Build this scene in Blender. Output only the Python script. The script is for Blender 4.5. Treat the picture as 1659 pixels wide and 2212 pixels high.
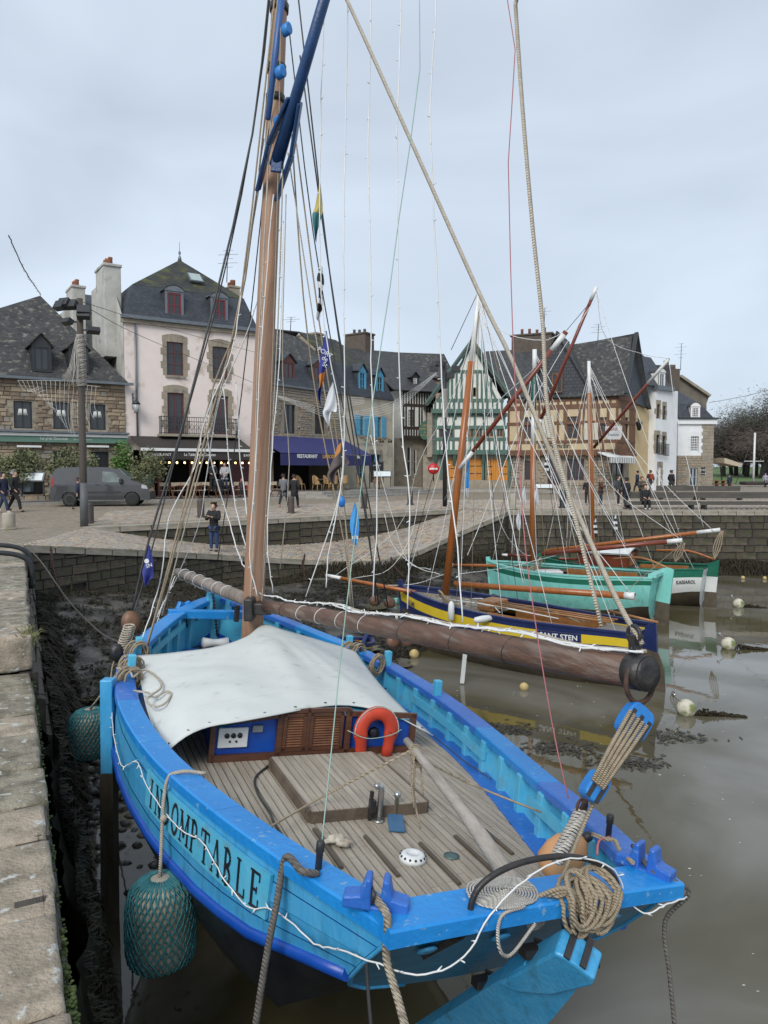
import bpy,bmesh,math,random
from mathutils import Vector,Matrix,noise
R=random.Random(7)
rad=math.radians
for o in list(bpy.data.objects):
 bpy.data.objects.remove(o)
SC=bpy.context.scene
COL=SC.collection
# ---- camera
CAM_H=1.95
FPX,CX,CY=1600.0,829.5,1106.0
PITCH=math.atan(92/1600)
cd=bpy.data.cameras.new('camera')
cam=bpy.data.objects.new('camera',cd)
COL.objects.link(cam)
cam.location=(0,0,CAM_H)
cam.rotation_euler=(math.pi/2-PITCH,0,0)
cd.sensor_fit='VERTICAL'
cd.sensor_height=36
cd.lens=FPX/2212*36
cd.clip_start=0.05
cd.clip_end=3000
SC.camera=cam
# ---- sky and light (overcast winter day)
SUN_EL,SUN_AZ=40,200
w=bpy.data.worlds.new('World')
SC.world=w
w.use_nodes=True
nt=w.node_tree
nt.nodes.clear()
def N(t,tree,**kw):
 n=tree.nodes.new(t)
 for k,v in kw.items():
  setattr(n,k,v)
 return n
out=N('ShaderNodeOutputWorld',nt)
bg=N('ShaderNodeBackground',nt)
sky=N('ShaderNodeTexSky',nt,sky_type='NISHITA',sun_disc=False)
sky.sun_elevation=rad(SUN_EL)
sky.sun_rotation=rad(SUN_AZ)
tc=N('ShaderNodeTexCoord',nt)
mp=N('ShaderNodeMapping',nt)
mp.inputs['Scale'].default_value=(1.0,1.0,2.6)
nz=N('ShaderNodeTexNoise',nt)
nz.inputs['Scale'].default_value=1.9
nz.inputs['Detail'].default_value=4
nz.inputs['Roughness'].default_value=0.45
nz.inputs['Distortion'].default_value=0.5
cr=N('ShaderNodeValToRGB',nt)
cr.color_ramp.elements[0].position=0.30
cr.color_ramp.elements[0].color=(0.318,0.368,0.432,1)
cr.color_ramp.elements[1].position=0.68
cr.color_ramp.elements[1].color=(0.450,0.512,0.588,1)
sc=N('ShaderNodeVectorMath',nt,operation='SCALE')
sc.inputs['Scale'].default_value=10.0
mx=N('ShaderNodeMix',nt,data_type='RGBA')
mx.inputs['Factor'].default_value=0.93
bg.inputs['Strength'].default_value=0.1
L=nt.links.new
L(tc.outputs['Generated'],mp.inputs['Vector'])
L(mp.outputs[0],nz.inputs['Vector'])
L(nz.outputs['Fac'],cr.inputs[0])
L(cr.outputs[0],sc.inputs[0])
L(sky.outputs[0],mx.inputs['A'])
L(sc.outputs[0],mx.inputs['B'])
L(mx.outputs['Result'],bg.inputs['Color'])
L(bg.outputs[0],out.inputs[0])
sl=bpy.data.lights.new('sun','SUN')
sl.energy=1.5
sl.angle=rad(28)
sl.color=(1.0,0.97,0.93)
so=bpy.data.objects.new('sun',sl)
COL.objects.link(so)
so.rotation_euler=(rad(90-SUN_EL),0,rad(180-SUN_AZ))
SC.view_settings.view_transform='Standard'
SC.view_settings.look='None'
SC.view_settings.gamma=1
SC.view_settings.exposure=0.76
SC.view_settings.use_curve_mapping=False
SC.render.engine='CYCLES'
SC.render.resolution_x=768
SC.render.resolution_y=1024
# ---- measuring helpers
CAMP=Vector((0,0,CAM_H))
def ray(u,v):
 a=(u-CX)/FPX
 b=(CY-v)/FPX
 return Vector((a,b*math.sin(PITCH)+math.cos(PITCH),b*math.cos(PITCH)-math.sin(PITCH)))
def PZ(u,v,z):
 r=ray(u,v)
 return CAMP+r*((z-CAM_H)/r.z)
def PY(u,v,y):
 r=ray(u,v)
 return CAMP+r*(y/r.y)
def c1(x,y):return(x*.34722,521.2+y*.34722)
def c2(x,y):return(548.6+x*.2645,630.9+y*.2645)
def c3(x,y):return(905.2+x*.3307,603.5+y*.3307)
def c4(x,y):return(1316.6+x*.2481,713.2+y*.2481)
def lerp(a,b,t):return a+(b-a)*t
def sstep(t):
 t=min(1,max(0,t))
 return t*t*(3-2*t)
 # ---- materials
MATS={}
def mat(name,c1_,c2_=None,scale=4.0,rough=0.7,bump=0.0,bscale=30.0,metal=0.0,rvar=0.0,detail=6.0,lo=.35,hi=.65,kind=None,kw=None,spec=None,c3_=None,s3=12.0,t3=(.58,.66),bdist=.02,stretch=None,coat=0):
 """procedural Principled material: two noise-mixed colours, optional third speckle colour, bump"""
 if name in MATS:
  return MATS[name]
 m=bpy.data.materials.new(name)
 MATS[name]=m
 m.use_nodes=True
 t=m.node_tree
 b=t.nodes['Principled BSDF']
 l=t.links.new
 b.inputs['Roughness'].default_value=rough
 b.inputs['Metallic'].default_value=metal
 if spec is not None:
  b.inputs['Specular IOR Level'].default_value=spec
 if coat:
  b.inputs['Coat Weight'].default_value=coat
 co=N('ShaderNodeTexCoord',t)
 vec=co.outputs['Object']
 if kind in('brick','slate','plank','uv'):
  vec=co.outputs['UV']
 if stretch:
  mm=N('ShaderNodeMapping',t)
  mm.inputs['Scale'].default_value=stretch
  l(vec,mm.inputs['Vector'])
  vec=mm.outputs[0]
 if c2_ is None:
  c2_=tuple(x*.82 for x in c1_)
 n=N('ShaderNodeTexNoise',t)
 n.inputs['Scale'].default_value=scale
 n.inputs['Detail'].default_value=detail
 n.inputs['Roughness'].default_value=.6
 l(vec,n.inputs['Vector'])
 r=N('ShaderNodeValToRGB',t)
 r.color_ramp.elements[0].position=lo
 r.color_ramp.elements[1].position=hi
 r.color_ramp.elements[0].color=(*c1_,1)
 r.color_ramp.elements[1].color=(*c2_,1)
 l(n.outputs['Fac'],r.inputs[0])
 col=r.outputs[0]
 hsrc=None
 if c3_ is not None:
  n3=N('ShaderNodeTexNoise',t)
  n3.inputs['Scale'].default_value=s3
  n3.inputs['Detail'].default_value=5
  l(vec,n3.inputs['Vector'])
  mr=N('ShaderNodeMapRange',t)
  mr.inputs['From Min'].default_value=t3[0]
  mr.inputs['From Max'].default_value=t3[1]
  l(n3.outputs['Fac'],mr.inputs['Value'])
  mix=N('ShaderNodeMix',t,data_type='RGBA')
  l(mr.outputs[0],mix.inputs['Factor'])
  l(col,mix.inputs['A'])
  mix.inputs['B'].default_value=(*c3_,1)
  col=mix.outputs['Result']
 if kind in('brick','slate'):
  k=dict(w=.22,h=.16,m=.012,d=.75,off=.5)
  k.update(kw or{})
  br=N('ShaderNodeTexBrick',t)
  br.inputs['Scale'].default_value=1
  br.inputs['Brick Width'].default_value=k['w']
  br.inputs['Row Height'].default_value=k['h']
  br.inputs['Mortar Size'].default_value=k['m']
  br.inputs['Mortar Smooth'].default_value=.3
  br.inputs['Color1'].default_value=(1,1,1,1)
  br.inputs['Color2'].default_value=(k['d'],)*3+(1,)
  br.inputs['Mortar'].default_value=(k.get('md',.45),)*3+(1,)
  br.offset=k['off']
  l(vec,br.inputs['Vector'])
  mu=N('ShaderNodeMix',t,data_type='RGBA',blend_type='MULTIPLY')
  mu.inputs['Factor'].default_value=1
  l(col,mu.inputs['A'])
  l(br.outputs['Color'],mu.inputs['B'])
  col=mu.outputs['Result']
  hsrc=br.outputs['Fac']
 l(col,b.inputs['Base Color'])
 if rvar:
  mr=N('ShaderNodeMapRange',t)
  mr.inputs['To Min'].default_value=max(.02,rough-rvar)
  mr.inputs['To Max'].default_value=min(1,rough+rvar)
  l(n.outputs['Fac'],mr.inputs['Value'])
  l(mr.outputs[0],b.inputs['Roughness'])
 if bump:
  n2=N('ShaderNodeTexNoise',t)
  n2.inputs['Scale'].default_value=bscale
  n2.inputs['Detail'].default_value=5
  l(vec,n2.inputs['Vector'])
  bp=N('ShaderNodeBump',t)
  bp.inputs['Strength'].default_value=bump
  bp.inputs['Distance'].default_value=bdist
  src=n2.outputs['Fac']
  if hsrc is not None:
   ma=N('ShaderNodeMath',t,operation='SUBTRACT')
   l(src,ma.inputs[0])
   l(hsrc,ma.inputs[1])
   src=ma.outputs[0]
  l(src,bp.inputs['Height'])
  l(bp.outputs[0],b.inputs['Normal'])
 return m
def emit(name,c,s):
 if name in MATS:
  return MATS[name]
 m=mat(name,c,c,rough=.5)
 b=m.node_tree.nodes['Principled BSDF']
 b.inputs['Emission Color'].default_value=(*c,1)
 b.inputs['Emission Strength'].default_value=s
 return m
 # ---- mesh helpers
MW={}
ID=Matrix.Identity(4)
def thing(name,label,cat,loc=(0,0,0),rotz=0.0,group=None,M=None,kind=None):
 o=bpy.data.objects.new(name,None)
 o.empty_display_size=.2
 COL.objects.link(o)
 m=M if M is not None else Matrix.Translation(Vector(loc))@Matrix.Rotation(rotz,4,'Z')
 o.matrix_world=m
 MW[o.name]=m.copy()
 return tag(o,label,cat,group,kind)
def tag(o,label,cat,group=None,kind=None):
 if label:o['label']=label
 if cat:o['category']=cat
 if group:o['group']=group
 if kind:o['kind']=kind
 return o
def struct(o):
 o['kind']='structure'
 return o
def stuff(o,label=None,cat=None):
 o['kind']='stuff'
 return tag(o,label,cat)
class MB:
 """collects shapes in world (or thing-local) coordinates, builds ONE mesh object"""
 def __init__(s):
  s.v,s.f,s.mi,s.sm=[],[],[],[]
  s.cur=0
  s.smooth=False
 def face(s,idx):
  s.f.append(idx);s.mi.append(s.cur);s.sm.append(s.smooth)
 def poly(s,pts):
  n=len(s.v)
  s.v+=[tuple(p)for p in pts]
  s.face(tuple(range(n,n+len(pts))))
  return s
 def hexa(s,a,b):
  """bottom ring a (4, ccw from above) and top ring b"""
  n=len(s.v)
  s.v+=[tuple(p)for p in a]+[tuple(p)for p in b]
  for q in((3,2,1,0),(4,5,6,7),(0,1,5,4),(1,2,6,5),(2,3,7,6),(3,0,4,7)):
   s.face(tuple(n+i for i in q))
  return s
 def box(s,c,d,m=None,taper=1.0):
  x,y,z=d[0]/2,d[1]/2,d[2]/2
  p=[Vector(q)for q in((-x,-y,-z),(x,-y,-z),(x,y,-z),(-x,y,-z))]
  q=[Vector((k.x*taper,k.y*taper,z))for k in p]
  c=Vector(c)
  m=(m.to_3x3()if m is not None else Matrix.Identity(3))
  return s.hexa([c+m@k for k in p],[c+m@k for k in q])
 def bar(s,a,b,w,h=None,up=(0,0,1),w2=None,h2=None):
  """rectangular bar from a to b; w sideways, h along up"""
  a,b=Vector(a),Vector(b)
  h=w if h is None else h
  w2=w if w2 is None else w2
  h2=h if h2 is None else h2
  t=(b-a).normalized()
  up=Vector(up)
  if abs(t.dot(up.normalized()))>.98:
   up=Vector((0,1,0))if abs(t.y)<.9 else Vector((1,0,0))
  x=t.cross(up).normalized()
  y=x.cross(t).normalized()
  r=lambda c,w,h:[c-x*w/2-y*h/2,c+x*w/2-y*h/2,c+x*w/2+y*h/2,c-x*w/2+y*h/2]
  return s.hexa(r(a,w,h),r(b,w2,h2))
 def tube(s,pts,r,n=6,cap=True,closed=False):
  pts=[Vector(p)for p in pts]
  k=len(pts)
  rr=r if isinstance(r,(list,tuple))else[r]*k
  base=len(s.v)
  pt=None
  side=None
  osm=s.smooth
  s.smooth=True
  for i,p in enumerate(pts):
   if closed:
    t=pts[(i+1)%k]-pts[i-1]
   else:
    t=pts[min(i+1,k-1)]-pts[max(i-1,0)]
   if t.length<1e-9:t=Vector((0,0,1))
   t.normalize()
   if side is None:
    side=t.orthogonal().normalized()
   else:
    side=side-t*side.dot(t)
    side=side.normalized()if side.length>1e-6 else t.orthogonal().normalized()
   b=t.cross(side)
   for j in range(n):
    a=2*math.pi*j/n
    s.v.append(tuple(p+(side*math.cos(a)+b*math.sin(a))*rr[i]))
  for i in range(k if closed else k-1):
   i2=(i+1)%k
   for j in range(n):
    j2=(j+1)%n
    s.face((base+i*n+j,base+i*n+j2,base+i2*n+j2,base+i2*n+j))
  s.smooth=False
  if cap and not closed:
   s.face(tuple(base+j for j in reversed(range(n))))
   s.face(tuple(base+(k-1)*n+j for j in range(n)))
  s.smooth=osm
  return s
 def lathe(s,prof,c=(0,0,0),axis=(0,0,1),n=16):
  """prof: list of (radius, height along axis)"""
  c,ax=Vector(c),Vector(axis).normalized()
  sd=ax.orthogonal().normalized()
  b=ax.cross(sd)
  base=len(s.v)
  osm=s.smooth
  s.smooth=True
  for r,h in prof:
   for j in range(n):
    a=2*math.pi*j/n
    s.v.append(tuple(c+ax*h+(sd*math.cos(a)+b*math.sin(a))*r))
  for i in range(len(prof)-1):
   for j in range(n):
    j2=(j+1)%n
    s.face((base+i*n+j,base+i*n+j2,base+(i+1)*n+j2,base+(i+1)*n+j))
  s.smooth=False
  if prof[0][0]>1e-4:s.face(tuple(base+j for j in reversed(range(n))))
  if prof[-1][0]>1e-4:s.face(tuple(base+(len(prof)-1)*n+j for j in range(n)))
  s.smooth=osm
  return s
 def ball(s,c,r,n=12,m=8,sq=(1,1,1)):
  c=Vector(c)
  base=len(s.v)
  osm=s.smooth
  s.smooth=True
  for i in range(m+1):
   ph=math.pi*i/m
   for j in range(n):
    a=2*math.pi*j/n
    s.v.append((c.x+r*sq[0]*math.sin(ph)*math.cos(a),c.y+r*sq[1]*math.sin(ph)*math.sin(a),c.z+r*sq[2]*math.cos(ph)))
  for i in range(m):
   for j in range(n):
    j2=(j+1)%n
    s.face((base+i*n+j,base+(i+1)*n+j,base+(i+1)*n+j2,base+i*n+j2))
  s.smooth=osm
  return s
 def grid(s,fn,nu,nv,flip=False):
  base=len(s.v)
  for i in range(nu+1):
   for j in range(nv+1):
    s.v.append(tuple(fn(i/nu,j/nv)))
  for i in range(nu):
   for j in range(nv):
    a=base+i*(nv+1)+j
    q=(a,a+nv+1,a+nv+2,a+1)
    s.face(q[::-1]if flip else q)
  return s
 def prism(s,poly,ext):
  """closed polygon (list of points) extruded by vector ext"""
  ext=Vector(ext)
  n=len(s.v)
  k=len(poly)
  s.v+=[tuple(p)for p in poly]+[tuple(Vector(p)+ext)for p in poly]
  s.face(tuple(n+i for i in reversed(range(k))))
  s.face(tuple(n+k+i for i in range(k)))
  for i in range(k):
   j=(i+1)%k
   s.face((n+i,n+j,n+k+j,n+k+i))
  return s
 def build(s,name,mats,parent=None,world=True,bevel=0,local=None,uv=True,subsurf=0,recalc=True):
  """world: coordinates given are world ones (turned into the parent's frame)"""
  me=bpy.data.meshes.new(name)
  vs=s.v
  if parent is not None and world:
   im=MW[parent.name].inverted()
   vs=[tuple(im@Vector(p))for p in vs]
  me.from_pydata(vs,[],s.f)
  mats=mats if isinstance(mats,(list,tuple))else[mats]
  for m in mats:
   me.materials.append(m)
  me.polygons.foreach_set('material_index',s.mi)
  me.polygons.foreach_set('use_smooth',s.sm)
  if recalc:
   bm=bmesh.new()
   bm.from_mesh(me)
   bmesh.ops.recalc_face_normals(bm,faces=bm.faces)
   bm.to_mesh(me)
   bm.free()
  me.update()
  if uv and len(me.polygons)<30000:
   ul=me.uv_layers.new(name='UV')
   dat=[0.0]*(len(me.loops)*2)
   for p in me.polygons:
    n=p.normal
    if abs(n.z)>.985:
     h,vv=Vector((1,0,0)),Vector((0,1,0))
    else:
     h=Vector((0,0,1)).cross(n).normalized()
     vv=n.cross(h)
    for li in p.loop_indices:
     co=me.vertices[me.loops[li].vertex_index].co
     dat[li*2]=co.dot(h)
     dat[li*2+1]=co.dot(vv)
   ul.data.foreach_set('uv',dat)
  o=bpy.data.objects.new(name,me)
  COL.objects.link(o)
  if parent is not None:
   o.parent=parent
   MW[o.name]=MW[parent.name]
  else:
   MW[o.name]=ID.copy()
  if local is not None:
   o.matrix_local=local
  if bevel:
   b=o.modifiers.new('bevel','BEVEL')
   b.width=bevel
   b.segments=2
   b.limit_method='ANGLE'
  if subsurf:
   ss=o.modifiers.new('subsurf','SUBSURF')
   ss.levels=ss.render_levels=subsurf
  return o
def inst(name,mesh,parent,local):
 """one more object sharing a mesh"""
 o=bpy.data.objects.new(name,mesh)
 COL.objects.link(o)
 o.parent=parent
 o.matrix_local=local
 return o
def cat(pts,n=6,closed=False):
 """Catmull-Rom through points"""
 P=[Vector(p)for p in pts]
 k=len(P)
 o=[]
 rng=range(k)if closed else range(k-1)
 for i in rng:
  a=P[(i-1)%k]if closed or i>0 else P[0]*2-P[1]
  b,c=P[i],P[(i+1)%k]
  d=P[(i+2)%k]if closed or i+2<k else P[-1]*2-P[-2]
  for j in range(n):
   t=j/n
   o.append(.5*((2*b)+(c-a)*t+(2*a-5*b+4*c-d)*t*t+(3*b-a-3*c+d)*t**3))
 if not closed:
  o.append(P[-1])
 return o
def text_obj(name,txt,size,material,parent,M,depth=.004,align='CENTER',bold=0.0,sx=1.0,spacing=1.0):
 """lettering as a flat mesh; M is the world matrix: x along the text, y up, z out of the surface"""
 cu=bpy.data.curves.new(name,'FONT')
 cu.body=txt
 cu.size=size
 cu.extrude=depth
 cu.offset=bold
 cu.align_x=align
 cu.align_y='CENTER'
 cu.resolution_u=3
 cu.space_character=spacing
 tmp=bpy.data.objects.new('tmp_text',cu)
 COL.objects.link(tmp)
 dg=bpy.context.evaluated_depsgraph_get()
 me=bpy.data.meshes.new_from_object(tmp.evaluated_get(dg))
 bpy.data.objects.remove(tmp)
 bpy.data.curves.remove(cu)
 me.name=name
 me.materials.clear()
 me.materials.append(material)
 o=bpy.data.objects.new(name,me)
 COL.objects.link(o)
 W=M@Matrix.Diagonal((sx,1,1,1))
 if parent is not None:
  o.parent=parent
  o.matrix_local=MW[parent.name].inverted()@W
  MW[o.name]=W
 else:
  o.matrix_world=W
 return o
def frame(x,y,z,o):
 x,y,z=Vector(x),Vector(y),Vector(z)
 return Matrix(((x.x,y.x,z.x,o[0]),(x.y,y.y,z.y,o[1]),(x.z,y.z,z.z,o[2]),(0,0,0,1)))
def unit_block(name,material,ch=.12,jit=.05,seed=0):
 rr=random.Random(seed)
 mb=MB()
 j=lambda:rr.uniform(-jit,jit)
 a=[(-.5+j(),.5,-.5+j()),(.5+j(),.5,-.5+j()),(.5+j(),.5,.5+j()),(-.5+j(),.5,.5+j())]
 m_=[(x,-.25,z)for x,y,z in a]
 f=[(x*(1-ch),-.5+j()*2,z*(1-ch*1.6))for x,y,z in a]
 mb.v+=a+m_+f
 for k in range(4):
  l=(k+1)%4
  mb.face((k,l,4+l,4+k))
  mb.face((4+k,4+l,8+l,8+k))
 mb.face((8,9,10,11))
 me=bpy.data.meshes.new(name)
 me.from_pydata(mb.v,[],mb.f)
 me.materials.append(material)
 bm=bmesh.new();bm.from_mesh(me)
 bmesh.ops.recalc_face_normals(bm,faces=bm.faces)
 bm.to_mesh(me);bm.free()
 return me
def block_pieces(name,parent,cells,meshes,limit=300,rest_name=None):
 """cells: (matrix, size_rank); the largest become objects, the rest one stuff mesh"""
 cells=sorted(cells,key=lambda c:-c[1])
 im=MW[parent.name].inverted()
 for i,(m,_)in enumerate(cells[:limit]):
  inst(name,meshes[i%len(meshes)],parent,im@m)
 rest=cells[limit:]
 if rest:
  per={}
  for i,(m,_)in enumerate(rest):
   per.setdefault(i%len(meshes),[]).append(m)
  mb=MB()
  mats=[]
  for k,ms in per.items():
   me=meshes[k]
   if me.materials[0]not in mats:mats.append(me.materials[0])
   mb.cur=mats.index(me.materials[0])
   vs=[v.co for v in me.vertices]
   fs=[tuple(p.vertices)for p in me.polygons]
   for m in ms:
    b=len(mb.v)
    mb.v+=[tuple(m@v)for v in vs]
    for f in fs:
     mb.face(tuple(b+i for i in f))
  o=mb.build(rest_name or name+'s',mats,parent,recalc=False,uv=False)
  o['kind']='stuff'
  #  SETTING
WATER,NEARQ=-2.9,-0.40
m_cobble=mat('cobblestone',(.42,.345,.25),(.29,.245,.19),scale=9,rough=.75,bump=.5,bscale=40,kind='brick',kw=dict(w=.19,h=.13,m=.02,d=.62,md=.42),c3_=(.34,.27,.19),s3=1.3,t3=(.5,.75))
m_cob1=mat('cobble_tan',(.42,.345,.25),(.29,.24,.185),scale=3,rough=.65,bump=.3,bscale=50)
m_cob2=mat('cobble_grey',(.34,.31,.27),(.235,.215,.19),scale=3,rough=.65,bump=.3,bscale=50)
m_cob3=mat('cobble_pink',(.34,.25,.20),(.22,.17,.14),scale=3,rough=.65,bump=.3,bscale=50)
m_joint=mat('joint_earth',(.10,.09,.07),(.06,.055,.04),scale=6,rough=.9)
m_granite=mat('granite',(.36,.32,.26),(.24,.215,.175),scale=2.2,rough=.8,bump=.5,bscale=45,c3_=(.16,.17,.08),s3=2.0,t3=(.56,.70))
m_coping=mat('coping_granite',(.30,.265,.20),(.095,.085,.055),scale=5.5,rough=.9,bump=.9,bscale=55,detail=12,lo=.40,hi=.66,c3_=(.42,.42,.38),s3=11,t3=(.60,.66))
m_coping2=mat('coping_granite_warm',(.40,.33,.25),(.15,.13,.095),scale=4.0,rough=.9,bump=.9,bscale=45,detail=12,lo=.40,hi=.68,c3_=(.46,.46,.42),s3=9,t3=(.61,.66))
m_wallst=mat('wet_wall_stone',(.075,.060,.042),(.026,.023,.018),scale=2.2,rough=.55,bump=.7,bscale=18,c3_=(.06,.07,.02),s3=1.1,t3=(.56,.70))
m_wallst2=mat('wet_wall_stone_brown',(.105,.082,.056),(.036,.031,.023),scale=2.4,rough=.6,bump=.7,bscale=20,c3_=(.055,.07,.018),s3=.9,t3=(.58,.72))
m_back=mat('wall_joint_dark',(.035,.032,.025),(.02,.018,.014),scale=4,rough=.8)
m_mud=mat('mud',(.105,.090,.070),(.045,.038,.029),scale=.8,rough=.38,bump=.9,bscale=7,rvar=.22,bdist=.08,c3_=(.018,.016,.012),s3=2.2,t3=(.45,.6))
m_weed=mat('seaweed',(.016,.014,.008),(.032,.026,.012),scale=6,rough=.7,spec=.25)
m_weed2=mat('seaweed_brown',(.045,.036,.018),(.022,.018,.010),scale=6,rough=.5)
m_moss=mat('moss',(.085,.115,.025),(.045,.065,.015),scale=12,rough=.9,bump=.5,bscale=60)
m_grass=mat('grass',(.085,.15,.03),(.06,.10,.025),scale=.6,rough=.9,bump=.6,bscale=3)
m_rock=mat('wet_rock',(.10,.09,.075),(.04,.036,.03),scale=3,rough=.35,bump=.4,bscale=25)
m_paving=mat('paving',(.36,.335,.30),(.26,.245,.22),scale=2,rough=.7,bump=.3,bscale=30,kind='brick',kw=dict(w=.7,h=.42,m=.012,d=.82))
m_slab=mat('pavement_slab',(.40,.375,.34),(.30,.28,.25),scale=2,rough=.7,bump=.3,bscale=30)
# --- water
def water_material():
 m=bpy.data.materials.new('harbour_water')
 m.use_nodes=True
 t=m.node_tree
 b=t.nodes['Principled BSDF']
 l=t.links.new
 co=N('ShaderNodeTexCoord',t)
 n=N('ShaderNodeTexNoise',t)
 n.inputs['Scale'].default_value=.16
 n.inputs['Detail'].default_value=5
 n.inputs['Distortion'].default_value=1.6
 r=N('ShaderNodeValToRGB',t)
 r.color_ramp.elements[0].color=(.078,.066,.034,1)
 r.color_ramp.elements[1].color=(.165,.155,.130,1)
 r.color_ramp.elements[0].position=.42
 r.color_ramp.elements[1].position=.60
 l(co.outputs['Object'],n.inputs['Vector'])
 l(n.outputs['Fac'],r.inputs[0])
 l(r.outputs[0],b.inputs['Base Color'])
 b.inputs['Roughness'].default_value=.02
 b.inputs['IOR'].default_value=1.36
 n2=N('ShaderNodeTexNoise',t)
 n2.inputs['Scale'].default_value=3.0
 n2.inputs['Detail'].default_value=2
 l(co.outputs['Object'],n2.inputs['Vector'])
 bp=N('ShaderNodeBump',t)
 bp.inputs['Strength'].default_value=.05
 bp.inputs['Distance'].default_value=.03
 l(n2.outputs['Fac'],bp.inputs['Height'])
 l(bp.outputs[0],b.inputs['Normal'])
 return m
m_water=water_material()
mb=MB()
mb.poly([(-30,-30,WATER),(90,-30,WATER),(90,36,WATER),(-30,36,WATER)])
mb.poly([(22,36,WATER),(400,36,WATER),(400,300,WATER),(60,300,WATER)])
struct(mb.build('water',m_water))
# --- plan of the harbour
def quay_x(y):
 return lerp(-1.33,-4.1,(y-3.0)/5.47)if y<8.47 else lerp(-4.1,-9.3,(y-8.47)/10.53)
QD=Vector((-.45,.893,0)).normalized()
QN=Vector((QD.y,-QD.x,0))
A0=Vector((-9.3,19,0))
SLIP_OUT=[Vector(p)for p in((-9.3,19,0.0),(-7.5,22.4,-.5),(-5.66,25.7,-1.03),(-4.4,27.1,-1.3),(-3.1,28.0,-1.48),(-1.6,28.7,-1.62),(-.17,29.0,-1.64),(1.35,30.2,-1.42),(3.3,31.9,-.74),(5.4,33.3,-.03))]
SLIP_IN=[Vector(p)for p in((-9.9,24.6,0.0),(-8.2,26.0,-.47),(-6.4,27.5,-.86),(-5.0,28.6,-1.0),(-3.4,29.9,-1.10),(-2.0,31.0,-1.06),(-.6,32.2,-.97),(1.0,33.6,-.72),(2.6,35.1,-.32),(4.1,36.5,-.03))]
EDGE=[Vector(p)for p in((-9.9,24.6,0),(-8.2,26.0,0),(-6.4,27.5,0),(-5.0,28.6,0),(-3.4,29.9,0),(-2.0,31.0,0),(-.6,32.2,0),(1.0,33.6,0),(2.6,35.1,0),(4.1,36.5,0))]
RW_Y=34.3
def corner_dist(x,y):return math.hypot(x+9.3,y-19)
def mud_z(x,y):
 s=-(x+3.8)*.87+(y-10)*.495
 z=WATER-.10+.78*sstep((s+1.0)/7.0)+.85*math.exp(-(corner_dist(x,y)/5.2)**2)
 z+=.30*sstep((y-26)/7)*sstep((9-x)/7)
 z+=(.10*noise.noise((x*.7,y*.7,1.3))+.035*noise.noise((x*2.6,y*2.6,4)))*sstep((s+.6)/2.5)-.12*sstep((.8-s)/1.5)
 return z
 # --- plaza ground sheet (one sheet that runs on under the town)
mb=MB()
near=[(-90,24.6,0)]+[tuple(p)for p in EDGE]+[(5.4,33.35,0),(5.7,RW_Y,0),(24,RW_Y,0),(34,RW_Y,0)]
far=[(-90,36,.2)]+[(p.x-1.5,p.y+6.0,.2)for p in EDGE]+[(5.6,42.5,.2),(6.5,42.3,.2),(24,42,.2),(34,42,.2)]
for i in range(len(near)-1):
 mb.poly([near[i],near[i+1],far[i+1],far[i]])
for i in range(len(far)-1):
 a,b=far[i],far[i+1]
 mb.poly([a,b,(b[0]*1.35,100,.2),(a[0]*1.35,100,.2)])
 mb.poly([(a[0]*1.35,100,.2),(b[0]*1.35,100,.2),(b[0]*1.4,240,.2),(a[0]*1.4,240,.2)])
mb.poly([(-90,8.47,0),(quay_x(8.47)-.9,8.47,0),(A0.x-.9,18.9,0),(A0.x-.02,18.95,0),(-9.9,24.6,0),(-90,24.6,0)])
struct(mb.build('plaza',m_cobble))
mb=MB()
mb.poly([(-40,-12,NEARQ-.03),(quay_x(-12)-1.1,-12,NEARQ-.03),(quay_x(8.47)-1.1,8.47,NEARQ-.03),(-40,8.47,NEARQ-.03)])
mb.poly([(-40,8.47,NEARQ-.03),(quay_x(8.47)-.9,8.47,NEARQ-.03),(quay_x(8.47)-.9,8.47,-.03),(-40,8.47,-.03)])
struct(mb.build('quay_paving',m_paving))
# --- mud of the drained harbour
mb=MB()
mb.smooth=True
mb.grid(lambda a,b:((lambda x,y:(x,y,mud_z(x,y)))(lerp(-12,17,a),lerp(3,34.6,b))),150,165)
struct(mb.build('mud',m_mud,uv=False))
# --- slipway: bedding sheet and cobbles
slip=MB()
for i in range(len(SLIP_OUT)-1):
 a,b,c,d=SLIP_OUT[i],SLIP_OUT[i+1],SLIP_IN[i+1],SLIP_IN[i]
 dz=Vector((0,0,-.03))
 slip.poly([a+dz,b+dz,c+dz,d+dz])
slip_o=struct(slip.build('slipway',m_joint))
def cobble_mesh(name,m,seed):
 rr=random.Random(seed)
 mb=MB()
 j=lambda:rr.uniform(-.06,.06)
 a=[(-.47+j(),-.47+j(),-.5),(.47+j(),-.47+j(),-.5),(.47+j(),.47+j(),-.5),(-.47+j(),.47+j(),-.5)]
 t=[(x*.72,y*.72,.5+j())for x,y,z in a]
 mb.hexa(a,t)
 me=bpy.data.meshes.new(name)
 me.from_pydata(mb.v,[],mb.f[1:])
 me.materials.append(m)
 return me
COB=[cobble_mesh('cobble',m,i)for i,m in enumerate((m_cob1,m_cob2,m_cob3,m_cob1,m_cob2))]
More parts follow.
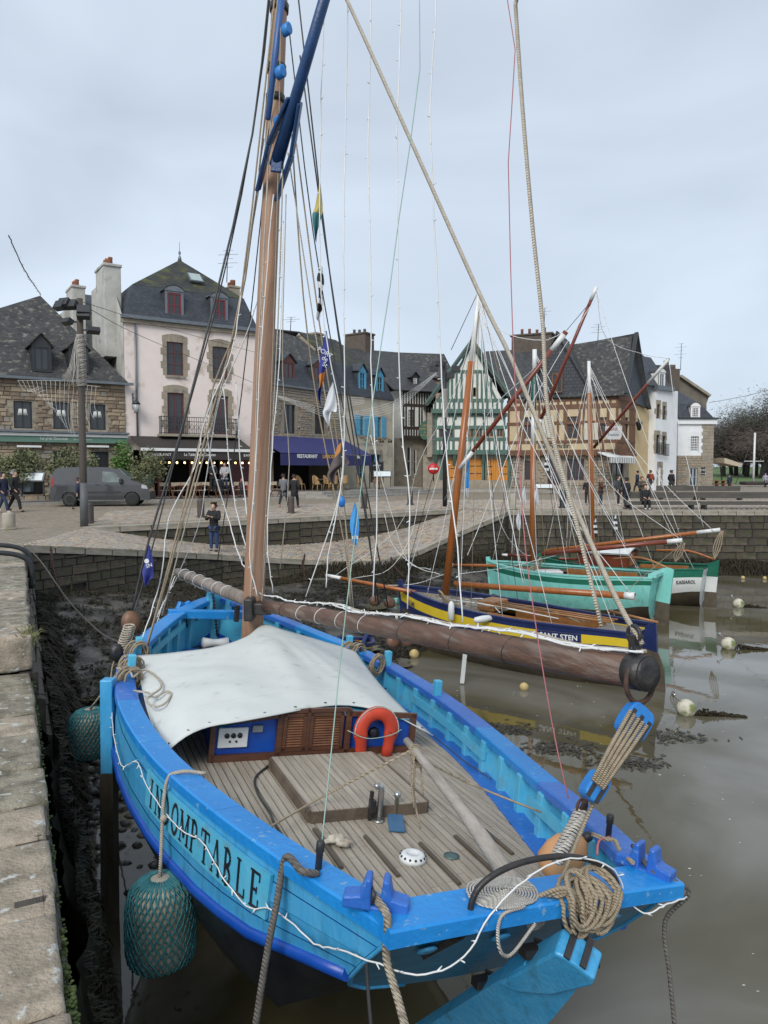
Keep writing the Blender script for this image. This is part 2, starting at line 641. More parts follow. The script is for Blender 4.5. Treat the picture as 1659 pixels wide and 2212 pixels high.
def cobble_cells(quads,size=(.21,.145),dz=.0,hgt=.05):
 cells=[]
 for a,b,c,d in quads:
  la,lc=(b-a).length,(d-a).length
  nr=max(1,int(lc/size[1]))
  for r_ in range(nr):
   t=(r_+.5)/nr
   p0,p1=a.lerp(d,t),b.lerp(c,t)
   ln=(p1-p0).length
   nc=max(1,int(ln/size[0]))
   for q in range(nc):
    s_=(q+.5+(.5 if r_%2 else 0)*.9)/nc
    if s_>1:continue
    p=p0.lerp(p1,s_)
    x=(p1-p0).normalized()
    y=(d-a)
    y=(y-x*y.dot(x)).normalized()
    z=x.cross(y)
    w_,h_=ln/nc*R.uniform(.88,1),lc/nr*R.uniform(.85,1)
    m=frame(x*w_,y*h_,z*hgt,p+Vector((0,0,dz+R.uniform(-.006,.008))))
    cells.append((m,1/p.length))
 return cells
cells=[]
for i in range(len(SLIP_OUT)-1):
 cells+=cobble_cells([(SLIP_OUT[i],SLIP_OUT[i+1],SLIP_IN[i+1],SLIP_IN[i])])
block_pieces('cobble',slip_o,cells,COB,300,'cobbles')
pl=bpy.data.objects['plaza']
cells=[]
for i in range(1,len(near)-2):
 a,b,c,d=Vector(near[i]),Vector(near[i+1]),Vector(far[i+1]),Vector(far[i])
 a,b=a.lerp(d,.16),b.lerp(c,.16)
 if(b-a).length>.5:
  cells+=cobble_cells([(a,b,c,d)],(.24,.2),.0,.05)
block_pieces('cobble',pl,cells,COB,300,'cobbles')
# --- walls of cut blocks
BLK=[unit_block('block',m,.05,.02,i)for i,m in enumerate((m_wallst,m_wallst2,m_wallst,m_wallst2))]
CPS=[unit_block('coping_stone',m,.03,.01,20+i)for i,m in enumerate((m_granite,m_granite))]
def harbour_wall(name,label,top,bot,course=.36,blen=(.5,1.1),batter=.06,coping=(.16,.5),out_sign=1,thick=.6,cop_len=(.7,1.3),cat_='wall',clip=None):
 """top: polyline (left to right seen from the water); bot: bottom heights"""
 root=thing(name,label,cat_,tuple(top[0]))
 back=MB()
 cells,cps=[],[]
 for i in range(len(top)-1):
  a,b=Vector(top[i]),Vector(top[i+1])
  za,zb=bot[i],bot[i+1]
  h=Vector((b.x-a.x,b.y-a.y,0))
  ln=h.length
  x=h.normalized()
  n_=Vector((x.y,-x.x,0))
  rec=n_*-.06
  back.poly([Vector((a.x,a.y,za))+n_*batter*(a.z-za)+rec,Vector((b.x,b.y,zb))+n_*batter*(b.z-zb)+rec,b+rec,a+rec])
  zmin=min(za,zb)
  zt=max(a.z,b.z)
  k=0
  z=zt-(coping[0]if coping else 0)
  while z>zmin-.02:
   hh=course*R.uniform(.8,1.15)
   s_=-R.uniform(0,.5)
   while s_<ln:
    w_=R.uniform(*blen)
    s0,s1=max(0,s_),min(ln,s_+w_)
    s_+=w_
    if s1-s0<.08:continue
    sm_=(s0+s1)/2
    ztop=lerp(a.z,b.z,sm_/ln)-(coping[0]if coping else 0)
    zbo=lerp(za,zb,sm_/ln)
    t1,t0=min(z,ztop),max(z-hh,zbo)
    if t1-t0<.05:continue
    zc=(t0+t1)/2
    p=a+x*sm_
    p=Vector((p.x,p.y,zc))+n_*(batter*(ztop-zc)-.11+R.uniform(-.012,.02))
    if clip and clip(p):continue
    m=frame(x*(s1-s0-.018),n_*-.2,Vector((0,0,t1-t0-.018)),p)
    cells.append((m,(s1-s0)/p.length))
   z-=hh
  if coping:
   nn=max(1,round(ln/R.uniform(*cop_len)))
   for q in range(nn):
    p=a.lerp(b,(q+.5)/nn)
    xx=(b-a).normalized()
    zz=n_.cross(xx)
    zz=zz if zz.z>0 else-zz
    m=frame(xx*(ln/nn-.012),n_*-coping[1],zz*coping[0],p+n_*(-coping[1]/2+.03)-zz*(coping[0]/2-.012-R.uniform(0,.01)))
    cps.append((m,1))
 back.build('joint_face',m_back,root)
 block_pieces('block',root,cells,BLK,300,'blocks')
 if cps:block_pieces('coping_stone',root,cps,CPS,300)
 return root
bz=[mud_z(p.x,p.y-.4)-.15 for p in SLIP_OUT]
bz[0]-=.1
drain=PY(152,1271,20.6)
sw=harbour_wall('slipway_wall','dark damp stone wall with weedy foot edging the cobbled slipway',SLIP_OUT,bz,coping=(.2,.55),course=.27,blen=(.3,.85),clip=lambda p:abs(p.x-drain.x)<.26 and abs(p.z-drain.z)<.2)
uw=harbour_wall('retaining_wall','stone retaining wall rising from the slipway to the plaza edge',EDGE,[p.z-.1 for p in SLIP_IN],coping=(.2,.8),course=.3,batter=.02)
rt=[Vector(p)for p in((5.4,33.3,-.03),(5.75,RW_Y,0),(9,RW_Y,0),(13,RW_Y,0),(18,RW_Y,0),(24,RW_Y,0),(34,RW_Y,0))]
rw=harbour_wall('quay_wall','mossy stone quay wall below the long wooden benches',rt,[-2.8]*2+[-3.2]*5,coping=(.2,.6),course=.36,blen=(.4,1.1))
lq=[]
yy=19.0
for y in(19.0,16,13,10.5,8.48):
 lq.append(Vector((quay_x(y),y,0)))
lw=harbour_wall('far_quay_wall','stone quay wall on the far side of the step, weed hanging at its foot',lq[::-1],[mud_z(p.x+.3,p.y)-.2 for p in lq[::-1]],coping=None,course=.4,batter=.16)
nq=[Vector((quay_x(y),y,NEARQ))for y in(-4,0,2,4,6,8.46)]
harbour_wall('near_quay_wall','stone quay wall beside the blue boat, thick black weed below',nq,[WATER-.3]*6,coping=None,course=.4,batter=.08)
# --- big coping stones of the left quay
def coping_row(parent,y0,y1,z,lens,width=1.0,hgt=.28):
 y=y0
 i=0
 while y<y1-.05:
  ln=lens[i]if i<len(lens)else R.uniform(.55,1.05)
  ye=min(y1,y+ln*.893)
  if y1-ye<.2:ye=y1
  a,b=Vector((quay_x(y),y,z)),Vector((quay_x(ye),ye,z))
  d_=(b-a).normalized()
  a,b=a+d_*.008,b-d_*.008
  ov=QN*R.uniform(-.015,.03)
  bk=QN*-(width+R.uniform(-.1,.15))
  dz=Vector((0,0,R.uniform(-.012,.012)))
  t=[a+ov+dz,b+ov+dz*.6,b+bk+dz,a+bk+dz]
  mb=MB()
  mb.hexa([p-Vector((0,0,hgt))for p in t],t)
  bm=bmesh.new()
  me_o=mb.build('coping_stone',m_coping if R.random()<.65 else m_coping2,parent,bevel=0)
  bm.from_mesh(me_o.data)
  bmesh.ops.bevel(bm,geom=bm.edges[:],offset=.035,segments=2,profile=.6,affect='EDGES')
  bmesh.ops.subdivide_edges(bm,edges=[e for e in bm.edges if e.calc_length()>.3],cuts=4,use_grid_fill=True)
  for v in bm.verts:
   q=v.co*4.5+Vector((i,y,0))
   k=.016*noise.noise(q)+.007*noise.noise(q*3.1)
   v.co+=v.normal*k
  for f in bm.faces:f.smooth=True
  bm.to_mesh(me_o.data)
  bm.free()
  y=ye
  i+=1
nqe=bpy.data.objects['near_quay_wall']
coping_row(nqe,-3.0,8.46,NEARQ+.01,[.9]*5+[.75,.95,.62,.8,.9,.55,.7,.85],1.15)
coping_row(lw,8.47,18.95,.03,[.8,.6,.75,.7,.9],1.0,.42)
mb=MB()
x_=(SLIP_OUT[1]-SLIP_OUT[0]);x_.z=0;x_.normalize()
n_=Vector((x_.y,-x_.x,0))
k0=(SLIP_OUT[0]-drain).dot(n_)
dc=drain+n_*k0
for s_,e_ in(((-.26,0),(.05,.44)),((.26,0),(.05,.44)),((0,.2),(.56,.05)),((0,-.2),(.56,.05))):
 mb.box(dc+x_*s_[0]+Vector((0,0,s_[1]))+n_*.02,(e_[0],.12,e_[1]),frame(x_,-n_,(0,0,1),(0,0,0)))
mb.build('drain_surround',m_wallst,sw)
# --- seaweed, weed strips, rocks, moss, puddles
def weed_mesh(name,pts,mat_,size=(.05,.14),lift=.05,hang=None):
 mb=MB()
 for p in pts:
  a=R.uniform(0,6.283)
  ln,w_=R.uniform(*size),R.uniform(.012,.03)
  k_=min(1,max(.3,Vector(p).y/12));ln*=k_;w_*=k_
  d_=Vector((math.cos(a),math.sin(a),0))
  if hang is not None:
   d_=(hang+Vector((R.uniform(-.5,.5),R.uniform(-.5,.5),R.uniform(-.3,.3)))).normalized()
  s_=d_.cross(Vector((0,0,1)))
  if s_.length<.05:s_=Vector((1,0,0))
  s_.normalize()
  u_=s_.cross(d_)
  p=Vector(p)
  l1=R.uniform(.2,1)*lift
  q0,q1,q2=p,p+d_*ln*.5+u_*l1,p+d_*ln+u_*l1*R.uniform(-.4,.8)
  b=len(mb.v)
  mb.v+=[tuple(q0-s_*w_*.5),tuple(q0+s_*w_*.5),tuple(q1+s_*w_),tuple(q1-s_*w_),tuple(q2+s_*w_*.3),tuple(q2-s_*w_*.3)]
  mb.face((b,b+1,b+2,b+3))
  mb.face((b+3,b+2,b+4,b+5))
 return mb.build(name,mat_,recalc=False,uv=False)
pts=[]
while len(pts)<26000:
 x,y=R.uniform(-11,9),R.uniform(7.5,34)
 if y<19 and x<quay_x(y)+.2:continue
 z=mud_z(x,y)
 if z<WATER+.015:continue
 dn=noise.noise((x*.45,y*.45,7))+.5*noise.noise((x*1.7,y*1.7,2))+.25*noise.noise((x*5,y*5,2))
 if dn<.02+R.uniform(-.15,.25):continue
 k=R.randint(1,4)
 for _ in range(k):
  pts.append((x+R.gauss(0,.05),y+R.gauss(0,.05),z+R.uniform(0,.03)))
stuff(weed_mesh('seaweed',pts,m_weed,(.10,.26),.07),'black seaweed strewn over the bare harbour mud','seaweed')
pts=[]
for i in range(16000):
 y=R.uniform(2.2,18.8)
 f=R.random()**1.3
 zb=max(mud_z(quay_x(y)+.5,y),WATER-.05)-.05
 zt=lerp(-1.0,-1.25,sstep((y-8)/8))+.15*noise.noise((y*1.5,0,0))
 z=lerp(zb,max(zt,zb+.25),f)
 off=lerp(lerp(.5,.85,sstep((y-8)/5)),.22,f**.7)+.18*noise.noise((y*1.1,f*2,3))
 p=Vector((quay_x(y),y,z))+QN*off
 pts.append(p)
stuff(weed_mesh('wall_seaweed',pts,m_weed,(.14,.34),.07,hang=Vector((.55,.28,-.7))),'thick black weed hanging at the foot of the near quay wall','seaweed')
mb=MB()
mb.smooth=True
def toe(a,b):
 y=lerp(1.5,18.9,a)
 zb=min(mud_z(quay_x(y)+.8,y),WATER)-.15
 zt=lerp(-1.05,-1.3,sstep((y-8)/8))
 z=lerp(zt,zb,b)
 off=lerp(.12,lerp(.5,.85,sstep((y-8)/5)),b**1.2)+.22*noise.noise((y*1.2,b*2,3))+.06*noise.noise((y*5,b*7,1))
 return Vector((quay_x(y),y,z))+QN*off
mb.grid(toe,150,14)
struct(mb.build('weedy_footing',m_weed,uv=False))
pts=[]
for i in range(9000):
 k=R.uniform(0,len(SLIP_OUT)-1.001)
 a,b=SLIP_OUT[int(k)],SLIP_OUT[int(k)+1]
 p=a.lerp(b,k%1)
 n_=Vector((b.y-a.y,-(b.x-a.x),0)).normalized()
 zb=mud_z(p.x,p.y)
 hmax=.12+.42*sstep((p.x+4.5)/2.5)
 if R.random()>.25+.75*sstep((p.x+5)/3):continue
 f=R.random()**1.5
 pts.append(Vector((p.x,p.y,zb+f*hmax))+n_*(.32+.25*(1-f)+R.uniform(0,.08)))
for i in range(9000):
 x=R.uniform(6,19)
 f=R.random()**1.3
 hmax=(.75+.3*noise.noise((x*.6,0,0))+.2*noise.noise((x*2,3,0)))*(1 if(x<10.2 or x>11.6)else .45)
 pts.append(Vector((x,RW_Y-.16-.35*(1-f)-R.uniform(0,.08),WATER+f*hmax)))
stuff(weed_mesh('wall_seaweed',pts,m_weed,(.16,.4),.08,hang=Vector((0,-.35,-.9))),'dark weed clinging to the far harbour walls','seaweed')
mb=MB()
for i in range(420):
 x,y=R.gauss(-4.1,.9),R.gauss(10.4,1.1)
 if x<quay_x(y)+.4:continue
 z=max(mud_z(x,y),WATER-.03)
 r_=R.uniform(.03,.10)
 mb.smooth=False
 mb.ball((x,y,z+r_*.25),r_,6,4,(R.uniform(.8,1.5),R.uniform(.8,1.3),R.uniform(.4,.8)))
stuff(mb.build('rubble_stones',m_rock,uv=False),'wet loose stones at the edge of the mud by the quay','stones')
mb=MB()
for i in range(620):
 x,y=R.uniform(1.5,16),R.uniform(3.2,22)
 if R.random()>.35+noise.noise((x*.5,y*.5,9))+.3:continue
 r_=R.uniform(.004,.022)*(1.7 if R.random()<.08 else 1)
 k=6
 ph=R.uniform(0,6)
 e=R.uniform(.35,1)
 mb.poly([(x+r_*R.uniform(.7,1.2)*math.cos(ph+j*6.283/k),y+r_*e*R.uniform(.7,1.2)*math.sin(ph+j*6.283/k),WATER+.004)for j in range(k)])
stuff(mb.build('foam_flecks',mat('foam',(.62,.62,.58),(.5,.5,.46),rough=.8),uv=False,recalc=False),'pale foam flecks scattered on the water','foam')
pts=[]
for cx_,cy_,r_,n_ in((5.3,13.2,.35,90),(3.0,12.6,.35,160),(2.2,4.4,.22,120),(2.35,3.55,.22,120),(2.2,13.6,.35,160),(-3.1,6.2,.5,300),(4.0,12.0,.35,150)):
 for i in range(n_):
  pts.append((cx_+R.gauss(0,r_),cy_+R.gauss(0,r_*.45),WATER+.006))
stuff(weed_mesh('floating_seaweed',pts,m_weed2,(.08,.2),.02),'small patches of weed floating on the brown water','seaweed')
def moss_strip(n,fn,size=(.02,.06)):
 mb=MB()
 for i in range(n):
  p,nrm=fn()
  r_=R.uniform(*size)
  mb.ball(p,r_,5,3,(1.4,1.4,.5))
 return mb
def mf():
 y=R.uniform(2,8.4)
 if noise.noise((y*1.3,5,0))<.02 and R.random()<.8:y=R.uniform(2.9,3.3)
 return Vector((quay_x(y),y,NEARQ-R.uniform(.03,.3)**1.0))+QN*R.uniform(.0,.04),None
stuff(moss_strip(1500,mf,(.004,.013)).build('moss',m_moss,uv=False),'bright green moss along the quay edge','moss')
pts=[]
mb=MB()
for i in range(160):
 p=Vector((quay_x(8.6),8.6,0))+QN*R.uniform(-.12,.06)+QD*R.uniform(-.12,.2)
 p.z=R.uniform(-.15,.02)
 d_=Vector((R.uniform(-1,1),R.uniform(-1,1),R.uniform(.3,1.2))).normalized()
 s_=d_.orthogonal().normalized()*.006
 e=p+d_*R.uniform(.08,.2)
 e2=p+d_*.6*(e-p).length+Vector((0,0,.02))
 mb.poly([p-s_,p+s_,e2+s_*.6,e-Vector((0,0,.05)),e2-s_*.6])
stuff(mb.build('grass_tuft',mat('dry_grass',(.14,.16,.06),(.22,.2,.1),scale=20,rough=.9),recalc=False,uv=False),'grass tuft growing from the step in the quay edge','grass')
mb=MB()
for i in range(26):
 x,y=R.uniform(-8,3),R.uniform(12,29)
 if x<quay_x(min(y,19))+1:continue
 z=mud_z(x,y)
 if z<WATER:continue
 r_=R.uniform(.25,.7)
 mb.poly([(x+r_*1.5*R.uniform(.7,1.2)*math.cos(k*.571),y+r_*R.uniform(.7,1.2)*math.sin(k*.571),z+.012)for k in range(11)])
struct(mb.build('puddles',m_water,uv=False))
#  HOUSES
m_glass=mat('window_glass',(.022,.026,.030),(.035,.04,.045),scale=.8,rough=.08,spec=.6)
m_stone_a=mat('rubble_tan',(.36,.285,.195),(.26,.20,.14),scale=2.5,rough=.85,bump=.5,bscale=25)
m_stone_b=mat('rubble_brown',(.24,.18,.125),(.165,.125,.09),scale=2.5,rough=.85,bump=.5,bscale=25)
m_stone_c=mat('rubble_grey',(.31,.275,.225),(.22,.195,.16),scale=2.5,rough=.85,bump=.5,bscale=25)
m_mortar=mat('lime_mortar',(.33,.28,.215),(.25,.21,.165),scale=3,rough=.95,bump=.4,bscale=30)
m_ashlar=mat('ashlar',(.33,.285,.215),(.235,.205,.16),scale=1.6,rough=.85,bump=.4,bscale=30,c3_=(.19,.17,.14),s3=3,t3=(.55,.7))
m_slate=mat('slate',(.078,.080,.084),(.048,.050,.055),scale=2.2,rough=.6,bump=.6,bscale=25,kind='slate',kw=dict(w=.24,h=.15,m=.012,d=.6,md=.4),c3_=(.13,.125,.10),s3=5.5,t3=(.60,.70))
m_slateb=mat('slate_blue',(.060,.068,.083),(.038,.044,.056),scale=2.2,rough=.5,bump=.6,bscale=25,kind='slate',kw=dict(w=.24,h=.15,m=.012,d=.65,md=.4))
m_slatem=mat('slate_mossy',(.060,.060,.052),(.036,.037,.036),scale=1.4,rough=.8,bump=.7,bscale=18,kind='slate',kw=dict(w=.24,h=.15,m=.012,d=.6,md=.45),c3_=(.095,.105,.032),s3=1.2,t3=(.50,.66))
m_lichen=mat('slate_lichen',(.078,.077,.075),(.046,.046,.048),scale=1.6,rough=.8,bump=.6,bscale=18,kind='slate',kw=dict(w=.24,h=.15,m=.012,d=.6,md=.45),c3_=(.20,.195,.16),s3=3.0,t3=(.55,.66))
m_pink=mat('pink_render',(.76,.665,.615),(.71,.61,.56),scale=1.1,rough=.9,bump=.3,bscale=14,c3_=(.44,.37,.30),s3=1.1,t3=(.57,.74))
m_grender=mat('grey_render',(.50,.49,.45),(.36,.355,.32),scale=.9,rough=.9,bump=.3,bscale=12,c3_=(.25,.25,.22),s3=1.5,t3=(.58,.72))
m_cream=mat('cream_render',(.50,.445,.345),(.43,.385,.30),scale=.8,rough=.9,bump=.3,bscale=12,c3_=(.34,.31,.25),s3=1.1,t3=(.55,.7))
m_whiter=mat('white_render',(.74,.755,.76),(.66,.675,.68),scale=.9,rough=.9,bump=.2,bscale=14)
m_yellow=mat('yellow_render',(.60,.46,.255),(.52,.40,.22),scale=1.2,rough=.9,bump=.2,bscale=14)
m_limew=mat('limewash',(.68,.68,.63),(.58,.575,.52),scale=1.6,rough=.9,bump=.3,bscale=12)
m_limey=mat('limewash_ochre',(.52,.425,.27),(.45,.365,.23),scale=1.6,rough=.9,bump=.3,bscale=12)
m_timg=mat('timber_green',(.085,.155,.125),(.06,.115,.095),scale=3,rough=.75,bump=.3,bscale=16)
m_timb=mat('timber_brown',(.165,.082,.044),(.115,.057,.032),scale=3,rough=.75,bump=.3,bscale=16)
m_timd=mat('timber_dark',(.045,.032,.026),(.03,.022,.018),scale=3,rough=.75,bump=.3,bscale=16)
m_red=mat('red_paint',(.24,.025,.032),(.19,.02,.026),rough=.5)
m_dred=mat('maroon_paint',(.12,.035,.035),(.09,.028,.03),rough=.5)
m_brickr=mat('dormer_brown_red',(.15,.055,.045),(.11,.042,.036),rough=.6)
m_sky=mat('shutter_sky_blue',(.105,.36,.53),(.085,.31,.47),rough=.55)
m_navy=mat('awning_navy',(.022,.024,.105),(.03,.032,.13),scale=.8,rough=.8,kind='uv')
m_awnb=mat('awning_brown',(.030,.024,.022),(.042,.034,.03),scale=.8,rough=.8)
m_awng=mat('awning_green',(.105,.20,.155),(.125,.225,.175),scale=1.2,rough=.8)
m_anth=mat('anthracite',(.028,.030,.033),(.02,.022,.024),rough=.5)
m_zinc=mat('zinc',(.17,.19,.21),(.13,.145,.16),rough=.45,metal=.3)
m_pot=mat('terracotta',(.32,.125,.065),(.22,.085,.05),scale=6,rough=.8)
m_orangew=mat('orange_door',(.56,.225,.03),(.50,.195,.026),scale=3,rough=.6,stretch=(6,6,.5))
m_wpaint=mat('white_paint',(.74,.74,.72),(.68,.68,.66),rough=.5)
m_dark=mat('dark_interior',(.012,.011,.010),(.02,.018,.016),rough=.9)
m_letter=mat('letter_white',(.78,.78,.76),rough=.6)
m_gold=mat('letter_gold',(.62,.36,.08),rough=.6)
class Fac:
 def __init__(s,x,y,th,base):
  s.o=Vector((x,y,0));s.th=rad(th);s.base=base
  s.d=Vector((math.cos(s.th),math.sin(s.th),0))
  s.n=Vector((s.d.y,-s.d.x,0))
 def sz(s,uv,off=0.0):
  r=ray(*uv)
  k=((s.o-CAMP).dot(s.n)+off)/r.dot(s.n)
  p=CAMP+r*k
  return(p-s.o).dot(s.d),p.z
 def P(s,a,z,off=0.0):return s.o+s.d*a+s.n*off+Vector((0,0,z))
 def W(s,uv,off=0.0):
  a,z=s.sz(uv,off);return s.P(a,z,off)
 def box(s,mb,a0,a1,z0,z1,o0,o1):
  mb.hexa([s.P(a0,z0,o1),s.P(a1,z0,o1),s.P(a1,z0,o0),s.P(a0,z0,o0)],[s.P(a0,z1,o1),s.P(a1,z1,o1),s.P(a1,z1,o0),s.P(a0,z1,o0)])
 def R(s,cv,x0,y0,x1,y1,off=0.0):
  """picture box -> (a0, a1, z0, z1) on the facade"""
  l,r_=s.sz(cv(x0,(y0+y1)/2),off)[0],s.sz(cv(x1,(y0+y1)/2),off)[0]
  xm=(x0+x1)/2
  return l,r_,s.sz(cv(xm,y1),off)[1],s.sz(cv(xm,y0),off)[1]
 def M(s,a,z,off):return frame(s.d,(0,0,1),s.n,s.P(a,z,off))
def wall_mesh(F,a0,a1,z0,z1,holes,off=0.0,depth=.22,mb=None):
 mb=mb or MB()
 hs=[(max(a0,h[0]),min(a1,h[1]),max(z0,h[2]),min(z1,h[3]))for h in holes]
 hs=[h for h in hs if h[1]-h[0]>.02 and h[3]-h[2]>.02]
 A=sorted({a0,a1,*[h[0]for h in hs],*[h[1]for h in hs]})
 Zs=sorted({z0,z1,*[h[2]for h in hs],*[h[3]for h in hs]})
 for i in range(len(A)-1):
  for j in range(len(Zs)-1):
   am,zm=(A[i]+A[i+1])/2,(Zs[j]+Zs[j+1])/2
   if any(h[0]<am<h[1]and h[2]<zm<h[3]for h in hs):continue
   mb.poly([F.P(A[i],Zs[j],off),F.P(A[i+1],Zs[j],off),F.P(A[i+1],Zs[j+1],off),F.P(A[i],Zs[j+1],off)])
 for h in hs:
  q=[(h[0],h[2]),(h[1],h[2]),(h[1],h[3]),(h[0],h[3])]
  for k in range(4):
   p,r_=q[k],q[(k+1)%4]
   mb.poly([F.P(*p,off),F.P(*r_,off),F.P(*r_,off-depth),F.P(*p,off-depth)])
 return mb
def body(F,a0,a1,z0,z1,D,m,holes,root,name='wall',sides=True,off=0.0):
 mb=wall_mesh(F,a0,a1,z0,z1,holes,off)
 if sides:
  mb.poly([F.P(a0,z0,off),F.P(a0,z1,off),F.P(a0,z1,-D),F.P(a0,z0,-D)])
  mb.poly([F.P(a1,z0,off),F.P(a1,z1,off),F.P(a1,z1,-D),F.P(a1,z0,-D)])
  mb.poly([F.P(a0,z0,-D),F.P(a0,z1,-D),F.P(a1,z1,-D),F.P(a1,z0,-D)])
 o=mb.build(name,m,root,recalc=False)
 db=MB()
 for h in holes:
  db.poly([F.P(h[0]-.1,h[2]-.1,off-.6),F.P(h[1]+.1,h[2]-.1,off-.6),F.P(h[1]+.1,h[3]+.1,off-.6),F.P(h[0]-.1,h[3]+.1,off-.6)])
 return o
def window(F,root,b,fm,nx=2,ny=3,fw=.07,off=0.0,dep=.14,bar=.035,sill=None,surround=None,arch=False,name='window',glass=None,lintel=None,shut=None):
 a0,a1,z0,z1=b
 o0=off-dep
 mb=MB()
 F.box(mb,a0,a0+fw,z0,z1,o0,o0+.06);F.box(mb,a1-fw,a1,z0,z1,o0,o0+.06)
 F.box(mb,a0+fw,a1-fw,z0,z0+fw,o0,o0+.058);F.box(mb,a0+fw,a1-fw,z1-fw,z1,o0,o0+.058)
 for i in range(1,nx):
  c_=lerp(a0,a1,i/nx);w_=fw*.9 if(nx==2 or i*2==nx)else bar
  F.box(mb,c_-w_/2,c_+w_/2,z0+fw,z1-fw,o0,o0+.055)
 for j in range(1,ny):
  c_=lerp(z0,z1,j/ny)
  F.box(mb,a0+fw,a1-fw,c_-bar/2,c_+bar/2,o0,o0+.05)
 wo=mb.build(name,fm,root,recalc=False,uv=False)
 g=MB()
 g.poly([F.P(a0,z0,o0+.02),F.P(a1,z0,o0+.02),F.P(a1,z1,o0+.02),F.P(a0,z1,o0+.02)])
 g.build('pane',glass or m_glass,wo,recalc=False,uv=False)
 if sill:
  s_=MB()
  F.box(s_,a0-.1,a1+.1,z0-.14,z0,off-.1,off+.10)
  s_.build('sill',sill,wo)
 if surround:
  sm_,w_=surround
  n=max(3,round((z1-z0)/.38))
  for k in range(n):
   q0,q1=lerp(z0,z1,k/n),lerp(z0,z1,(k+1)/n)
   e=w_*(1.35 if k%2 else .9)
   for s0,s1 in((a0-e,a0),(a1,a1+e)):
    s_=MB()
    F.box(s_,s0,s1,q0+.006,q1-.006,off-.1,off+.025+.004*(k%2))
    s_.build('quoin',sm_,wo,uv=False)
  nl=5 if arch else 3
  rise=.14 if arch else 0
  for k in range(nl):
   f0,f1=k/nl,(k+1)/nl
   s0,s1=lerp(a0-w_,a1+w_,f0),lerp(a0-w_,a1+w_,f1)
   g0,g1=rise*(1-(2*f0-1)**2),rise*(1-(2*f1-1)**2)
   s_=MB()
   r_=[F.P(s0+.006,z1-.06+g0*.3,off+.03),F.P(s1-.006,z1-.06+g1*.3,off+.03),F.P(s1-.006,z1+.3+g1,off+.03),F.P(s0+.006,z1+.3+g0,off+.03)]
   s_.prism(r_,F.n*-.13)
   s_.build('voussoir',sm_,wo,uv=False)
 if shut:
  sm_,w_=shut
  for s0,s1 in((a0-w_-.03,a0-.03),(a1+.03,a1+w_+.03)):
   s_=MB()
   F.box(s_,s0,s1,z0,z1,off+.01,off+.05)
   for k in range(4):
    q0,q1=lerp(z0,z1,(k+.12)/4),lerp(z0,z1,(k+.88)/4)
    F.box(s_,s0+.05,s1-.05,q0,q1,off+.05,off+.065)
   s_.build('shutter',sm_,wo,uv=False)
 return wo
def rubble(F,root,a0,a1,z0,z1,holes,mats,wr=(.22,.6),hr=(.14,.26),off=0.0,limit=300,seed=0,mar=.0):
 meshes=[unit_block('stone',m,.10,.05,seed+i)for i,m in enumerate(mats)]
 cells=[]
 z=z0
 while z<z1-.05:
  h_=min(R.uniform(*hr),z1-z)
  a=a0
  while a<a1-.04:
   w_=min(R.uniform(*wr),a1-a)
   if a1-a-w_<.12:w_=a1-a
   am,zm=a+w_/2,z+h_/2
   if not any(x[0]-mar-w_*.45<am<x[1]+mar+w_*.45 and x[2]-h_*.4<zm<x[3]+h_*.5 for x in holes):
    p=F.P(am,zm,off+R.uniform(-.015,.012))
    cells.append((frame(F.d*(w_-.022),-F.n*.11,Vector((0,0,h_-.022)),p),w_*h_))
   a+=w_
  z+=h_
 block_pieces('stone',root,cells,meshes,limit,'stones')
def roof_poly(root,pts,m,name='roof',th=.10):
 mb=MB()
 n=(pts[1]-pts[0]).cross(pts[-1]-pts[0]).normalized()
 if n.z<0:n=-n
 mb.prism([p for p in pts],n*-th)
 return mb.build(name,m,root)
def dormer(F,root,b,off,apexh,depth,wallm,roofm,framem,ny=3,eave=.12,arch=False,cheek=None,fm2=None,nx=2,fw=.07):
 """b: window box; off: front plane offset"""
 a0,a1,z0,z1=b
 j=.14
 mb=MB()
 F.box(mb,a0-j,a0,z0,z1+.1,off-.12,off);F.box(mb,a1,a1+j,z0,z1+.1,off-.12,off)
 F.box(mb,a0,a1,z1,z1+.1,off-.12,off);F.box(mb,a0-j,a1+j,z0-.1,z0,off-.12,off+.04)
 am=(a0+a1)/2
 if not arch:
  mb.prism([F.P(a0-j,z1+.1,off),F.P(a1+j,z1+.1,off),F.P(am,z1+apexh-.06,off)],F.n*-.1)
 else:
  mb.prism([F.P(a0-j-.08,z1+.1,off+.05)]+[F.P(lerp(a0-j-.08,a1+j+.08,k/8),z1+.1+apexh*math.sin(math.pi*k/8)**.8,off+.05)for k in range(0,9)]+[F.P(a1+j+.08,z1+.1,off+.05)],F.n*-.15)
 d=mb.build('dormer',fm2 or wallm,root)
 mb=MB()
 for s0 in(a0-j,a1+j):
  mb.poly([F.P(s0,z0,off-.02),F.P(s0,z1+.1,off-.02),F.P(s0,z1+.1,off-depth),F.P(s0,z0,off-depth)])
 mb.build('cheek',cheek or wallm,d,recalc=False)
 rm=MB()
 if not arch:
  for sd in(-1,1):
   e=(a0-j-eave)if sd<0 else(a1+j+eave)
   q=[F.P(e,z1+.02,off+.12),F.P(am,z1+apexh,off+.12),F.P(am,z1+apexh,off-depth-1.0),F.P(e,z1+.02,off-depth)]
   nn=(q[1]-q[0]).cross(q[3]-q[0]).normalized()
   if nn.z<0:nn=-nn
   rm.prism(q,nn*.06)
 else:
  rm.grid(lambda x,y:F.P(lerp(a0-j-.1,a1+j+.1,x),z1+.13+apexh*math.sin(math.pi*x)**.8,lerp(off+.08,off-depth,y)),8,1)
 rm.build('dormer_roof',roofm,d)
 w_=window(F,d,b,framem,nx,ny,fw=fw,off=off-.02,dep=.06)
 return d
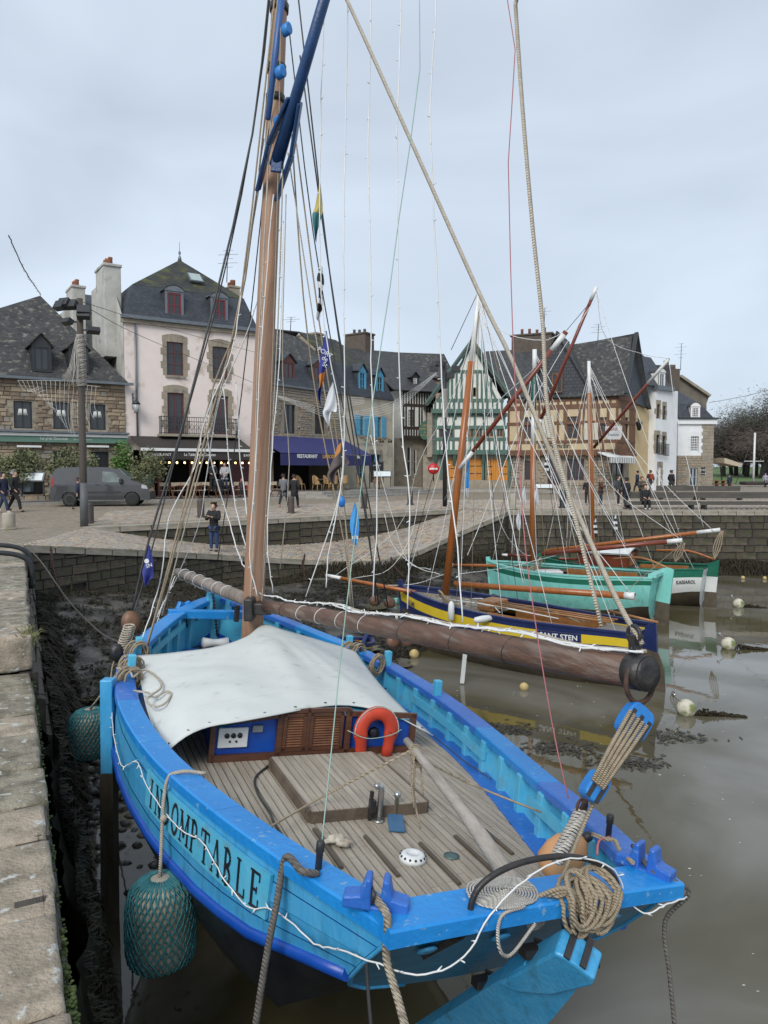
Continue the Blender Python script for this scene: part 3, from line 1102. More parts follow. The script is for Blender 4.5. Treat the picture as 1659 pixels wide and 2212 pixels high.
def chimney(root,c,sx,sy,z0,z1,m,th=0,pots=4,potm=None,name='chimney'):
 mb=MB()
 rm=Matrix.Rotation(th,4,'Z')
 mb.box((c[0],c[1],(z0+z1)/2),(sx,sy,z1-z0),rm)
 mb.box((c[0],c[1],z1+.04),(sx*1.08,sy*1.12,.16),rm)
 ch=mb.build(name,m,root,bevel=.03)
 for k in range(pots):
  p=Vector((c[0],c[1],0))+rm@Vector((lerp(-sx*.38,sx*.38,(k+.5)/pots),0,0))
  pm=MB()
  hh=R.uniform(.35,.6)
  pm.lathe([(.13,z1+.1),(.12,z1+.1+hh*.8),(.14,z1+.1+hh*.85),(.12,z1+.1+hh)],(p.x,p.y,0),(0,0,1),10)
  pm.build('chimney_pot',potm or m_pot,ch)
 return ch
def awning(F,root,a0,a1,zt,zf,out,m,val=.45,valm=None,bar=None,name='awning'):
 mb=MB()
 mb.hexa([F.P(a0,zt-.02,.05),F.P(a0,zf-.02,out),F.P(a1,zf-.02,out),F.P(a1,zt-.02,.05)],[F.P(a0,zt,.05),F.P(a0,zf,out),F.P(a1,zf,out),F.P(a1,zt,.05)])
 aw=mb.build(name,m,root)
 v=MB()
 F.box(v,a0,a1,zf-val,zf-.05,out-.02,out)
 v.build('valance',valm or m,aw,recalc=False)
 if bar:
  v=MB()
  F.box(v,a0-.03,a1+.03,zf-.09,zf+.07,out-.06,out+.07)
  v.build('front_bar',bar,aw)
 for t in(.12,.5,.88):
  v=MB()
  s_=lerp(a0,a1,t)
  v.bar(F.P(s_,zt-.25,.1),F.P(s_,zf-.1,out-.1),.05)
  v.build('arm',m_anth,aw)
 return aw
def beam(F,root,p,q,w_,m,off=.02,th=.10,name='beam'):
 """p, q: (a, z) ends"""
 d_=Vector((q[0]-p[0],q[1]-p[1])).normalized()
 n_=Vector((-d_.y,d_.x))*w_/2
 mb=MB()
 pts=[(p[0]+n_.x,p[1]+n_.y),(q[0]+n_.x,q[1]+n_.y),(q[0]-n_.x,q[1]-n_.y),(p[0]-n_.x,p[1]-n_.y)]
 mb.prism([F.P(*t,off)for t in pts],F.n*-th)
 return mb.build(name,m,root,uv=False)
def sign_text(F,root,name,txt,size,m,a,z,off,**k):
 return text_obj(name,txt,size,m,root,F.M(a,z,off),**k)
 # ---- 1. stone house on the left
F1=Fac(-14.6,42,33,.3)
ea=F1.sz((276,826))[1]
h1=thing('stone_house','rubble stone house with steep mossy slate roof and green shop fascia','house',tuple(F1.P(-4,0)))
w1=[F1.R(c1,*b)for b in((85,992,200,1165),(330,1000,437,1170),(558,1012,657,1174))]
d1=[F1.R(c1,*b)for b in((92,1298,217,1545),(333,1302,440,1545),(565,1306,678,1545))]
A0_=-9.6
body(F1,A0_,.02,.2,ea,9,m_mortar,w1+d1,h1)
rubble(F1,h1,A0_,0,.25,ea-.05,w1+d1,(m_stone_a,m_stone_b,m_stone_a,m_stone_c,m_stone_b),(.25,.75),(.14,.30),.03,300,100)
for b in w1:
 wo=window(F1,h1,b,m_anth,2,1,surround=(m_ashlar,.22),arch=True,sill=m_ashlar)
 am,zm=(b[0]+b[1])/2,lerp(b[2],b[3],.48)
 mb=MB()
 mb.lathe([(.26,0),(.19,.34)],F1.P(am,zm,-.108)-Vector((0,0,.0)),(0,0,1),12)
 mb.v=[tuple(Vector(p)-F1.n*((Vector(p)-F1.P(am,0,-.105)).dot(F1.n))*.93)for p in mb.v]
 mb.build('lamp_shade',mat('lampshade',(.62,.64,.60),rough=.8),wo)
for b in d1:
 wo=window(F1,h1,b,m_anth,2,1,surround=(m_ashlar,.25),arch=True,name='door',glass=m_anth)
r_b=F1.W(c1(797,878),.35)
r_a=F1.P(A0_-.4,r_b.z,.35)
apex=F1.W(c1(250,338),-4.6)
lf=F1.P(A0_-.4,lerp(r_b.z,apex.z,.36),-1.4)
lt=F1.W(c1(-40,492),-4.6)
bk=F1.P(.35,r_b.z,-9.2)
roof_poly(h1,[r_a,r_b,apex,lf],m_lichen,'roof')
roof_poly(h1,[lf,apex,lt],m_slatem,'roof_wing')
roof_poly(h1,[r_b,bk,apex],m_slate,'roof_hip')
mb=MB()
F1.box(mb,A0_-.4,.4,r_b.z-.16,r_b.z-.02,.28,.46)
mb.build('gutter',m_zinc,h1)
for b,ap in(((215,660,303,800),575),((444,680,535,808),603)):
 bx=F1.R(c1,*b,.1)
 az=F1.sz(c1((b[0]+b[2])/2,ap),.1)[1]
 dormer(F1,h1,bx,.1,az-bx[3],2.6,m_anth,m_slatem,m_anth,1,fw=.05)
mb=MB()
f0=F1.R(c1,0,1190,790,1252,.35)
F1.box(mb,A0_,f0[1],f0[2],f0[3]-.22,.0,.35)
fa=mb.build('shop_fascia',m_awng,h1)
mb=MB()
F1.box(mb,A0_,f0[1]+.05,f0[3]-.22,f0[3]-.05,.0,.42)
mb.build('awning_cassette',m_wpaint,fa,bevel=.03)
mb=MB()
F1.box(mb,A0_,f0[1]+.1,f0[3]-.03,f0[3]+.07,0,.55)
mb.build('fascia_lead',m_zinc,fa)
ta=F1.sz(c1(338,1228),.37)
sign_text(F1,fa,'lettering',"Le p'tit Goustan",.21,m_letter,ta[0],ta[1],.358)
ta=F1.sz(c1(480,1234),.37)
sign_text(F1,fa,'lettering',"MER, TERROIR & VEGETAL",.085,m_letter,ta[0]+.3,ta[1],.358)
for x0,x1 in((105,257),(540,675)):
 mb=MB()
 q=F1.R(c1,x0,1270,x1,1282,.2)
 F1.box(mb,q[0],q[1],q[2],q[3],.05,.3)
 mb.build('wall_heater',m_wpaint,h1)
 # ---- 2. pink house
h2=thing('pink_house','tall pink rendered house with slate mansard roof and maroon windows','house',tuple(F1.P(4,0)))
P1=F1.sz((559,716))[0]
cz=F1.sz((271,686))[1]
w2=[F1.R(c1,*b)for b in((1037,625,1140,835),(1322,655,1415,858))]
w2b=[F1.R(c1,*b)for b in((1042,940,1145,1198),(1325,960,1420,1202))]
shop2=(F1.sz(c1(830,1400))[0],P1-.3,.35,F1.sz(c1(1000,1300))[1])
body(F1,.02,P1,.2,cz,8,m_pink,w2+w2b+[shop2],h2)
mb=MB()
mb.poly([F1.P(-.0,.2,.002),F1.P(-.0,cz+3.0,-3.0),F1.P(-.0,cz+3.0,-8),F1.P(-.0,.2,-8)])
mb.poly([F1.P(-.0,.2,.002),F1.P(-.0,cz,.002),F1.P(-.0,cz+3.0,-3.0),F1.P(0,.2,-8)])
mb.build('side_wall',m_grender,h2,recalc=False)
for b in w2:window(F1,h2,b,m_dred,2,3,surround=(m_ashlar,.26),arch=True,sill=m_ashlar)
for b in w2b:window(F1,h2,b,m_dred,2,1,fw=.12,surround=(m_ashlar,.24),arch=True,name='french_window')
mb=MB()
F1.box(mb,-.15,P1+.1,cz-.28,cz-.06,.0,.18)
mb.build('cornice',m_ashlar,h2)
mb=MB()
F1.box(mb,-.15,P1+.15,cz-.05,cz+.14,.0,.34)
mb.build('gutter',m_zinc,h2)
mz=F1.sz(c1(1000,290),-.9)[1]
ms0,ms1=.05,P1-.05
tl,tr=F1.P(ms0+.75,mz,-.95),F1.P(ms1-.5,mz,-.95)
roof_poly(h2,[F1.P(ms0,cz+.14,.05),F1.P(ms1,cz+.14,.05),tr,tl],m_slateb,'mansard')
roof_poly(h2,[F1.P(ms0,cz+.14,.05),tl,F1.P(ms0+.75,mz,-7),F1.P(ms0,cz+.14,-8)],m_slateb,'mansard_side')
roof_poly(h2,[F1.P(ms1,cz+.14,.05),tr,F1.P(ms1-.5,mz,-7),F1.P(ms1,cz+.14,-8)],m_slateb,'mansard_side')
ap2=F1.W(c1(1118,118),-4.2)
for q in([tl,tr,ap2],[tr,F1.P(ms1-.5,mz,-7.4),ap2],[F1.P(ms0+.75,mz,-7.4),tl,ap2],[F1.P(ms1-.5,mz,-7.4),F1.P(ms0+.75,mz,-7.4),ap2]):
 roof_poly(h2,[p+Vector((0,0,.02))for p in q],m_slatem,'upper_roof')
mb=MB()
mb.lathe([(.14,-.1),(.09,.2),(.03,.3),(.09,.45),(.02,.6),(.012,1.1),(.001,1.2)],ap2,(0,0,1),10)
mb.build('finial',m_zinc,h2)
for b in((1042,322,1128,478),(1325,362,1405,515)):
 bx=F1.R(c1,*b,-.15)
 dormer(F1,h2,bx,-.15,.32,1.3,m_zinc,m_zinc,m_red,2,arch=True,cheek=m_slateb)
mb=MB()
q=[F1.W(c1(*p),-2.2)for p in((1172,190),(1240,205),(1258,265),(1190,255))]
e1=(q[1]-q[0]).normalized()
a_,z_=F1.sz(c1(1215,228),-2.0)
sl_=(ap2-(tl+tr)/2).normalized()
rc=F1.P(a_,z_,-2.0)
nn=e1.cross(sl_).normalized()
up2=(F1.n*-.62+Vector((0,0,.55))).normalized()
nn=F1.d.cross(up2)
nn=nn if nn.z>0 else-nn
mb.box(rc,(.85,.12,.95),frame(F1.d,nn,up2,(0,0,0)))
rl=mb.build('roof_light',m_zinc,h2)
mb=MB()
mb.box(rc+nn*.065,(.7,.02,.8),frame(F1.d,nn,up2,(0,0,0)))
mb.build('pane',mat('skylight_glass',(.30,.38,.36),(.36,.43,.42),rough=.1),rl)
ch0=F1.W(c1(672,180),-2.6)
chimney(h2,(ch0.x,ch0.y),2.1,.95,cz-2.0,F1.sz(c1(672,178),-2.6)[1],m_grender,F1.th+math.pi/2,4)
ch1=F1.W(c1(1440,300),-5)
chimney(h2,(ch1.x,ch1.y),1.3,.7,cz+1,ch1.z,m_ashlar,F1.th+math.pi/2,4)
hb_=thing('rear_house','grey rendered house rising behind the stone house roof, chimney on top','house',tuple(F1.P(-2,0,-9)))
q=F1.W(c1(470,300),-9)
mb=MB();F1.box(mb,F1.sz(c1(400,400),-9)[0],F1.sz(c1(620,400),-9)[0],.2,q.z-1.4,-9,-13)
mb.build('wall',m_grender,hb_)
mb=MB();zz=q.z-1.4
s0,s1=F1.sz(c1(400,400),-9)[0]-.2,F1.sz(c1(620,400),-9)[0]+3
mb.prism([F1.P(s0+1.0,zz,-8.8),F1.P(s0+1,zz,-13.2),F1.P(s0+1,zz+1.6,-11)],F1.d*(s1-s0-1))
mb.build('roof',m_slateb,hb_)
chimney(hb_,(q.x,q.y),2.0,.8,zz-3,q.z-.05,m_grender,F1.th+math.pi/2,3)
bb_=F1.R(c1,1005,1095,1478,1205,.55)
mb=MB()
F1.box(mb,bb_[0]-.1,bb_[1]+.1,bb_[2]-.12,bb_[2],0,.7)
bal=mb.build('balcony',m_ashlar,h2)
mb=MB()
for z in(bb_[2]+.08,bb_[3]-.03,bb_[3]-.28):mb.bar(F1.P(bb_[0],z,.6),F1.P(bb_[1],z,.6),.035)
n=34
for i in range(n+1):
 a=lerp(bb_[0],bb_[1],i/n)
 mb.bar(F1.P(a,bb_[2],.6),F1.P(a,bb_[3],.6),.02)
 if i<n and i%2==0:
  c_=lerp(bb_[0],bb_[1],(i+1)/n)
  mb.tube([F1.P(c_+.11*math.cos(t),lerp(bb_[2],bb_[3],.42)+.16*math.sin(t),.6)for t in[k/8*6.283 for k in range(8)]],.012,4,closed=True)
for a in(bb_[0],bb_[1]):
 for z in(bb_[2]+.08,bb_[3]-.03):mb.bar(F1.P(a,z,0),F1.P(a,z,.6),.03)
 for k in range(4):mb.bar(F1.P(a,bb_[2],.12+.13*k),F1.P(a,bb_[3],.12+.13*k),.02)
mb.build('railing',m_iron if 'm_iron' in globals()else m_anth,bal,uv=False)
mb=MB()
pz=F1.sz(c1(838,490))
mb.tube([F1.P(pz[0],cz-.1,.08),F1.P(pz[0]+.02,3.5,.08)],.06,8)
mb.build('drainpipe',m_zinc,h2)
aw=F1.R(c1,880,1215,1580,1290,2.2)
zt=F1.sz(c1(1000,1215))[1]
zf=F1.sz(c1(1200,1297),2.4)[1]
a0,a1=F1.sz(c1(880,1300),2.4)[0],F1.sz(c1(1582,1300),2.4)[0]
aw2=awning(F1,h2,a0,a1,zt,zf,2.4,m_awnb,.55,m_awnb,m_wpaint)
for x,y,t,s_ in((980,1316,'RESTAURANT',.22),(1245,1317,'La Table de St Goustan',.235),(1537,1322,'BAR',.22)):
 ta=F1.sz(c1(x,y),2.42)
 sign_text(F1,aw2,'lettering',t,s_,m_letter,ta[0],ta[1]-.1,2.412,spacing=1.15 if s_<.23 else .85)
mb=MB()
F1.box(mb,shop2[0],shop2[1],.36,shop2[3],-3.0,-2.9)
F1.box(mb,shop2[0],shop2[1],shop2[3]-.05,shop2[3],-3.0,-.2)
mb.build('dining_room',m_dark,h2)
for t0,t1 in((.185,.215),(.435,.465),(.685,.715),(.78,.985)):
 mb=MB()
 F1.box(mb,lerp(*shop2[:2],t0),lerp(*shop2[:2],t1),.35,shop2[3],-.15,-.03)
 mb.build('shopfront_panel',mat('shopfront_burgundy',(.10,.022,.028),rough=.5),h2)
gl=thing('light_garland','row of warm glowing bulbs under the brown restaurant awning','lights',tuple(F1.P(a0,zf-.7,2.0)))
mb=MB()
mb.tube([F1.P(lerp(a0,a1,i/20),zf-.6,2.1)for i in range(21)],.02,4)
mb.build('cable',m_anth,gl)
for i in range(15):
 mb=MB()
 mb.ball(F1.P(lerp(a0+.3,a1-.2,i/14),zf-.72,2.1),.06,8,6)
 mb.build('bulb',emit('warm_bulb',(1.0,.62,.25),3.0),gl)
ln=F1.W(c1(848,1030),.5)
la=thing('wall_lantern','black wrought iron lantern bracketed on the pink wall','lantern',tuple(ln))
mb=MB()
mb.lathe([(.12,-.35),(.22,.15),(.26,.18),(.12,.32),(.04,.42),(.001,.5)],ln,(0,0,1),6)
mb.build('lantern_body',m_anth,la)
mb=MB()
mb.lathe([(.125,-.33),(.215,.12)],ln,(0,0,1),6)
mb.v=[tuple(ln+(Vector(p)-ln)*1.03)for p in mb.v]
mb.build('glazing',mat('lantern_glass',(.4,.42,.42),rough=.15),la)
mb=MB()
mb.bar(ln+Vector((0,0,.5)),F1.P(F1.sz(c1(826,1000))[0],ln.z+.55,.02),.04)
mb.bar(F1.P(F1.sz(c1(826,1000))[0],ln.z-.1,.03),F1.P(F1.sz(c1(826,1000))[0],ln.z+.8,.03),.05)
mb.build('bracket',m_anth,la)
# ---- 3. stone restaurant, 4. cream biscuit shop
F3=Fac(-7.1,47.2,55,.35)
S1=F3.sz((738,850))[0]
S2=F3.sz((850,866))[0]
e3=F3.sz((588,829))[1]
h3=thing('stone_restaurant','grey rubble stone house with navy awning and red dormers','house',tuple(F3.P(3,0)))
w3=[F3.R(c2,*b)for b in((245,912,335,1155),(495,930,577,1162))]
sh3=(.1,S1-.25,.35,F3.sz(c2(400,1290))[1])
body(F3,-.6,S1,.2,e3,8,m_mortar,w3+[sh3],h3)
rubble(F3,h3,-.55,S1-.02,sh3[3]+.05,e3-.05,w3,(m_stone_c,m_stone_c,m_stone_a),(.2,.5),(.12,.2),.03,300,200,mar=.25)
for b in w3:window(F3,h3,b,m_anth,2,1,surround=(m_ashlar,.26),name='french_window')
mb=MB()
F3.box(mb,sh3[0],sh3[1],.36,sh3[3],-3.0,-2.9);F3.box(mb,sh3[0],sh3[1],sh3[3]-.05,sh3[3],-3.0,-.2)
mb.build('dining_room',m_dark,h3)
mt3=F3.sz(c2(400,560),-.8)[1]
roof_poly(h3,[F3.P(-.6,e3,.15),F3.P(S1,e3,.15),F3.P(S1,mt3,-.8),F3.P(-.4,mt3,-.8)],m_slateb,'mansard')
rp0,rp1=F3.W(c2(165,300),-4),F3.W(c2(520,430),-4)
roof_poly(h3,[F3.P(-.5,mt3,-.8),F3.P(S1,mt3,-.8),F3.P(S1,lerp(rp0.z,rp1.z,.5),-4),rp0+F3.d*-.6],m_lichen,'upper_roof')
roof_poly(h3,[F3.P(-.5,mt3,-.8),rp0+F3.d*-.6,F3.P(-.5,mt3,-8)],m_lichen,'upper_roof')
mb=MB();F3.box(mb,-.65,S1,e3-.1,e3+.02,.0,.25);mb.build('gutter',m_zinc,h3)
for b,ap in(((250,578,325,750),505),((495,610,570,770),545)):
 bx=F3.R(c2,*b,-.1)
 az=F3.sz(c2((b[0]+b[2])/2,ap),-.1)[1]
 dormer(F3,h3,bx,-.1,az-bx[3],1.3,m_brickr,m_slateb,m_dred,1,cheek=m_slateb)
p_=F3.W(c2(430,430),-6)
chimney(h3,(p_.x,p_.y),2.6,.9,mt3,F3.sz(c2(430,360),-6)[1],m_ashlar,F3.th+1.57,0)
mb=MB();mb.lathe([(.25,-.3),(.1,.1),(.15,.3),(.001,.6)],rp0+F3.d*-.3,(0,0,1),8);mb.build('finial',m_zinc,h3)
a0,a1=F3.sz(c2(320,1330),2.6)[0]-1.1,F3.sz(c2(960,1340),2.6)[0]
zt,zf=F3.sz(c2(300,1180))[1],F3.sz(c2(500,1318),2.6)[1]
aw3=awning(F3,h3,a0,a1,zt,zf,2.6,m_navy,.75,m_navy,None)
for x,y,t,s_,m in((438,1342,'RESTAURANT',.31,m_letter),(640,1345,'LA BOISSERIE',.33,m_gold),(856,1349,'BAR',.28,m_letter)):
 ta=F3.sz(c2(x,y),2.62)
 sign_text(F3,aw3,'lettering',t,s_,m,ta[0],ta[1],2.612,bold=.01)
h4=thing('cream_house','cream rendered house with sky blue shutters and painted BISCUITERIE sign','house',tuple(F3.P(S1+3,0)))
w4=[F3.R(c2,*b)for b in((865,1005,895,1172),(1008,1015,1037,1188))]
d4=[F3.R(c2,*b)for b in((850,1390,890,1560),(950,1320,1038,1560))]
body(F3,S1,S2,.2,e3,8,m_cream,w4+d4,h4)
for b in w4:window(F3,h4,b,m_sky,2,3,surround=(m_cream,.2),shut=(m_sky,.62),sill=m_ashlar)
for b in d4:window(F3,h4,b,m_sky,2,2,surround=(m_ashlar,.16),name='door')
mt4=F3.sz(c2(900,625),-.8)[1]
roof_poly(h4,[F3.P(S1,e3-.05,.15),F3.P(S2,e3-.05,.15),F3.P(S2-.7,mt4,-.8),F3.P(S1,mt4,-.8)],m_slateb,'mansard')
roof_poly(h4,[F3.P(S2,e3-.05,.15),F3.P(S2-.7,mt4,-.8),F3.P(S2-.7,mt4,-7),F3.P(S2,e3-.05,-8)],m_slateb,'mansard_side')
rp2=F3.W(c2(730,405),-4)
roof_poly(h4,[F3.P(S1,mt4,-.8),F3.P(S2-.7,mt4,-.8),F3.P(S2-2.2,rp2.z,-4),F3.P(S1,rp2.z,-4)],m_slatem,'upper_roof')
roof_poly(h4,[F3.P(S2-.7,mt4,-.8),F3.P(S2-.7,mt4,-7),F3.P(S2-2.2,rp2.z,-4)],m_slatem,'upper_roof')
roof_poly(h3,[F3.P(-.5,mt3,-8),F3.P(S1,mt3,-8),F3.P(S1,rp2.z,-4),rp0],m_slate,'upper_roof')
for b,ap in(((866,655,908,822),585),((1008,690,1050,850),618)):
 bx=F3.R(c2,*b,-.1)
 az=F3.sz(c2((b[0]+b[2])/2,ap),-.1)[1]
 dormer(F3,h4,bx,-.1,az-bx[3],1.3,m_sky,m_slateb,m_sky,3,cheek=m_slateb)
p_=F3.W(c2(862,420),-6)
chimney(h4,(p_.x,p_.y),2.2,1.3,mt4-1,F3.sz(c2(862,355),-6)[1],m_timd if False else mat('chimney_brown',(.12,.095,.075),(.085,.07,.055),rough=.9,bump=.4),F3.th+1.57,3,m_zinc)
ta=F3.sz(c2(950,1247),.02)
sign_text(F3,h4,'lettering','BISCUITERIE SAINT-GOUSTAN',.27,mat('letter_faded',(.22,.23,.26),rough=.9),ta[0],ta[1],.006,sx=.92)
for x in(905,980,1050):
 mb=MB()
 q=F3.sz(c2(x,1212))
 mb.tube([F3.P(q[0],q[1],0),F3.P(q[0]+.15,q[1]+.15,.35),F3.P(q[0]+.3,q[1],.5)],.025,5)
 mb.lathe([(.18,-.12),(.14,.08),(.02,.14)],F3.P(q[0]+.3,q[1]-.05,.5),(0,0,1),10)
 mb.build('sign_lamp',mat('bronze',(.10,.075,.04),rough=.4,metal=.5),h4)
mb=MB()
mb.tube([F3.P(S2-.15,e3-.2,.08),F3.P(S2-.15,.4,.08)],.06,8)
mb.build('drainpipe',mat('pipe_pale',(.5,.5,.46),rough=.6),h4)
# ---- 5. dark timbered houses in the side street
F5=Fac(.9,61.5,28,.4)
h5=thing('timbered_house','dark half timbered house jettied over the narrow side street','house',tuple(F5.P(2,0)))
a0,a1=F5.sz(c2(1142,1000))[0],F5.sz(c2(1425,1000))[0]
zj,ze=F5.sz(c2(1300,1195),.5)[1],F5.sz(c2(1300,800),.5)[1]
d5=[F5.R(c2,*b)for b in((1250,1260,1285,1500),(1305,1280,1330,1490))]
body(F5,a0,a1,.2,zj,9,m_ashlar,d5,h5)
for b in d5:window(F5,h5,b,m_wpaint,1,2,name='door')
w5=[F5.R(c2,*b,.5)for b in((1262,960,1305,1095),(1220,975,1235,1100),(1338,960,1362,1110),(1378,975,1392,1115))]
body(F5,F5.sz(c2(1212,1000),.5)[0],a1+.4,zj,ze,8,m_limew,w5[:2],h5,'jetty',off=.5)
window(F5,h5,w5[0],m_wpaint,3,5,fw=.05,off=.5);window(F5,h5,w5[1],m_wpaint,1,5,fw=.05,off=.5)
s0=F5.sz(c2(1212,1000),.5)[0]
for z in(zj+.1,F5.sz(c2(1300,1110),.5)[1],F5.sz(c2(1300,925),.5)[1],ze-.1):beam(F5,h5,(s0,z),(a1+.4,z),.24,m_timd,.53)
zz=[F5.sz(c2(1300,y),.5)[1]for y in(1190,1112,925,810)]
for i in range(13):
 a=lerp(s0+.1,a1+.3,i/12)
 beam(F5,h5,(a,zz[0]),(a,zz[1]),.15,m_timd,.525)
 beam(F5,h5,(a,zz[2]),(a,zz[3]),.15,m_timd,.525)
 if i in(0,1,3,4,6,7,9,10,12):beam(F5,h5,(a,zz[1]),(a,zz[2]),.14,m_timd,.525)
rt_=F5.sz(c2(1150,490),-3.5)[1]
roof_poly(h5,[F5.P(a0-.5,ze-.1,1.0),F5.P(a1+1.2,ze-.1,1.0),F5.P(a1-.5,rt_,-3.5),F5.P(a0-2.5,rt_,-3.5)],m_slate,'roof')
roof_poly(h5,[F5.P(a0-.5,ze-.1,-8),F5.P(a1+1.2,ze-.1,-8),F5.P(a1-.5,rt_,-3.5),F5.P(a0-2.5,rt_,-3.5)],m_slate,'roof')
bx=F5.R(c2,1302,702,1332,785,.2)
dormer(F5,h5,bx,.2,.5,1.6,m_anth,m_slate,m_wpaint,4,nx=2,fw=.05)
h5b=thing('back_street_house','pink walled house with lichen covered slate roof up the side street','house',(7,70,0))
F5b=Fac(4,69,12,.4)
a0b,a1b=F5b.sz(c2(1300,600))[0],F5b.sz(c2(1640,600))[0]
zeb=F5b.sz(c2(1400,700))[1]
body(F5b,a0b-1,a1b,.2,zeb,9,mat('pink_stucco',(.50,.31,.26),(.44,.27,.22),rough=.9),[],h5b)
zrb=F5b.sz(c2(1400,500),-3.5)[1]
roof_poly(h5b,[F5b.P(a0b-1.3,zeb,.4),F5b.P(a1b,zeb,.4),F5b.P(a1b,zrb,-3.5),F5b.P(a0b-1.3,zrb,-3.5)],m_lichen,'roof')
roof_poly(h5b,[F5b.P(a0b-1.3,zeb,-8),F5b.P(a1b,zeb,-8),F5b.P(a1b,zrb,-3.5),F5b.P(a0b-1.3,zrb,-3.5)],m_lichen,'roof')
mb=MB();mb.prism([F5b.P(a1b,zeb,.4),F5b.P(a1b,zrb,-3.5),F5b.P(a1b,zeb,-8)],F5b.d*-.1);mb.build('gable',m_slateb,h5b)
sg=thing('round_hanging_sign','green oval shop sign hanging from the timbered house','sign',tuple(F5.W(c2(1396,1130),.9)))
mb=MB();c_=F5.W(c2(1396,1130),.9)
mb.lathe([(.48,-.03),(.48,.03)],c_,(0,-1,.0),20);mb.v=[(p[0],p[1],c_.z+(p[2]-c_.z)*1.6)for p in mb.v]
mb.build('board',mat('sign_green',(.05,.15,.11),rough=.5),sg)
for t,dz,s_ in(('LES',.4,.26),('PLANCHES',.12,.20),('de',-.15,.2),('St Goustan',-.4,.17)):
 text_obj('lettering',t,s_,m_gold,sg,frame((1,0,0),(0,0,1),(0,-1,0),c_+Vector((0,-.04,dz))))
mb=MB();mb.bar(c_+Vector((0,0,.7)),c_+Vector((.5,2.0,.9)),.05);mb.bar(c_+Vector((0,0,.85)),c_+Vector((0,0,.6)),.04);mb.build('bracket',m_anth,sg)
# ---- 6. green half-timbered house
F6=Fac(0,60,0,.4)
h6=thing('green_timbered_house','white half timbered gabled house with green beams and orange doors','house',tuple(F6.P(7,0)))
g=lambda x,y,o=0.0:F6.sz(c3(x,y),o)
gl_,gr_=g(100,900)[0],g(562,900)[0]
z_gr,z_m,z_e,z_ap=g(300,1145)[1],g(300,870)[1],g(300,790)[1],g(345,415)[1]
d6=[F6.R(c3,*b)for b in((152,1175,245,1345),(325,1170,412,1310),(440,1175,580,1312))]
body(F6,gl_-.9,gr_+.3,.2,z_gr,10,m_ashlar,d6,h6,'ground_floor_wall')
for i,b in enumerate(d6):
 mb=MB()
 n=9 if i else 6
 for k in range(n):
  F6.box(mb,lerp(b[0],b[1],k/n)+.008,lerp(b[0],b[1],(k+1)/n)-.008,b[2],b[3],-.12,-.07-.004*(k%2))
 dd=mb.build('garage_door',m_orangew,h6,uv=False)
 for z in(.3,.65):
  mb=MB();F6.box(mb,b[0]+.05,b[0]+.5,lerp(b[2],b[3],z)-.03,lerp(b[2],b[3],z)+.03,-.07,-.05)
  F6.box(mb,b[1]-.5,b[1]-.05,lerp(b[2],b[3],z)-.03,lerp(b[2],b[3],z)+.03,-.07,-.05);mb.build('hinge',m_anth,dd,uv=False)
 for s_ in(b[0],b[1]):beam(F6,h6,(s_+(-.1 if s_==b[0]else .1),.3),(s_+(-.1 if s_==b[0]else .1),z_gr),.22,m_timg,.06)
mb=MB();F6.box(mb,gl_-.1,gr_+.3,.2,d6[2][2],.0,.12);mb.build('plinth',m_ashlar,h6)
w6=[F6.R(c3,*b,.5)for b in((128,975,225,1035),(315,972,360,1035),(373,972,415,1035),(435,970,492,1030),(506,968,550,1030))]
body(F6,gl_,gr_,z_gr,z_m,9,m_limew,w6,h6,'first_floor_wall',off=.5)
for b in w6:window(F6,h6,b,mat('window_ochre',(.30,.16,.06),rough=.6),2,1,off=.5,fw=.08)
for y,w_ in((1128,.36),(1043,.26),(966,.26),(885,.3)):
 z=g(300,y,.5)[1];beam(F6,h6,(gl_-.1,z),(gr_+.1,z),w_,m_timg,.56)
zz=[g(300,y,.5)[1]for y in(1115,1048,962,895)]
for x in(108,165,225,300,365,425,495,555):
 a=g(x,1000,.5)[0]
 beam(F6,h6,(a,zz[0]),(a,zz[1]),.2,m_timg,.54);beam(F6,h6,(a,zz[2]),(a,zz[3]),.2,m_timg,.54)
 beam(F6,h6,(a,zz[1]),(a,zz[2]),.16,m_timg,.535)
for x in(135,195,265,335,395,460,525):a=g(x,1080,.5)[0];beam(F6,h6,(a,zz[0]),(a,zz[1]),.14,m_timg,.535)
gz=g(300,860,.8)[1]
gL,gR=g(72,800,.8),g(562,752,.8)
gA=g(345,415,.8)
mb=MB()
fz=g(300,800,.8)[1]
mb.prism([F6.P(gL[0]+.25,gz,.8),F6.P(gR[0]-.1,gz,.8),F6.P(gR[0]-.1,fz,.8),F6.P(gA[0],gA[1]-.2,.8),F6.P(gL[0]+.25,fz-.2,.8)],F6.n*-.4)
mb.build('gable_wall',m_limew,h6)
for s_,y in((0,862),(1,845)):pass
beam(F6,h6,(gL[0]+.1,gz),(gR[0],gz),.34,m_timg,.87)
z2_=g(300,790,.8)[1]
beam(F6,h6,(gL[0]+.5,z2_),(gR[0]-.1,z2_),.26,m_timg,.86)
z3_=g(300,602,.8)[1]
def gspan(z):
 t=(z-fz)/(gA[1]-fz)
 return lerp(gL[0]+.3,gA[0],t),lerp(gR[0]-.1,gA[0],t)
q=gspan(z3_);beam(F6,h6,(q[0],z3_),(q[1],z3_),.24,m_timg,.86)
for i in range(15):
 a=lerp(gL[0]+.4,gR[0]-.25,i/14)
 beam(F6,h6,(a,gz+.15),(a,z2_-.1),.16,m_timg,.84)
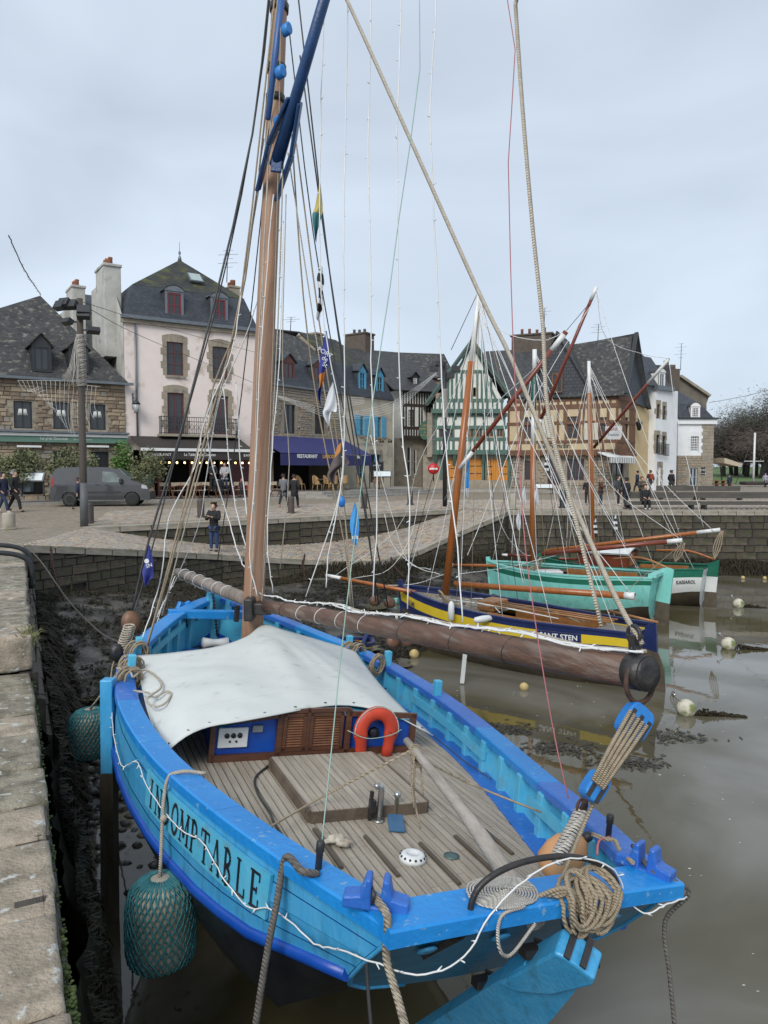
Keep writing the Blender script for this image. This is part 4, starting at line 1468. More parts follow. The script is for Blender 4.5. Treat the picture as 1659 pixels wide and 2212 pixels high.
for x in(155,190,215,245,278,312,345,380,410,440,470):
 a=g(x,700,.8)[0]
 q=gspan(z3_)
 zt=z3_ if q[0]<a<q[1]else(lerp(fz,gA[1],(a-gL[0]-.3)/(gA[0]-gL[0]-.3))if a<gA[0]else lerp(fz,gA[1],(gR[0]-.1-a)/(gR[0]-.1-gA[0])))
 beam(F6,h6,(a,z2_),(a,zt),.17,m_timg,.845)
for(x0,y0,x1,y1)in((120,790,190,680),(500,780,440,650),(250,600,345,420),(440,600,345,420),(345,600,345,440)):
 beam(F6,h6,g(x0,y0,.8),g(x1,y1,.8),.17,m_timg,.85)
bw=F6.R(c3,335,705,372,765,.85);window(F6,h6,bw,m_timb,2,1,off=.92,fw=.06)
for p,q in(((gL[0]-.35,gL[1]-.25),(gA[0],gA[1]+.12)),((gR[0]+.25,gR[1]-.1),(gA[0],gA[1]+.12))):
 beam(F6,h6,p,q,.34,m_timg,1.15,.14,'bargeboard')
rb=-7
roof_poly(h6,[F6.P(gL[0]-.4,gL[1]-.3,1.2),F6.P(gA[0],gA[1]+.2,1.2),F6.P(gA[0],gA[1]+.2,rb),F6.P(gL[0]-.4,gL[1]-.3,rb)],m_slate,'roof')
roof_poly(h6,[F6.P(gR[0]+.3,gR[1]-.2,1.2),F6.P(gA[0],gA[1]+.2,1.2),F6.P(gA[0],gA[1]+.2,rb),F6.P(gR[0]+.3,gR[1]-.2,rb)],m_slate,'roof')
for x in(78,108):
 mb=MB();q=g(x,1000,.6);F6.box(mb,q[0]-.3,q[0]+.1,z_gr-.2,gz-.1,.1,.7 if x>100 else .5)
 if x<100:mb.build('stone_pier',m_ashlar,h6)
for x in(110,235,425,548):
 mb=MB();q=g(x,1000,.6)[0]
 mb.prism([F6.P(q-.12,z_gr,.5),F6.P(q-.12,z_gr,0),F6.P(q-.12,z_gr-.9,0)],F6.d*.24);mb.build('bracket',m_timg,h6)
 mb=MB();mb.prism([F6.P(q-.12,gz,.85),F6.P(q-.12,gz,.5),F6.P(q-.12,gz-.7,.5)],F6.d*.24);mb.build('bracket',m_timg,h6)
 # ---- 7. brown corner house
CX7=PY(1325,1000,57)
p0=PY(1097,1000,60.3)
th7=math.degrees(math.atan2(CX7.y-p0.y,CX7.x-p0.x))
F7=Fac(p0.x,p0.y,th7,.4)
L7=math.hypot(CX7.x-p0.x,CX7.y-p0.y)
q7=PY(1384,1000,61.3)
F7s=Fac(CX7.x,CX7.y,math.degrees(math.atan2(q7.y-CX7.y,q7.x-CX7.x)),.4)
L7s=math.hypot(q7.x-CX7.x,q7.y-CX7.y)
h7=thing('corner_inn','ochre half timbered corner inn with brown beams and slate hung gable','house',(CX7.x,CX7.y,.2))
zg,zt7=F7.sz(c3(1000,1135))[1],F7.sz(c3(1200,755))[1]
g7=[F7.R(c3,*b)for b in((690,1178,762,1310),(968,1168,1078,1312),(840,1170,925,1345))]
body(F7,0,L7,.2,zg,6,m_mortar,g7,h7,'ground_floor_wall',sides=False)
rubble(F7,h7,0,L7,.3,zg,g7,(m_stone_c,m_stone_a,m_ashlar),(.25,.6),(.18,.3),.03,200,300,mar=.05)
for i,b in enumerate(g7):window(F7,h7,b,m_dred,4,5,fw=.06,bar=.03,surround=(m_ashlar,.14),name='window' if i<2 else 'door')
w7=[F7.R(c3,*b,.45)for b in((690,900,745,1040),(968,895,1038,1040),(1180,900,1225,1030))]
body(F7,.1,L7+.3,zg,zt7,6,m_limey,w7,h7,'timbered_wall',sides=False,off=.45)
for b in w7:window(F7,h7,b,m_timb,2,4,off=.45)
a_end=L7+.35
yl={}
for y,w_ in((1130,.42),(1060,.22),(950,.24),(845,.34),(800,.22)):
 z=F7.sz(c3(1000,y-(14 if y<1000 else 0)),.45)[1]
 yl[y]=z
 beam(F7,h7,(0,z),(a_end,z),w_,m_timb,.5)
n=17
for i in range(n+1):
 a=lerp(.15,L7+.25,i/n)
 beam(F7,h7,(a,yl[845]),(a,zt7),.16,m_timb,.485)
 if not any(b[0]-.05<a<b[1]+.05 for b in w7):
  beam(F7,h7,(a,yl[1060]),(a,yl[950]),.17,m_timb,.485)if i%2==0 else None
  beam(F7,h7,(a,yl[950]),(a,yl[845]),.17,m_timb,.485)if i%3!=1 else None
 if i in(0,2,4,13,15,17):beam(F7,h7,(a,yl[1130]),(a,yl[1060]),.17,m_timb,.485)
for b in w7:
 for s_ in(b[0]-.1,b[1]+.1):beam(F7,h7,(s_,yl[1060]),(s_,yl[845]),.2,m_timb,.49)
for i in range(14):
 mb=MB();a=lerp(.2,L7,i/13)
 mb.bar(F7.P(a,zg-.12,0),F7.P(a,zg-.12,.62),.18,.22);mb.build('joist_end',m_timb,h7)
ta=F7.sz(c3(880,1088),.47)
sign_text(F7,h7,'lettering','Bar Franklin',.52,m_timd,ta[0],ta[1],.492,bold=.015)
for(x0,y0,x1,y1)in((800,890,880,1035),(1080,938,1170,1048)):
 b=F7.R(c3,x0,y0,x1,y1,.5)
 mb=MB();F7.box(mb,*b,.50,.56);mb.build('wall_panel',mat('panel_cream',(.56,.53,.43),(.44,.42,.34),scale=3,rough=.8),h7)
zs_=zt7
s_j=F7s.sz(c4(222,900),.45)[0]
gs=[F7s.R(c4,25,1160,120,1370)]
body(F7s,0,L7s+.6,.2,zg,6,m_ashlar,gs,h7,'side_ground_wall',sides=False)
window(F7s,h7,gs[0],m_timd,2,1,name='door')
ws=[F7s.R(c4,62,830,95,950,.45),F7s.R(c4,135,760,165,960,.45)]
body(F7s,-.3,s_j,zg,zs_,6,m_limey,ws,h7,'side_timbered_wall',sides=False,off=.45)
for b in ws:window(F7s,h7,b,m_timb,1,3,off=.45)
mb=MB();mb.poly([F7s.P(s_j,zg,.45),F7s.P(s_j,zs_,.45),F7s.P(s_j,zs_,0),F7s.P(s_j,zg,0)]);mb.build('jetty_return',m_limey,h7,recalc=False)
for z,w_ in((yl[1130],.42),(yl[1060],.22),(yl[950],.24),(yl[845],.34),(yl[800],.22)):beam(F7s,h7,(-.35,z),(s_j,z),w_,m_timb,.5)
for i in range(13):
 a=lerp(-.2,s_j-.1,i/12)
 beam(F7s,h7,(a,yl[845]),(a,zt7),.16,m_timb,.485)
 beam(F7s,h7,(a,yl[1130]),(a,yl[1060]),.16,m_timb,.485)
 if not any(b[0]-.05<a<b[1]+.05 for b in ws):beam(F7s,h7,(a,yl[1060]),(a,yl[845]),.16,m_timb,.485)
for i in range(8):
 mb=MB();a=lerp(0,s_j-.1,i/7);mb.bar(F7s.P(a,zg-.12,0),F7s.P(a,zg-.12,.62),.18,.22);mb.build('joist_end',m_timb,h7)
mb=MB()
F7s.box(mb,s_j-.05,F7s.sz(c4(330,900),0)[0]+.4,.2,zt7-.2,-5,.02)
mb.build('yellow_wall',m_yellow,h7)
aw=MB()
za=F7s.sz(c4(100,1110),.9)[1]
ac0,ac1=F7s.sz(c4(0,1130),.9)[0],F7s.sz(c4(222,1130),.9)[0]
aw.hexa([F7s.P(ac0,za+.35,.0),F7s.P(ac0,za,.9),F7s.P(ac1,za,.9),F7s.P(ac1,za+.35,0)],[F7s.P(ac0,za+.4,.0),F7s.P(ac0,za+.05,.9),F7s.P(ac1,za+.05,.9),F7s.P(ac1,za+.4,0)])
ao=aw.build('striped_awning',m_wpaint,h7)
for i in range(22):
 mb=MB();F7s.box(mb,lerp(ac0,ac1,i/22),lerp(ac0,ac1,(i+1)/22)-.01,za-.38-.03*(i%2),za+.02,.9,.92)
 mb.build('scallop',m_wpaint if i%2 else mat('stripe_grey',(.38,.38,.36),rough=.8),ao,uv=False)
fs=thing('franklin_sign','shield shaped bar sign on a bracket at the corner inn','sign',tuple(F7s.W(c4(33,900),.9)))
c_=F7s.W(c4(33,892),.9)
mb=MB();mb.prism([c_+Vector(p)for p in((-.62,0,.45),(.62,0,.5),(.6,0,-.3),(.45,0,-.5),(-.45,0,-.5),(-.6,0,-.3))],(0,-.08,0));mb.build('board',mat('sign_grey',(.5,.5,.5),rough=.5),fs)
text_obj('lettering','BAR',.34,m_red,fs,frame((1,0,0),(0,0,1),(0,-1,0),c_+Vector((0,-.085,.24))))
text_obj('lettering','Franklin',.26,m_black if 'm_black' in globals()else m_anth,fs,frame((1,0,0),(0,0,1),(0,-1,0),c_+Vector((0,-.085,-.17))))
mb=MB();mb.bar(c_+Vector((0,0,.45)),c_+Vector((-.1,.9,1.0)),.05);mb.build('bracket',m_anth,fs)
gA7,gl7,gr7=F7.W(c3(905,358),.5),F7.W(c3(690,795),.5),F7.W(c3(1145,765),.5)
mb=MB();mb.prism([gl7,gr7,gA7],F7.n*-.3);mb.build('slate_gable',mat('slate_hung',(.050,.057,.070),(.036,.041,.05),scale=2.2,rough=.5,bump=.6,bscale=25,kind='slate',kw=dict(w=.34,h=.26,m=.02,d=.7,md=.4)),h7)
b=F7.R(c3,868,612,938,740,.6);window(F7,h7,b,m_timb,2,3,off=.68,dep=.08,fw=.1)
for p in(gl7,gr7):
 pp=p-Vector((0,0,.15))+(p-(gl7+gr7)/2)*.05
 roof_poly(h7,[pp+F7.n*.35,gA7+F7.n*.35+Vector((0,0,.2)),gA7-F7.n*5+Vector((0,0,.2)),pp-F7.n*4],m_slate,'gable_roof')
rl0,rl1=F7.W(c3(430,470),-4.5),F7.W(c3(1030,440),-4.5)
el0,el1=F7.P(-1.6,zt7+.1,.6),F7.W(c3(900,770),.7)
roof_poly(h7,[el0,el1,rl1,rl0],m_slate,'roof')
rr0,rr1=F7.W(c3(1000,425),-4.5),F7.W(c3(1392,364),-4.2)
cnr=F7.P(L7+.9,zt7-.15,.9)
roof_poly(h7,[F7.W(c3(900,770),.7),cnr,rr1,rr0],m_lichen,'roof')
bkr=F7s.P(F7s.sz(c4(330,690),.3)[0],F7s.sz(c4(330,690),.3)[1],.3)
mb=MB();mb.prism([F7s.P(.3,zt7-.1,.25),bkr+Vector((0,0,.1)),rr1+Vector((0,0,-.25))],F7s.n*-.2);mb.build('gable_end',m_slateb,h7)
b=F7s.R(c4,150,375,180,570,-.6)
roof_poly(h7,[bkr+F7s.n*.35,rr1+F7s.n*.3+Vector((0,0,.12)),rr0-F7.n*.6+Vector((0,0,.05)),F7.W(c3(900,600),-9)],m_slate,'back_roof')
mb=MB();mb.bar(cnr+Vector((0,0,.1)),rr1+F7s.n*.35+Vector((0,0,.15)),.12,.3,up=F7s.n);mb.bar(bkr+F7s.n*.1,rr1+F7s.n*.35+Vector((0,0,.15)),.12,.3,up=F7s.n);mb.build('verge',m_anth,h7)
p_=F7.W(c3(745,440),-5)
chimney(h7,(p_.x,p_.y),3.4,1.6,p_.z-2,F7.sz(c3(745,372),-5)[1],mat('chimney_brown',(.12,.095,.075)),F7.th,4)
ln=F7s.W(c4(258,830),.5)
la=thing('wall_lantern','black lantern bracketed on the yellow wall of the corner inn','lantern',tuple(ln))
mb=MB();mb.lathe([(.12,-.4),(.25,.15),(.28,.2),(.1,.4),(.001,.6)],ln,(0,0,1),6);mb.build('lantern_body',m_anth,la)
mb=MB();mb.bar(ln+Vector((0,0,.5)),ln+Vector((-.2,.8,.6)),.05);mb.build('bracket',m_anth,la)
# ---- 9. white house, 10. stone and white house, houses behind
cw0=PY(c4(395,900)[0],1000,62)
F9=Fac(cw0.x,cw0.y,40,.4)
h9=thing('white_house','narrow bright white house with stone window quoins','house',(cw0.x,cw0.y,.2))
e9=F9.sz(c4(395,505))[1]
L9=F9.sz(c4(588,900))[0]
w9=[F9.R(c4,*b)for b in((413,640,435,770),(465,655,487,780),(405,905,430,1075),(460,915,484,1085),(420,1175,452,1375))]
body(F9,0,L9,.2,e9,7,m_whiter,w9,h9)
for i,b in enumerate(w9):
 window(F9,h9,b,m_wpaint if i==4 else m_anth,2,2,surround=(m_ashlar,.16),name='door' if i==4 else 'window',glass=m_wpaint if i==4 else None)
 if i in(2,3):
  mb=MB();zb=b[2]
  for k in range(7):a=lerp(b[0]-.2,b[1]+.2,k/6);mb.bar(F9.P(a,zb-.1,.25),F9.P(a,zb+.9,.25),.03)
  for z in(zb-.05,zb+.9):mb.bar(F9.P(b[0]-.2,z,.25),F9.P(b[1]+.2,z,.25),.04)
  mb.build('balconet',m_anth,h9,uv=False)
F9l=Fac(cw0.x,cw0.y,40,.4)
mb=MB();lp=PY(c4(285,900)[0],1000,63.5)
mb.poly([(cw0.x,cw0.y,.2),(cw0.x,cw0.y,e9),(lp.x-.5,lp.y,e9),(lp.x-.5,lp.y,.2)]);mb.build('left_wall',m_whiter,h9,recalc=False)
mb=MB();F9.box(mb,-.2,L9*.72,e9-.12,e9+.25,-.2,.25);mb.build('cornice',m_zinc,h9)
zr9=e9+3.0
roof_poly(h9,[F9.P(-1.6,e9+.2,.0),F9.P(L9*.7,e9+.2,0),F9.P(L9*.7,zr9,-2),F9.P(-2.0,zr9,-2)],m_slateb,'mansard')
roof_poly(h9,[F9.P(-4.2,e9+.2,-2.4),F9.P(-1.6,e9+.2,0),F9.P(-2,zr9,-2),F9.P(-4,zr9,-4)],m_slateb,'mansard')
bx=F9.R(c4,440,378,478,512,.0);dormer(F9,h9,bx,.0,.3,1.5,m_wpaint,m_slate,m_wpaint,1,arch=True,fw=.05)
h9b=thing('rear_slate_house','tall house behind with steep slate roof and brown chimney stack','house',(24,70,.2))
Fb=Fac(20,70,12,.4)
za,zb_=Fb.sz(c4(330,300))[1],Fb.sz(c4(220,150))[1]
mb=MB()
q0,q1=Fb.sz(c4(215,300))[0],Fb.sz(c4(520,300))[0]
mb.prism([Fb.P(q0,.2,0),Fb.P(q1,.2,0),Fb.P(q1,za,0),Fb.P(lerp(q0,q1,.55),za,0),Fb.P(q0,zb_,0)],Fb.n*-6);mb.build('wall',m_slate,h9b)
ck=Fb.W(c4(565,330),0);ck2=Fb.R(c4,522,335,612,520)
mb=MB();Fb.box(mb,ck2[0],ck2[1],ck2[2]-3,ck2[3],-2,0);mb.build('chimney_wall',mat('chimney_brown',(.12,.095,.075)),h9b)
for x in(545,590,605):
 mb=MB();q=Fb.sz(c4(x,300));mb.lathe([(.28,ck2[3]),(.26,q[1]+(.5 if x==545 else .1))],(Fb.P(q[0],0,-1).x,Fb.P(q[0],0,-1).y,0),(0,0,1),8);mb.build('chimney_pot',mat('chimney_brown',(.12,.095,.075)),h9b)
F10=Fac(PY(c4(590,900)[0],1000,68).x,68,0,.4)
h10=thing('harbour_office_house','white upper storey over stone ground floor, mansard roof, at the square end','house',tuple(F10.P(3,0)))
L10=F10.sz(c4(905,900))[0]
e10,m10=F10.sz(c4(700,775))[1],F10.sz(c4(700,1092))[1]
w10=[F10.R(c4,705,922,776,1055)]
d10=[F10.R(c4,694,1195,764,1360)]
body(F10,0,L10,m10,e10,8,m_whiter,w10,h10,'upper_wall')
body(F10,0,L10,.2,m10,8,m_mortar,d10,h10,'ground_floor_wall')
rubble(F10,h10,0,L10-.5,.3,m10-.05,d10,(m_stone_c,m_stone_a,m_ashlar),(.25,.6),(.16,.28),.03,200,400,mar=.1)
window(F10,h10,w10[0],m_wpaint,4,6,fw=.07,bar=.05,arch=True,surround=(m_whiter,.15))
window(F10,h10,d10[0],mat('door_greyblue',(.40,.45,.48),rough=.6),2,2,fw=.12,name='door',surround=(m_ashlar,.2),arch=True)
nq_=18
for k in range(nq_):
 mb=MB();F10.box(mb,L10-.95-.12*(k%2),L10+.02,lerp(.3,e10-.5,k/nq_)+.01,lerp(.3,e10-.5,(k+1)/nq_)-.01,-.3,.05);mb.build('quoin',m_ashlar,h10)
mb=MB();F10.box(mb,-.1,L10+.25,e10-.45,e10,0,.2);mb.build('cornice',m_whiter,h10)
mb=MB();F10.box(mb,-.1,L10+.3,e10,e10+.12,0,.35);mb.build('gutter',m_anth,h10)
t10=F10.sz(c4(800,640),-.9)[1]
roof_poly(h10,[F10.P(0,e10+.1,.05),F10.P(L10,e10+.1,.05),F10.P(L10-.9,t10,-.9),F10.P(0,t10,-.9)],m_slateb,'mansard')
roof_poly(h10,[F10.P(L10,e10+.1,.05),F10.P(L10-.9,t10,-.9),F10.P(L10-.9,t10,-7),F10.P(L10,e10+.1,-8)],m_slateb,'mansard')
p10=F10.W(c4(540,500),-4)
roof_poly(h10,[F10.P(-.2,t10,-.9),F10.P(L10-.9,t10,-.9),p10],m_slateb,'upper_roof')
bx=F10.R(c4,720,675,776,752,-.05);dormer(F10,h10,bx,-.05,.35,1.2,m_wpaint,m_slate,m_wpaint,4,nx=4,fw=.05,arch=True)
for p in((812,1225),):
 b=F10.R(c4,795,1190,828,1262);mb=MB();F10.box(mb,*b,.05,.09);sb=mb.build('menu_board',m_anth,h10)
 ta=F10.sz(c4(812,1210),.1);sign_text(F10,sb,'lettering','Coupe',.2,m_letter,ta[0],ta[1]-.05,.095);sign_text(F10,sb,'lettering','a emporter',.13,m_letter,ta[0],ta[1]-.4,.095)
h10b=thing('rear_gable_house','brown rendered gable wall rising behind the harbour office','house',(30,77,.2))
Fg=Fac(20,76,0,.4)
pg=[Fg.sz(c4(*p))for p in((520,1200),(520,340),(610,400),(868,575),(845,640),(845,1200))]
mb=MB();mb.prism([Fg.P(*p,0)for p in pg],Fg.n*-6);mb.build('wall',mat('brown_render',(.17,.15,.12),(.12,.105,.085),scale=1,rough=.9,bump=.3),h10b)
mb=MB();mb.bar(Fg.P(*pg[2],.15),Fg.P(*pg[3],.15),.5,.25);mb.build('verge',m_ashlar,h10b)
def pave(name,pts,z0,z1):
 mb=MB()
 mb.prism([Vector((p.x,p.y,z0))for p in pts],(0,0,z1-z0))
 return struct(mb.build(name,m_paving))
pave('pavement',[F1.P(-12,0,0),F1.P(-12,0,3.6),F1.P(P1+.8,0,3.9),F1.P(P1+.8,0,0)],.1,.33)
pave('terrace',[F3.P(-1.5,0,0),F3.P(-.4,0,4.4),F3.P(S2-2.2,0,4.2),F3.P(S2+.6,0,1.5),F3.P(S2+.6,0,0)],.1,.60)
pave('terrace_step',[F3.P(-1.6,0,0),F3.P(-.5,0,4.9),F3.P(S2-2.0,0,4.7),F3.P(S2+1.1,0,1.7),F3.P(S2+1.1,0,0)],.08,.44)
pave('terrace_step',[F3.P(-1.7,0,0),F3.P(-.6,0,5.4),F3.P(S2-1.8,0,5.2),F3.P(S2+1.6,0,1.9),F3.P(S2+1.6,0,0)],.06,.30)
pave('pavement',[F6.P(gl_-.6,0,0),F6.P(gl_-.6,0,2.6),F7.P(L7*.45,0,2.6),F7.P(L7*.45,0,0)],.1,.42)
pave('pavement',[F7.P(L7*.2,0,0),F7.P(L7*.2,0,3.2),F7.P(L7*.8,0,3.4),F7.P(L7*.9,0,0)],.1,.36)
#  THE BLUE BOAT
m_hull=mat('hull_sky_blue',(.042,.305,.58),(.075,.36,.63),scale=2.5,rough=.36,bump=.3,bscale=14,c3_=(.045,.20,.31),s3=4,t3=(.54,.78),stretch=(3,3,.8))
m_hull2=mat('bulwark_turquoise',(.070,.40,.60),(.11,.45,.64),scale=3,rough=.4,bump=.25,bscale=14,c3_=(.13,.28,.34),s3=6,t3=(.57,.76))
m_cap=mat('cap_rail_blue',(.010,.20,.56),(.018,.25,.63),scale=1.6,rough=.32,bump=.35,bscale=22,c3_=(.16,.33,.52),s3=20,t3=(.64,.69))
m_royal=mat('royal_blue',(.006,.055,.33),(.01,.08,.40),scale=3,rough=.35,bump=.15,bscale=14)
m_black=mat('boot_black',(.010,.012,.016),(.022,.024,.028),scale=3,rough=.3)
m_under=mat('underwater_blue',(.03,.15,.24),(.022,.10,.16),scale=2,rough=.5,bump=.3,bscale=12,c3_=(.06,.06,.05),s3=3,t3=(.55,.75))
m_teak=mat('grey_teak',(.40,.35,.28),(.29,.25,.20),scale=3.0,rough=.7,bump=.35,bscale=30,stretch=(9,.7,1),c3_=(.22,.185,.15),s3=2.0,t3=(.55,.75))
m_teak2=mat('grey_teak_pale',(.43,.38,.305),(.31,.275,.22),scale=3.0,rough=.7,bump=.35,bscale=30,stretch=(9,.7,1))
m_teak3=mat('grey_teak_dark',(.37,.32,.25),(.27,.23,.18),scale=3.0,rough=.7,bump=.35,bscale=30,stretch=(9,.7,1))
m_caulk=mat('caulk',(.025,.022,.02),rough=.6)
m_varn=mat('worn_mahogany',(.115,.045,.022),(.07,.030,.018),scale=5,rough=.4,bump=.3,bscale=30,stretch=(1,1,6))
m_louv=mat('louvre_wood',(.20,.09,.045),(.13,.055,.03),scale=8,rough=.5,bump=.2)
m_mast=mat('mast_pine',(.37,.225,.145),(.27,.150,.092),scale=1.7,rough=.45,bump=.35,bscale=12,stretch=(9,9,.5),c3_=(.42,.22,.12),s3=2.2,t3=(.55,.7))
m_boom=mat('boom_dark_wood',(.15,.078,.050),(.085,.050,.036),scale=2.5,rough=.55,bump=.5,bscale=14,c3_=(.20,.16,.13),s3=2.2,t3=(.5,.74),stretch=(7,.8,7))
m_grey=mat('weathered_spar',(.30,.255,.215),(.17,.14,.12),scale=2,rough=.75,bump=.5,bscale=20,stretch=(6,6,1.5))
m_iron=mat('black_iron',(.016,.016,.018),(.035,.030,.027),scale=8,rough=.45,bump=.3,bscale=30)
m_rust=mat('rusty_iron',(.085,.042,.026),(.035,.022,.017),scale=14,rough=.75,bump=.4)
m_steel=mat('steel',(.52,.52,.50),(.38,.37,.35),scale=8,rough=.28,metal=.9)
def rope_mat(name,a,b,sc=70):
 m=mat(name,a,b,scale=25,rough=.9)
 t=m.node_tree
 co=[n for n in t.nodes if n.type=='TEX_COORD'][0]
 wv=N('ShaderNodeTexWave',t,wave_type='BANDS',bands_direction='DIAGONAL')
 wv.inputs['Scale'].default_value=sc
 wv.inputs['Distortion'].default_value=.6
 t.links.new(co.outputs['Object'],wv.inputs['Vector'])
 bp=N('ShaderNodeBump',t)
 bp.inputs['Strength'].default_value=.8
 bp.inputs['Distance'].default_value=.01
 t.links.new(wv.outputs['Fac'],bp.inputs['Height'])
 t.links.new(bp.outputs[0],t.nodes['Principled BSDF'].inputs['Normal'])
 return m
m_rope=rope_mat('rope_tan',(.44,.36,.25),(.33,.265,.18),30)
m_rope2=rope_mat('rope_pale',(.56,.50,.41),(.44,.385,.30),30)
m_ropeg=rope_mat('rope_grey',(.17,.155,.135),(.10,.09,.08),22)
m_ropew=rope_mat('rope_white',(.62,.59,.53),(.48,.45,.40),40)
m_cordg=mat('green_twine',(.30,.45,.38),rough=.8)
m_cordr=mat('red_twine',(.42,.14,.15),rough=.8)
m_cable=mat('black_cable',(.03,.03,.032),(.05,.05,.05),rough=.5)
m_lightw=mat('light_cable_white',(.74,.74,.72),(.64,.64,.62),rough=.6)
m_bulb=mat('light_bulb',(.80,.82,.82),rough=.2)
m_canvas=mat('canvas',(.57,.59,.56),(.53,.55,.525),scale=3,rough=.75,bump=.10,bscale=60,c3_=(.40,.42,.40),s3=6,t3=(.62,.74))
m_white=mat('white_plastic',(.72,.73,.72),(.64,.65,.64),rough=.4)
m_orange=mat('lifebuoy_orange',(.56,.055,.022),(.42,.04,.018),scale=7,rough=.55,bump=.3,bscale=18)
m_blockb=mat('block_blue',(.012,.15,.48),(.02,.20,.52),scale=8,rough=.45,bump=.2)
HEEL,YAW=rad(6),rad(23.7)
ax_=Vector((-math.sin(YAW),math.cos(YAW),0))
tt_=Vector((math.cos(YAW),math.sin(YAW),0))*math.cos(HEEL)+Vector((0,0,-math.sin(HEEL)))
up_=tt_.cross(ax_)
BM=frame(tt_,ax_,up_,(.87,3.90,-.45))
BI=BM.inverted()
def W(l):return BM@Vector(l)
def _pl(u,v,i,c):
 r=BI.to_3x3()@ray(u,v)
 o=BI@CAMP
 return o+r*((c-o[i])/r[i])
def BX(uv,c):return _pl(*uv,0,c)
def BY(uv,c):return _pl(*uv,1,c)
def BZ(uv,c):return _pl(*uv,2,c)
def z1(x,y):return(192+.5291*x,1179.5+.5291*y)
def z2(x,y):return(192+.42987*x,1673.2+.42987*y)
def z3(x,y):return(795.5+.42987*x,1481.2+.42987*y)
def zA(x,y):return(219.4+.23148*x,1234.4+.23148*y)
def zB(x,y):return(685.8+.5291*x,1069.8+.5291*y)
def zM(x,y):return(493.7+.24802*x,.24802*y)
def zD(x,y):return(1152+.30555*x,1371.5+.30555*y)
def interp(tab,y,k):
 for a,b in zip(tab,tab[1:]):
  if y<=b[0]:
   t=(y-a[0])/(b[0]-a[0])
   return lerp(a[k],b[k],min(1,max(0,t)))
 return tab[-1][k]
RAIL0=[(0,.95,0),(.93,1.25,-.06),(1.86,1.48,-.13),(2.79,1.69,-.165),(3.72,1.83,-.165),(4.65,1.88,-.145),(5.59,1.82,-.11),(6.52,1.62,-.06),(7.45,1.28,0),(8.38,.84,.09),(8.95,.43,.17),(9.31,.05,.23)]
_sp=cat([Vector((p[0],max(.03,p[1]-.045),p[2]))for p in RAIL0],8)
RAIL=[(p.x,p.y,p.z)for p in _sp]
hb=lambda y:interp(RAIL,y,1)
rz=lambda y:interp(RAIL,y,2)
DECK=-.48
boat=thing('blue_fishing_boat','big bright blue wooden sailing boat with grey canvas cover, name INDOMPTABLE on its side','boat',M=BM)
def bb(mb,name,m,par=None,**k):return mb.build(name,m,par or boat,world=False,**k)
def keel(y):
 return-lerp(.84,2.2,sstep((y-.8)/2.2))if y<6.5 else-lerp(2.2,1.5,sstep((y-6.5)/2.8))
def section(y,f):
 """f 0..1 from rail to keel -> (x, y, z)"""
 h,z=hb(y),rz(y)
 zk=keel(y)
 dw=lerp(.45,.63,sstep(y/2.2))+.08*sstep((y-6.5)/2.8)
 bow=sstep((y-5.5)/3.8)
 rows=[(0,h),(dw*.25,h*lerp(1.0,.985,bow)),(dw*.5,h*lerp(1.0,.95,bow)),(dw*.75,h*lerp(.995,.91,bow)),(dw,h*lerp(.985,.865,bow)),(dw+.28,h*lerp(.92,.70,bow)),(dw+.5,h*lerp(.82,.55,bow)),(lerp(dw+.5,-zk+z,.45),h*lerp(.60,.32,bow)),(lerp(dw+.5,-zk+z,.8),h*lerp(.26,.12,bow)),(z-zk,.04)]
 t=f*9
 i=min(8,int(t))
 d0,x0=rows[i]
 d1,x1=rows[i+1]
 k=t-i
 x,zz=lerp(x0,x1,k),z-lerp(d0,d1,k)
 return Vector((x,y,zz))
TRN=[(.905,0),(.925,-.11),(.94,-.22),(.94,-.33),(.935,-.44),(.89,-.56),(.75,-.67),(.45,-.75),(.2,-.79),(.03,-.80)]
def hullp(y,f):
 """with raked transom: stern stations slide forward as they go down"""
 p=section(max(y,0),f)
 if y<1.2:
  k=f*9
  i=min(8,int(k))
  (xa,za),(xb,zb)=TRN[i],TRN[i+1]
  t=Vector((lerp(xa,xb,k-i),0,lerp(za,zb,k-i)))
  t.y=-t.z*.9
  return t.lerp(section(1.2,f),y/1.2)
 rake=.35*sstep((y-8.2)/1.1)*(f**1.3)
 return Vector((p.x,p.y-rake*1.2,p.z))
YS=[0,.4,.8,1.2,1.6,2,2.5,3,3.6,4.2,4.8,5.4,6,6.5,7,7.5,8,8.4,8.7,8.95,9.15,9.31]
def hull_strip(name,m,f0,f1,nf,outw=0.0,par=None,side=(-1,1),y0=0,y1=99,sm=True):
 obs=[]
 for sd in side:
  mb=MB()
  mb.smooth=sm
  ys=[y for y in YS if y0<=y<=y1]
  rows=[]
  for y in ys:
   for k in range(nf+1):
    p=hullp(y,lerp(f0,f1,k/nf))
    mb.v.append((sd*(p.x+outw),p.y,p.z))
  n=nf+1
  for i in range(len(ys)-1):
   for k in range(nf):
    a=i*n+k
    mb.face((a,a+1,a+n+1,a+n))
  obs.append(bb(mb,name,m,par))
 return obs
for k in range(4):
 f0,f1=k/9,(k+1)/9
 hull_strip('strake',m_hull,f0+.0035,f1-.001,2,.012+.003*(k%2))
hull_strip('hull_skin',m_royal,0,4/9,4,0)
hull_strip('boot_stripe',m_black,4/9,6/9,4,.004)
hull_strip('underbody',m_under,6/9,1,6,0)
for sd in(-1,1):
 mb=MB()
 pts=[hullp(y,4/9)for y in YS]
 mb.tube([(sd*(p.x+.015),p.y,p.z+.01)for p in pts],.042,8)
 bb(mb,'rubbing_strake',m_royal)
mb=MB()
left=[hullp(0,k/18)for k in range(0,19)]
ring=[Vector((-p.x,p.y-.0,p.z))for p in left]+[Vector((p.x,p.y,p.z))for p in reversed(left)]
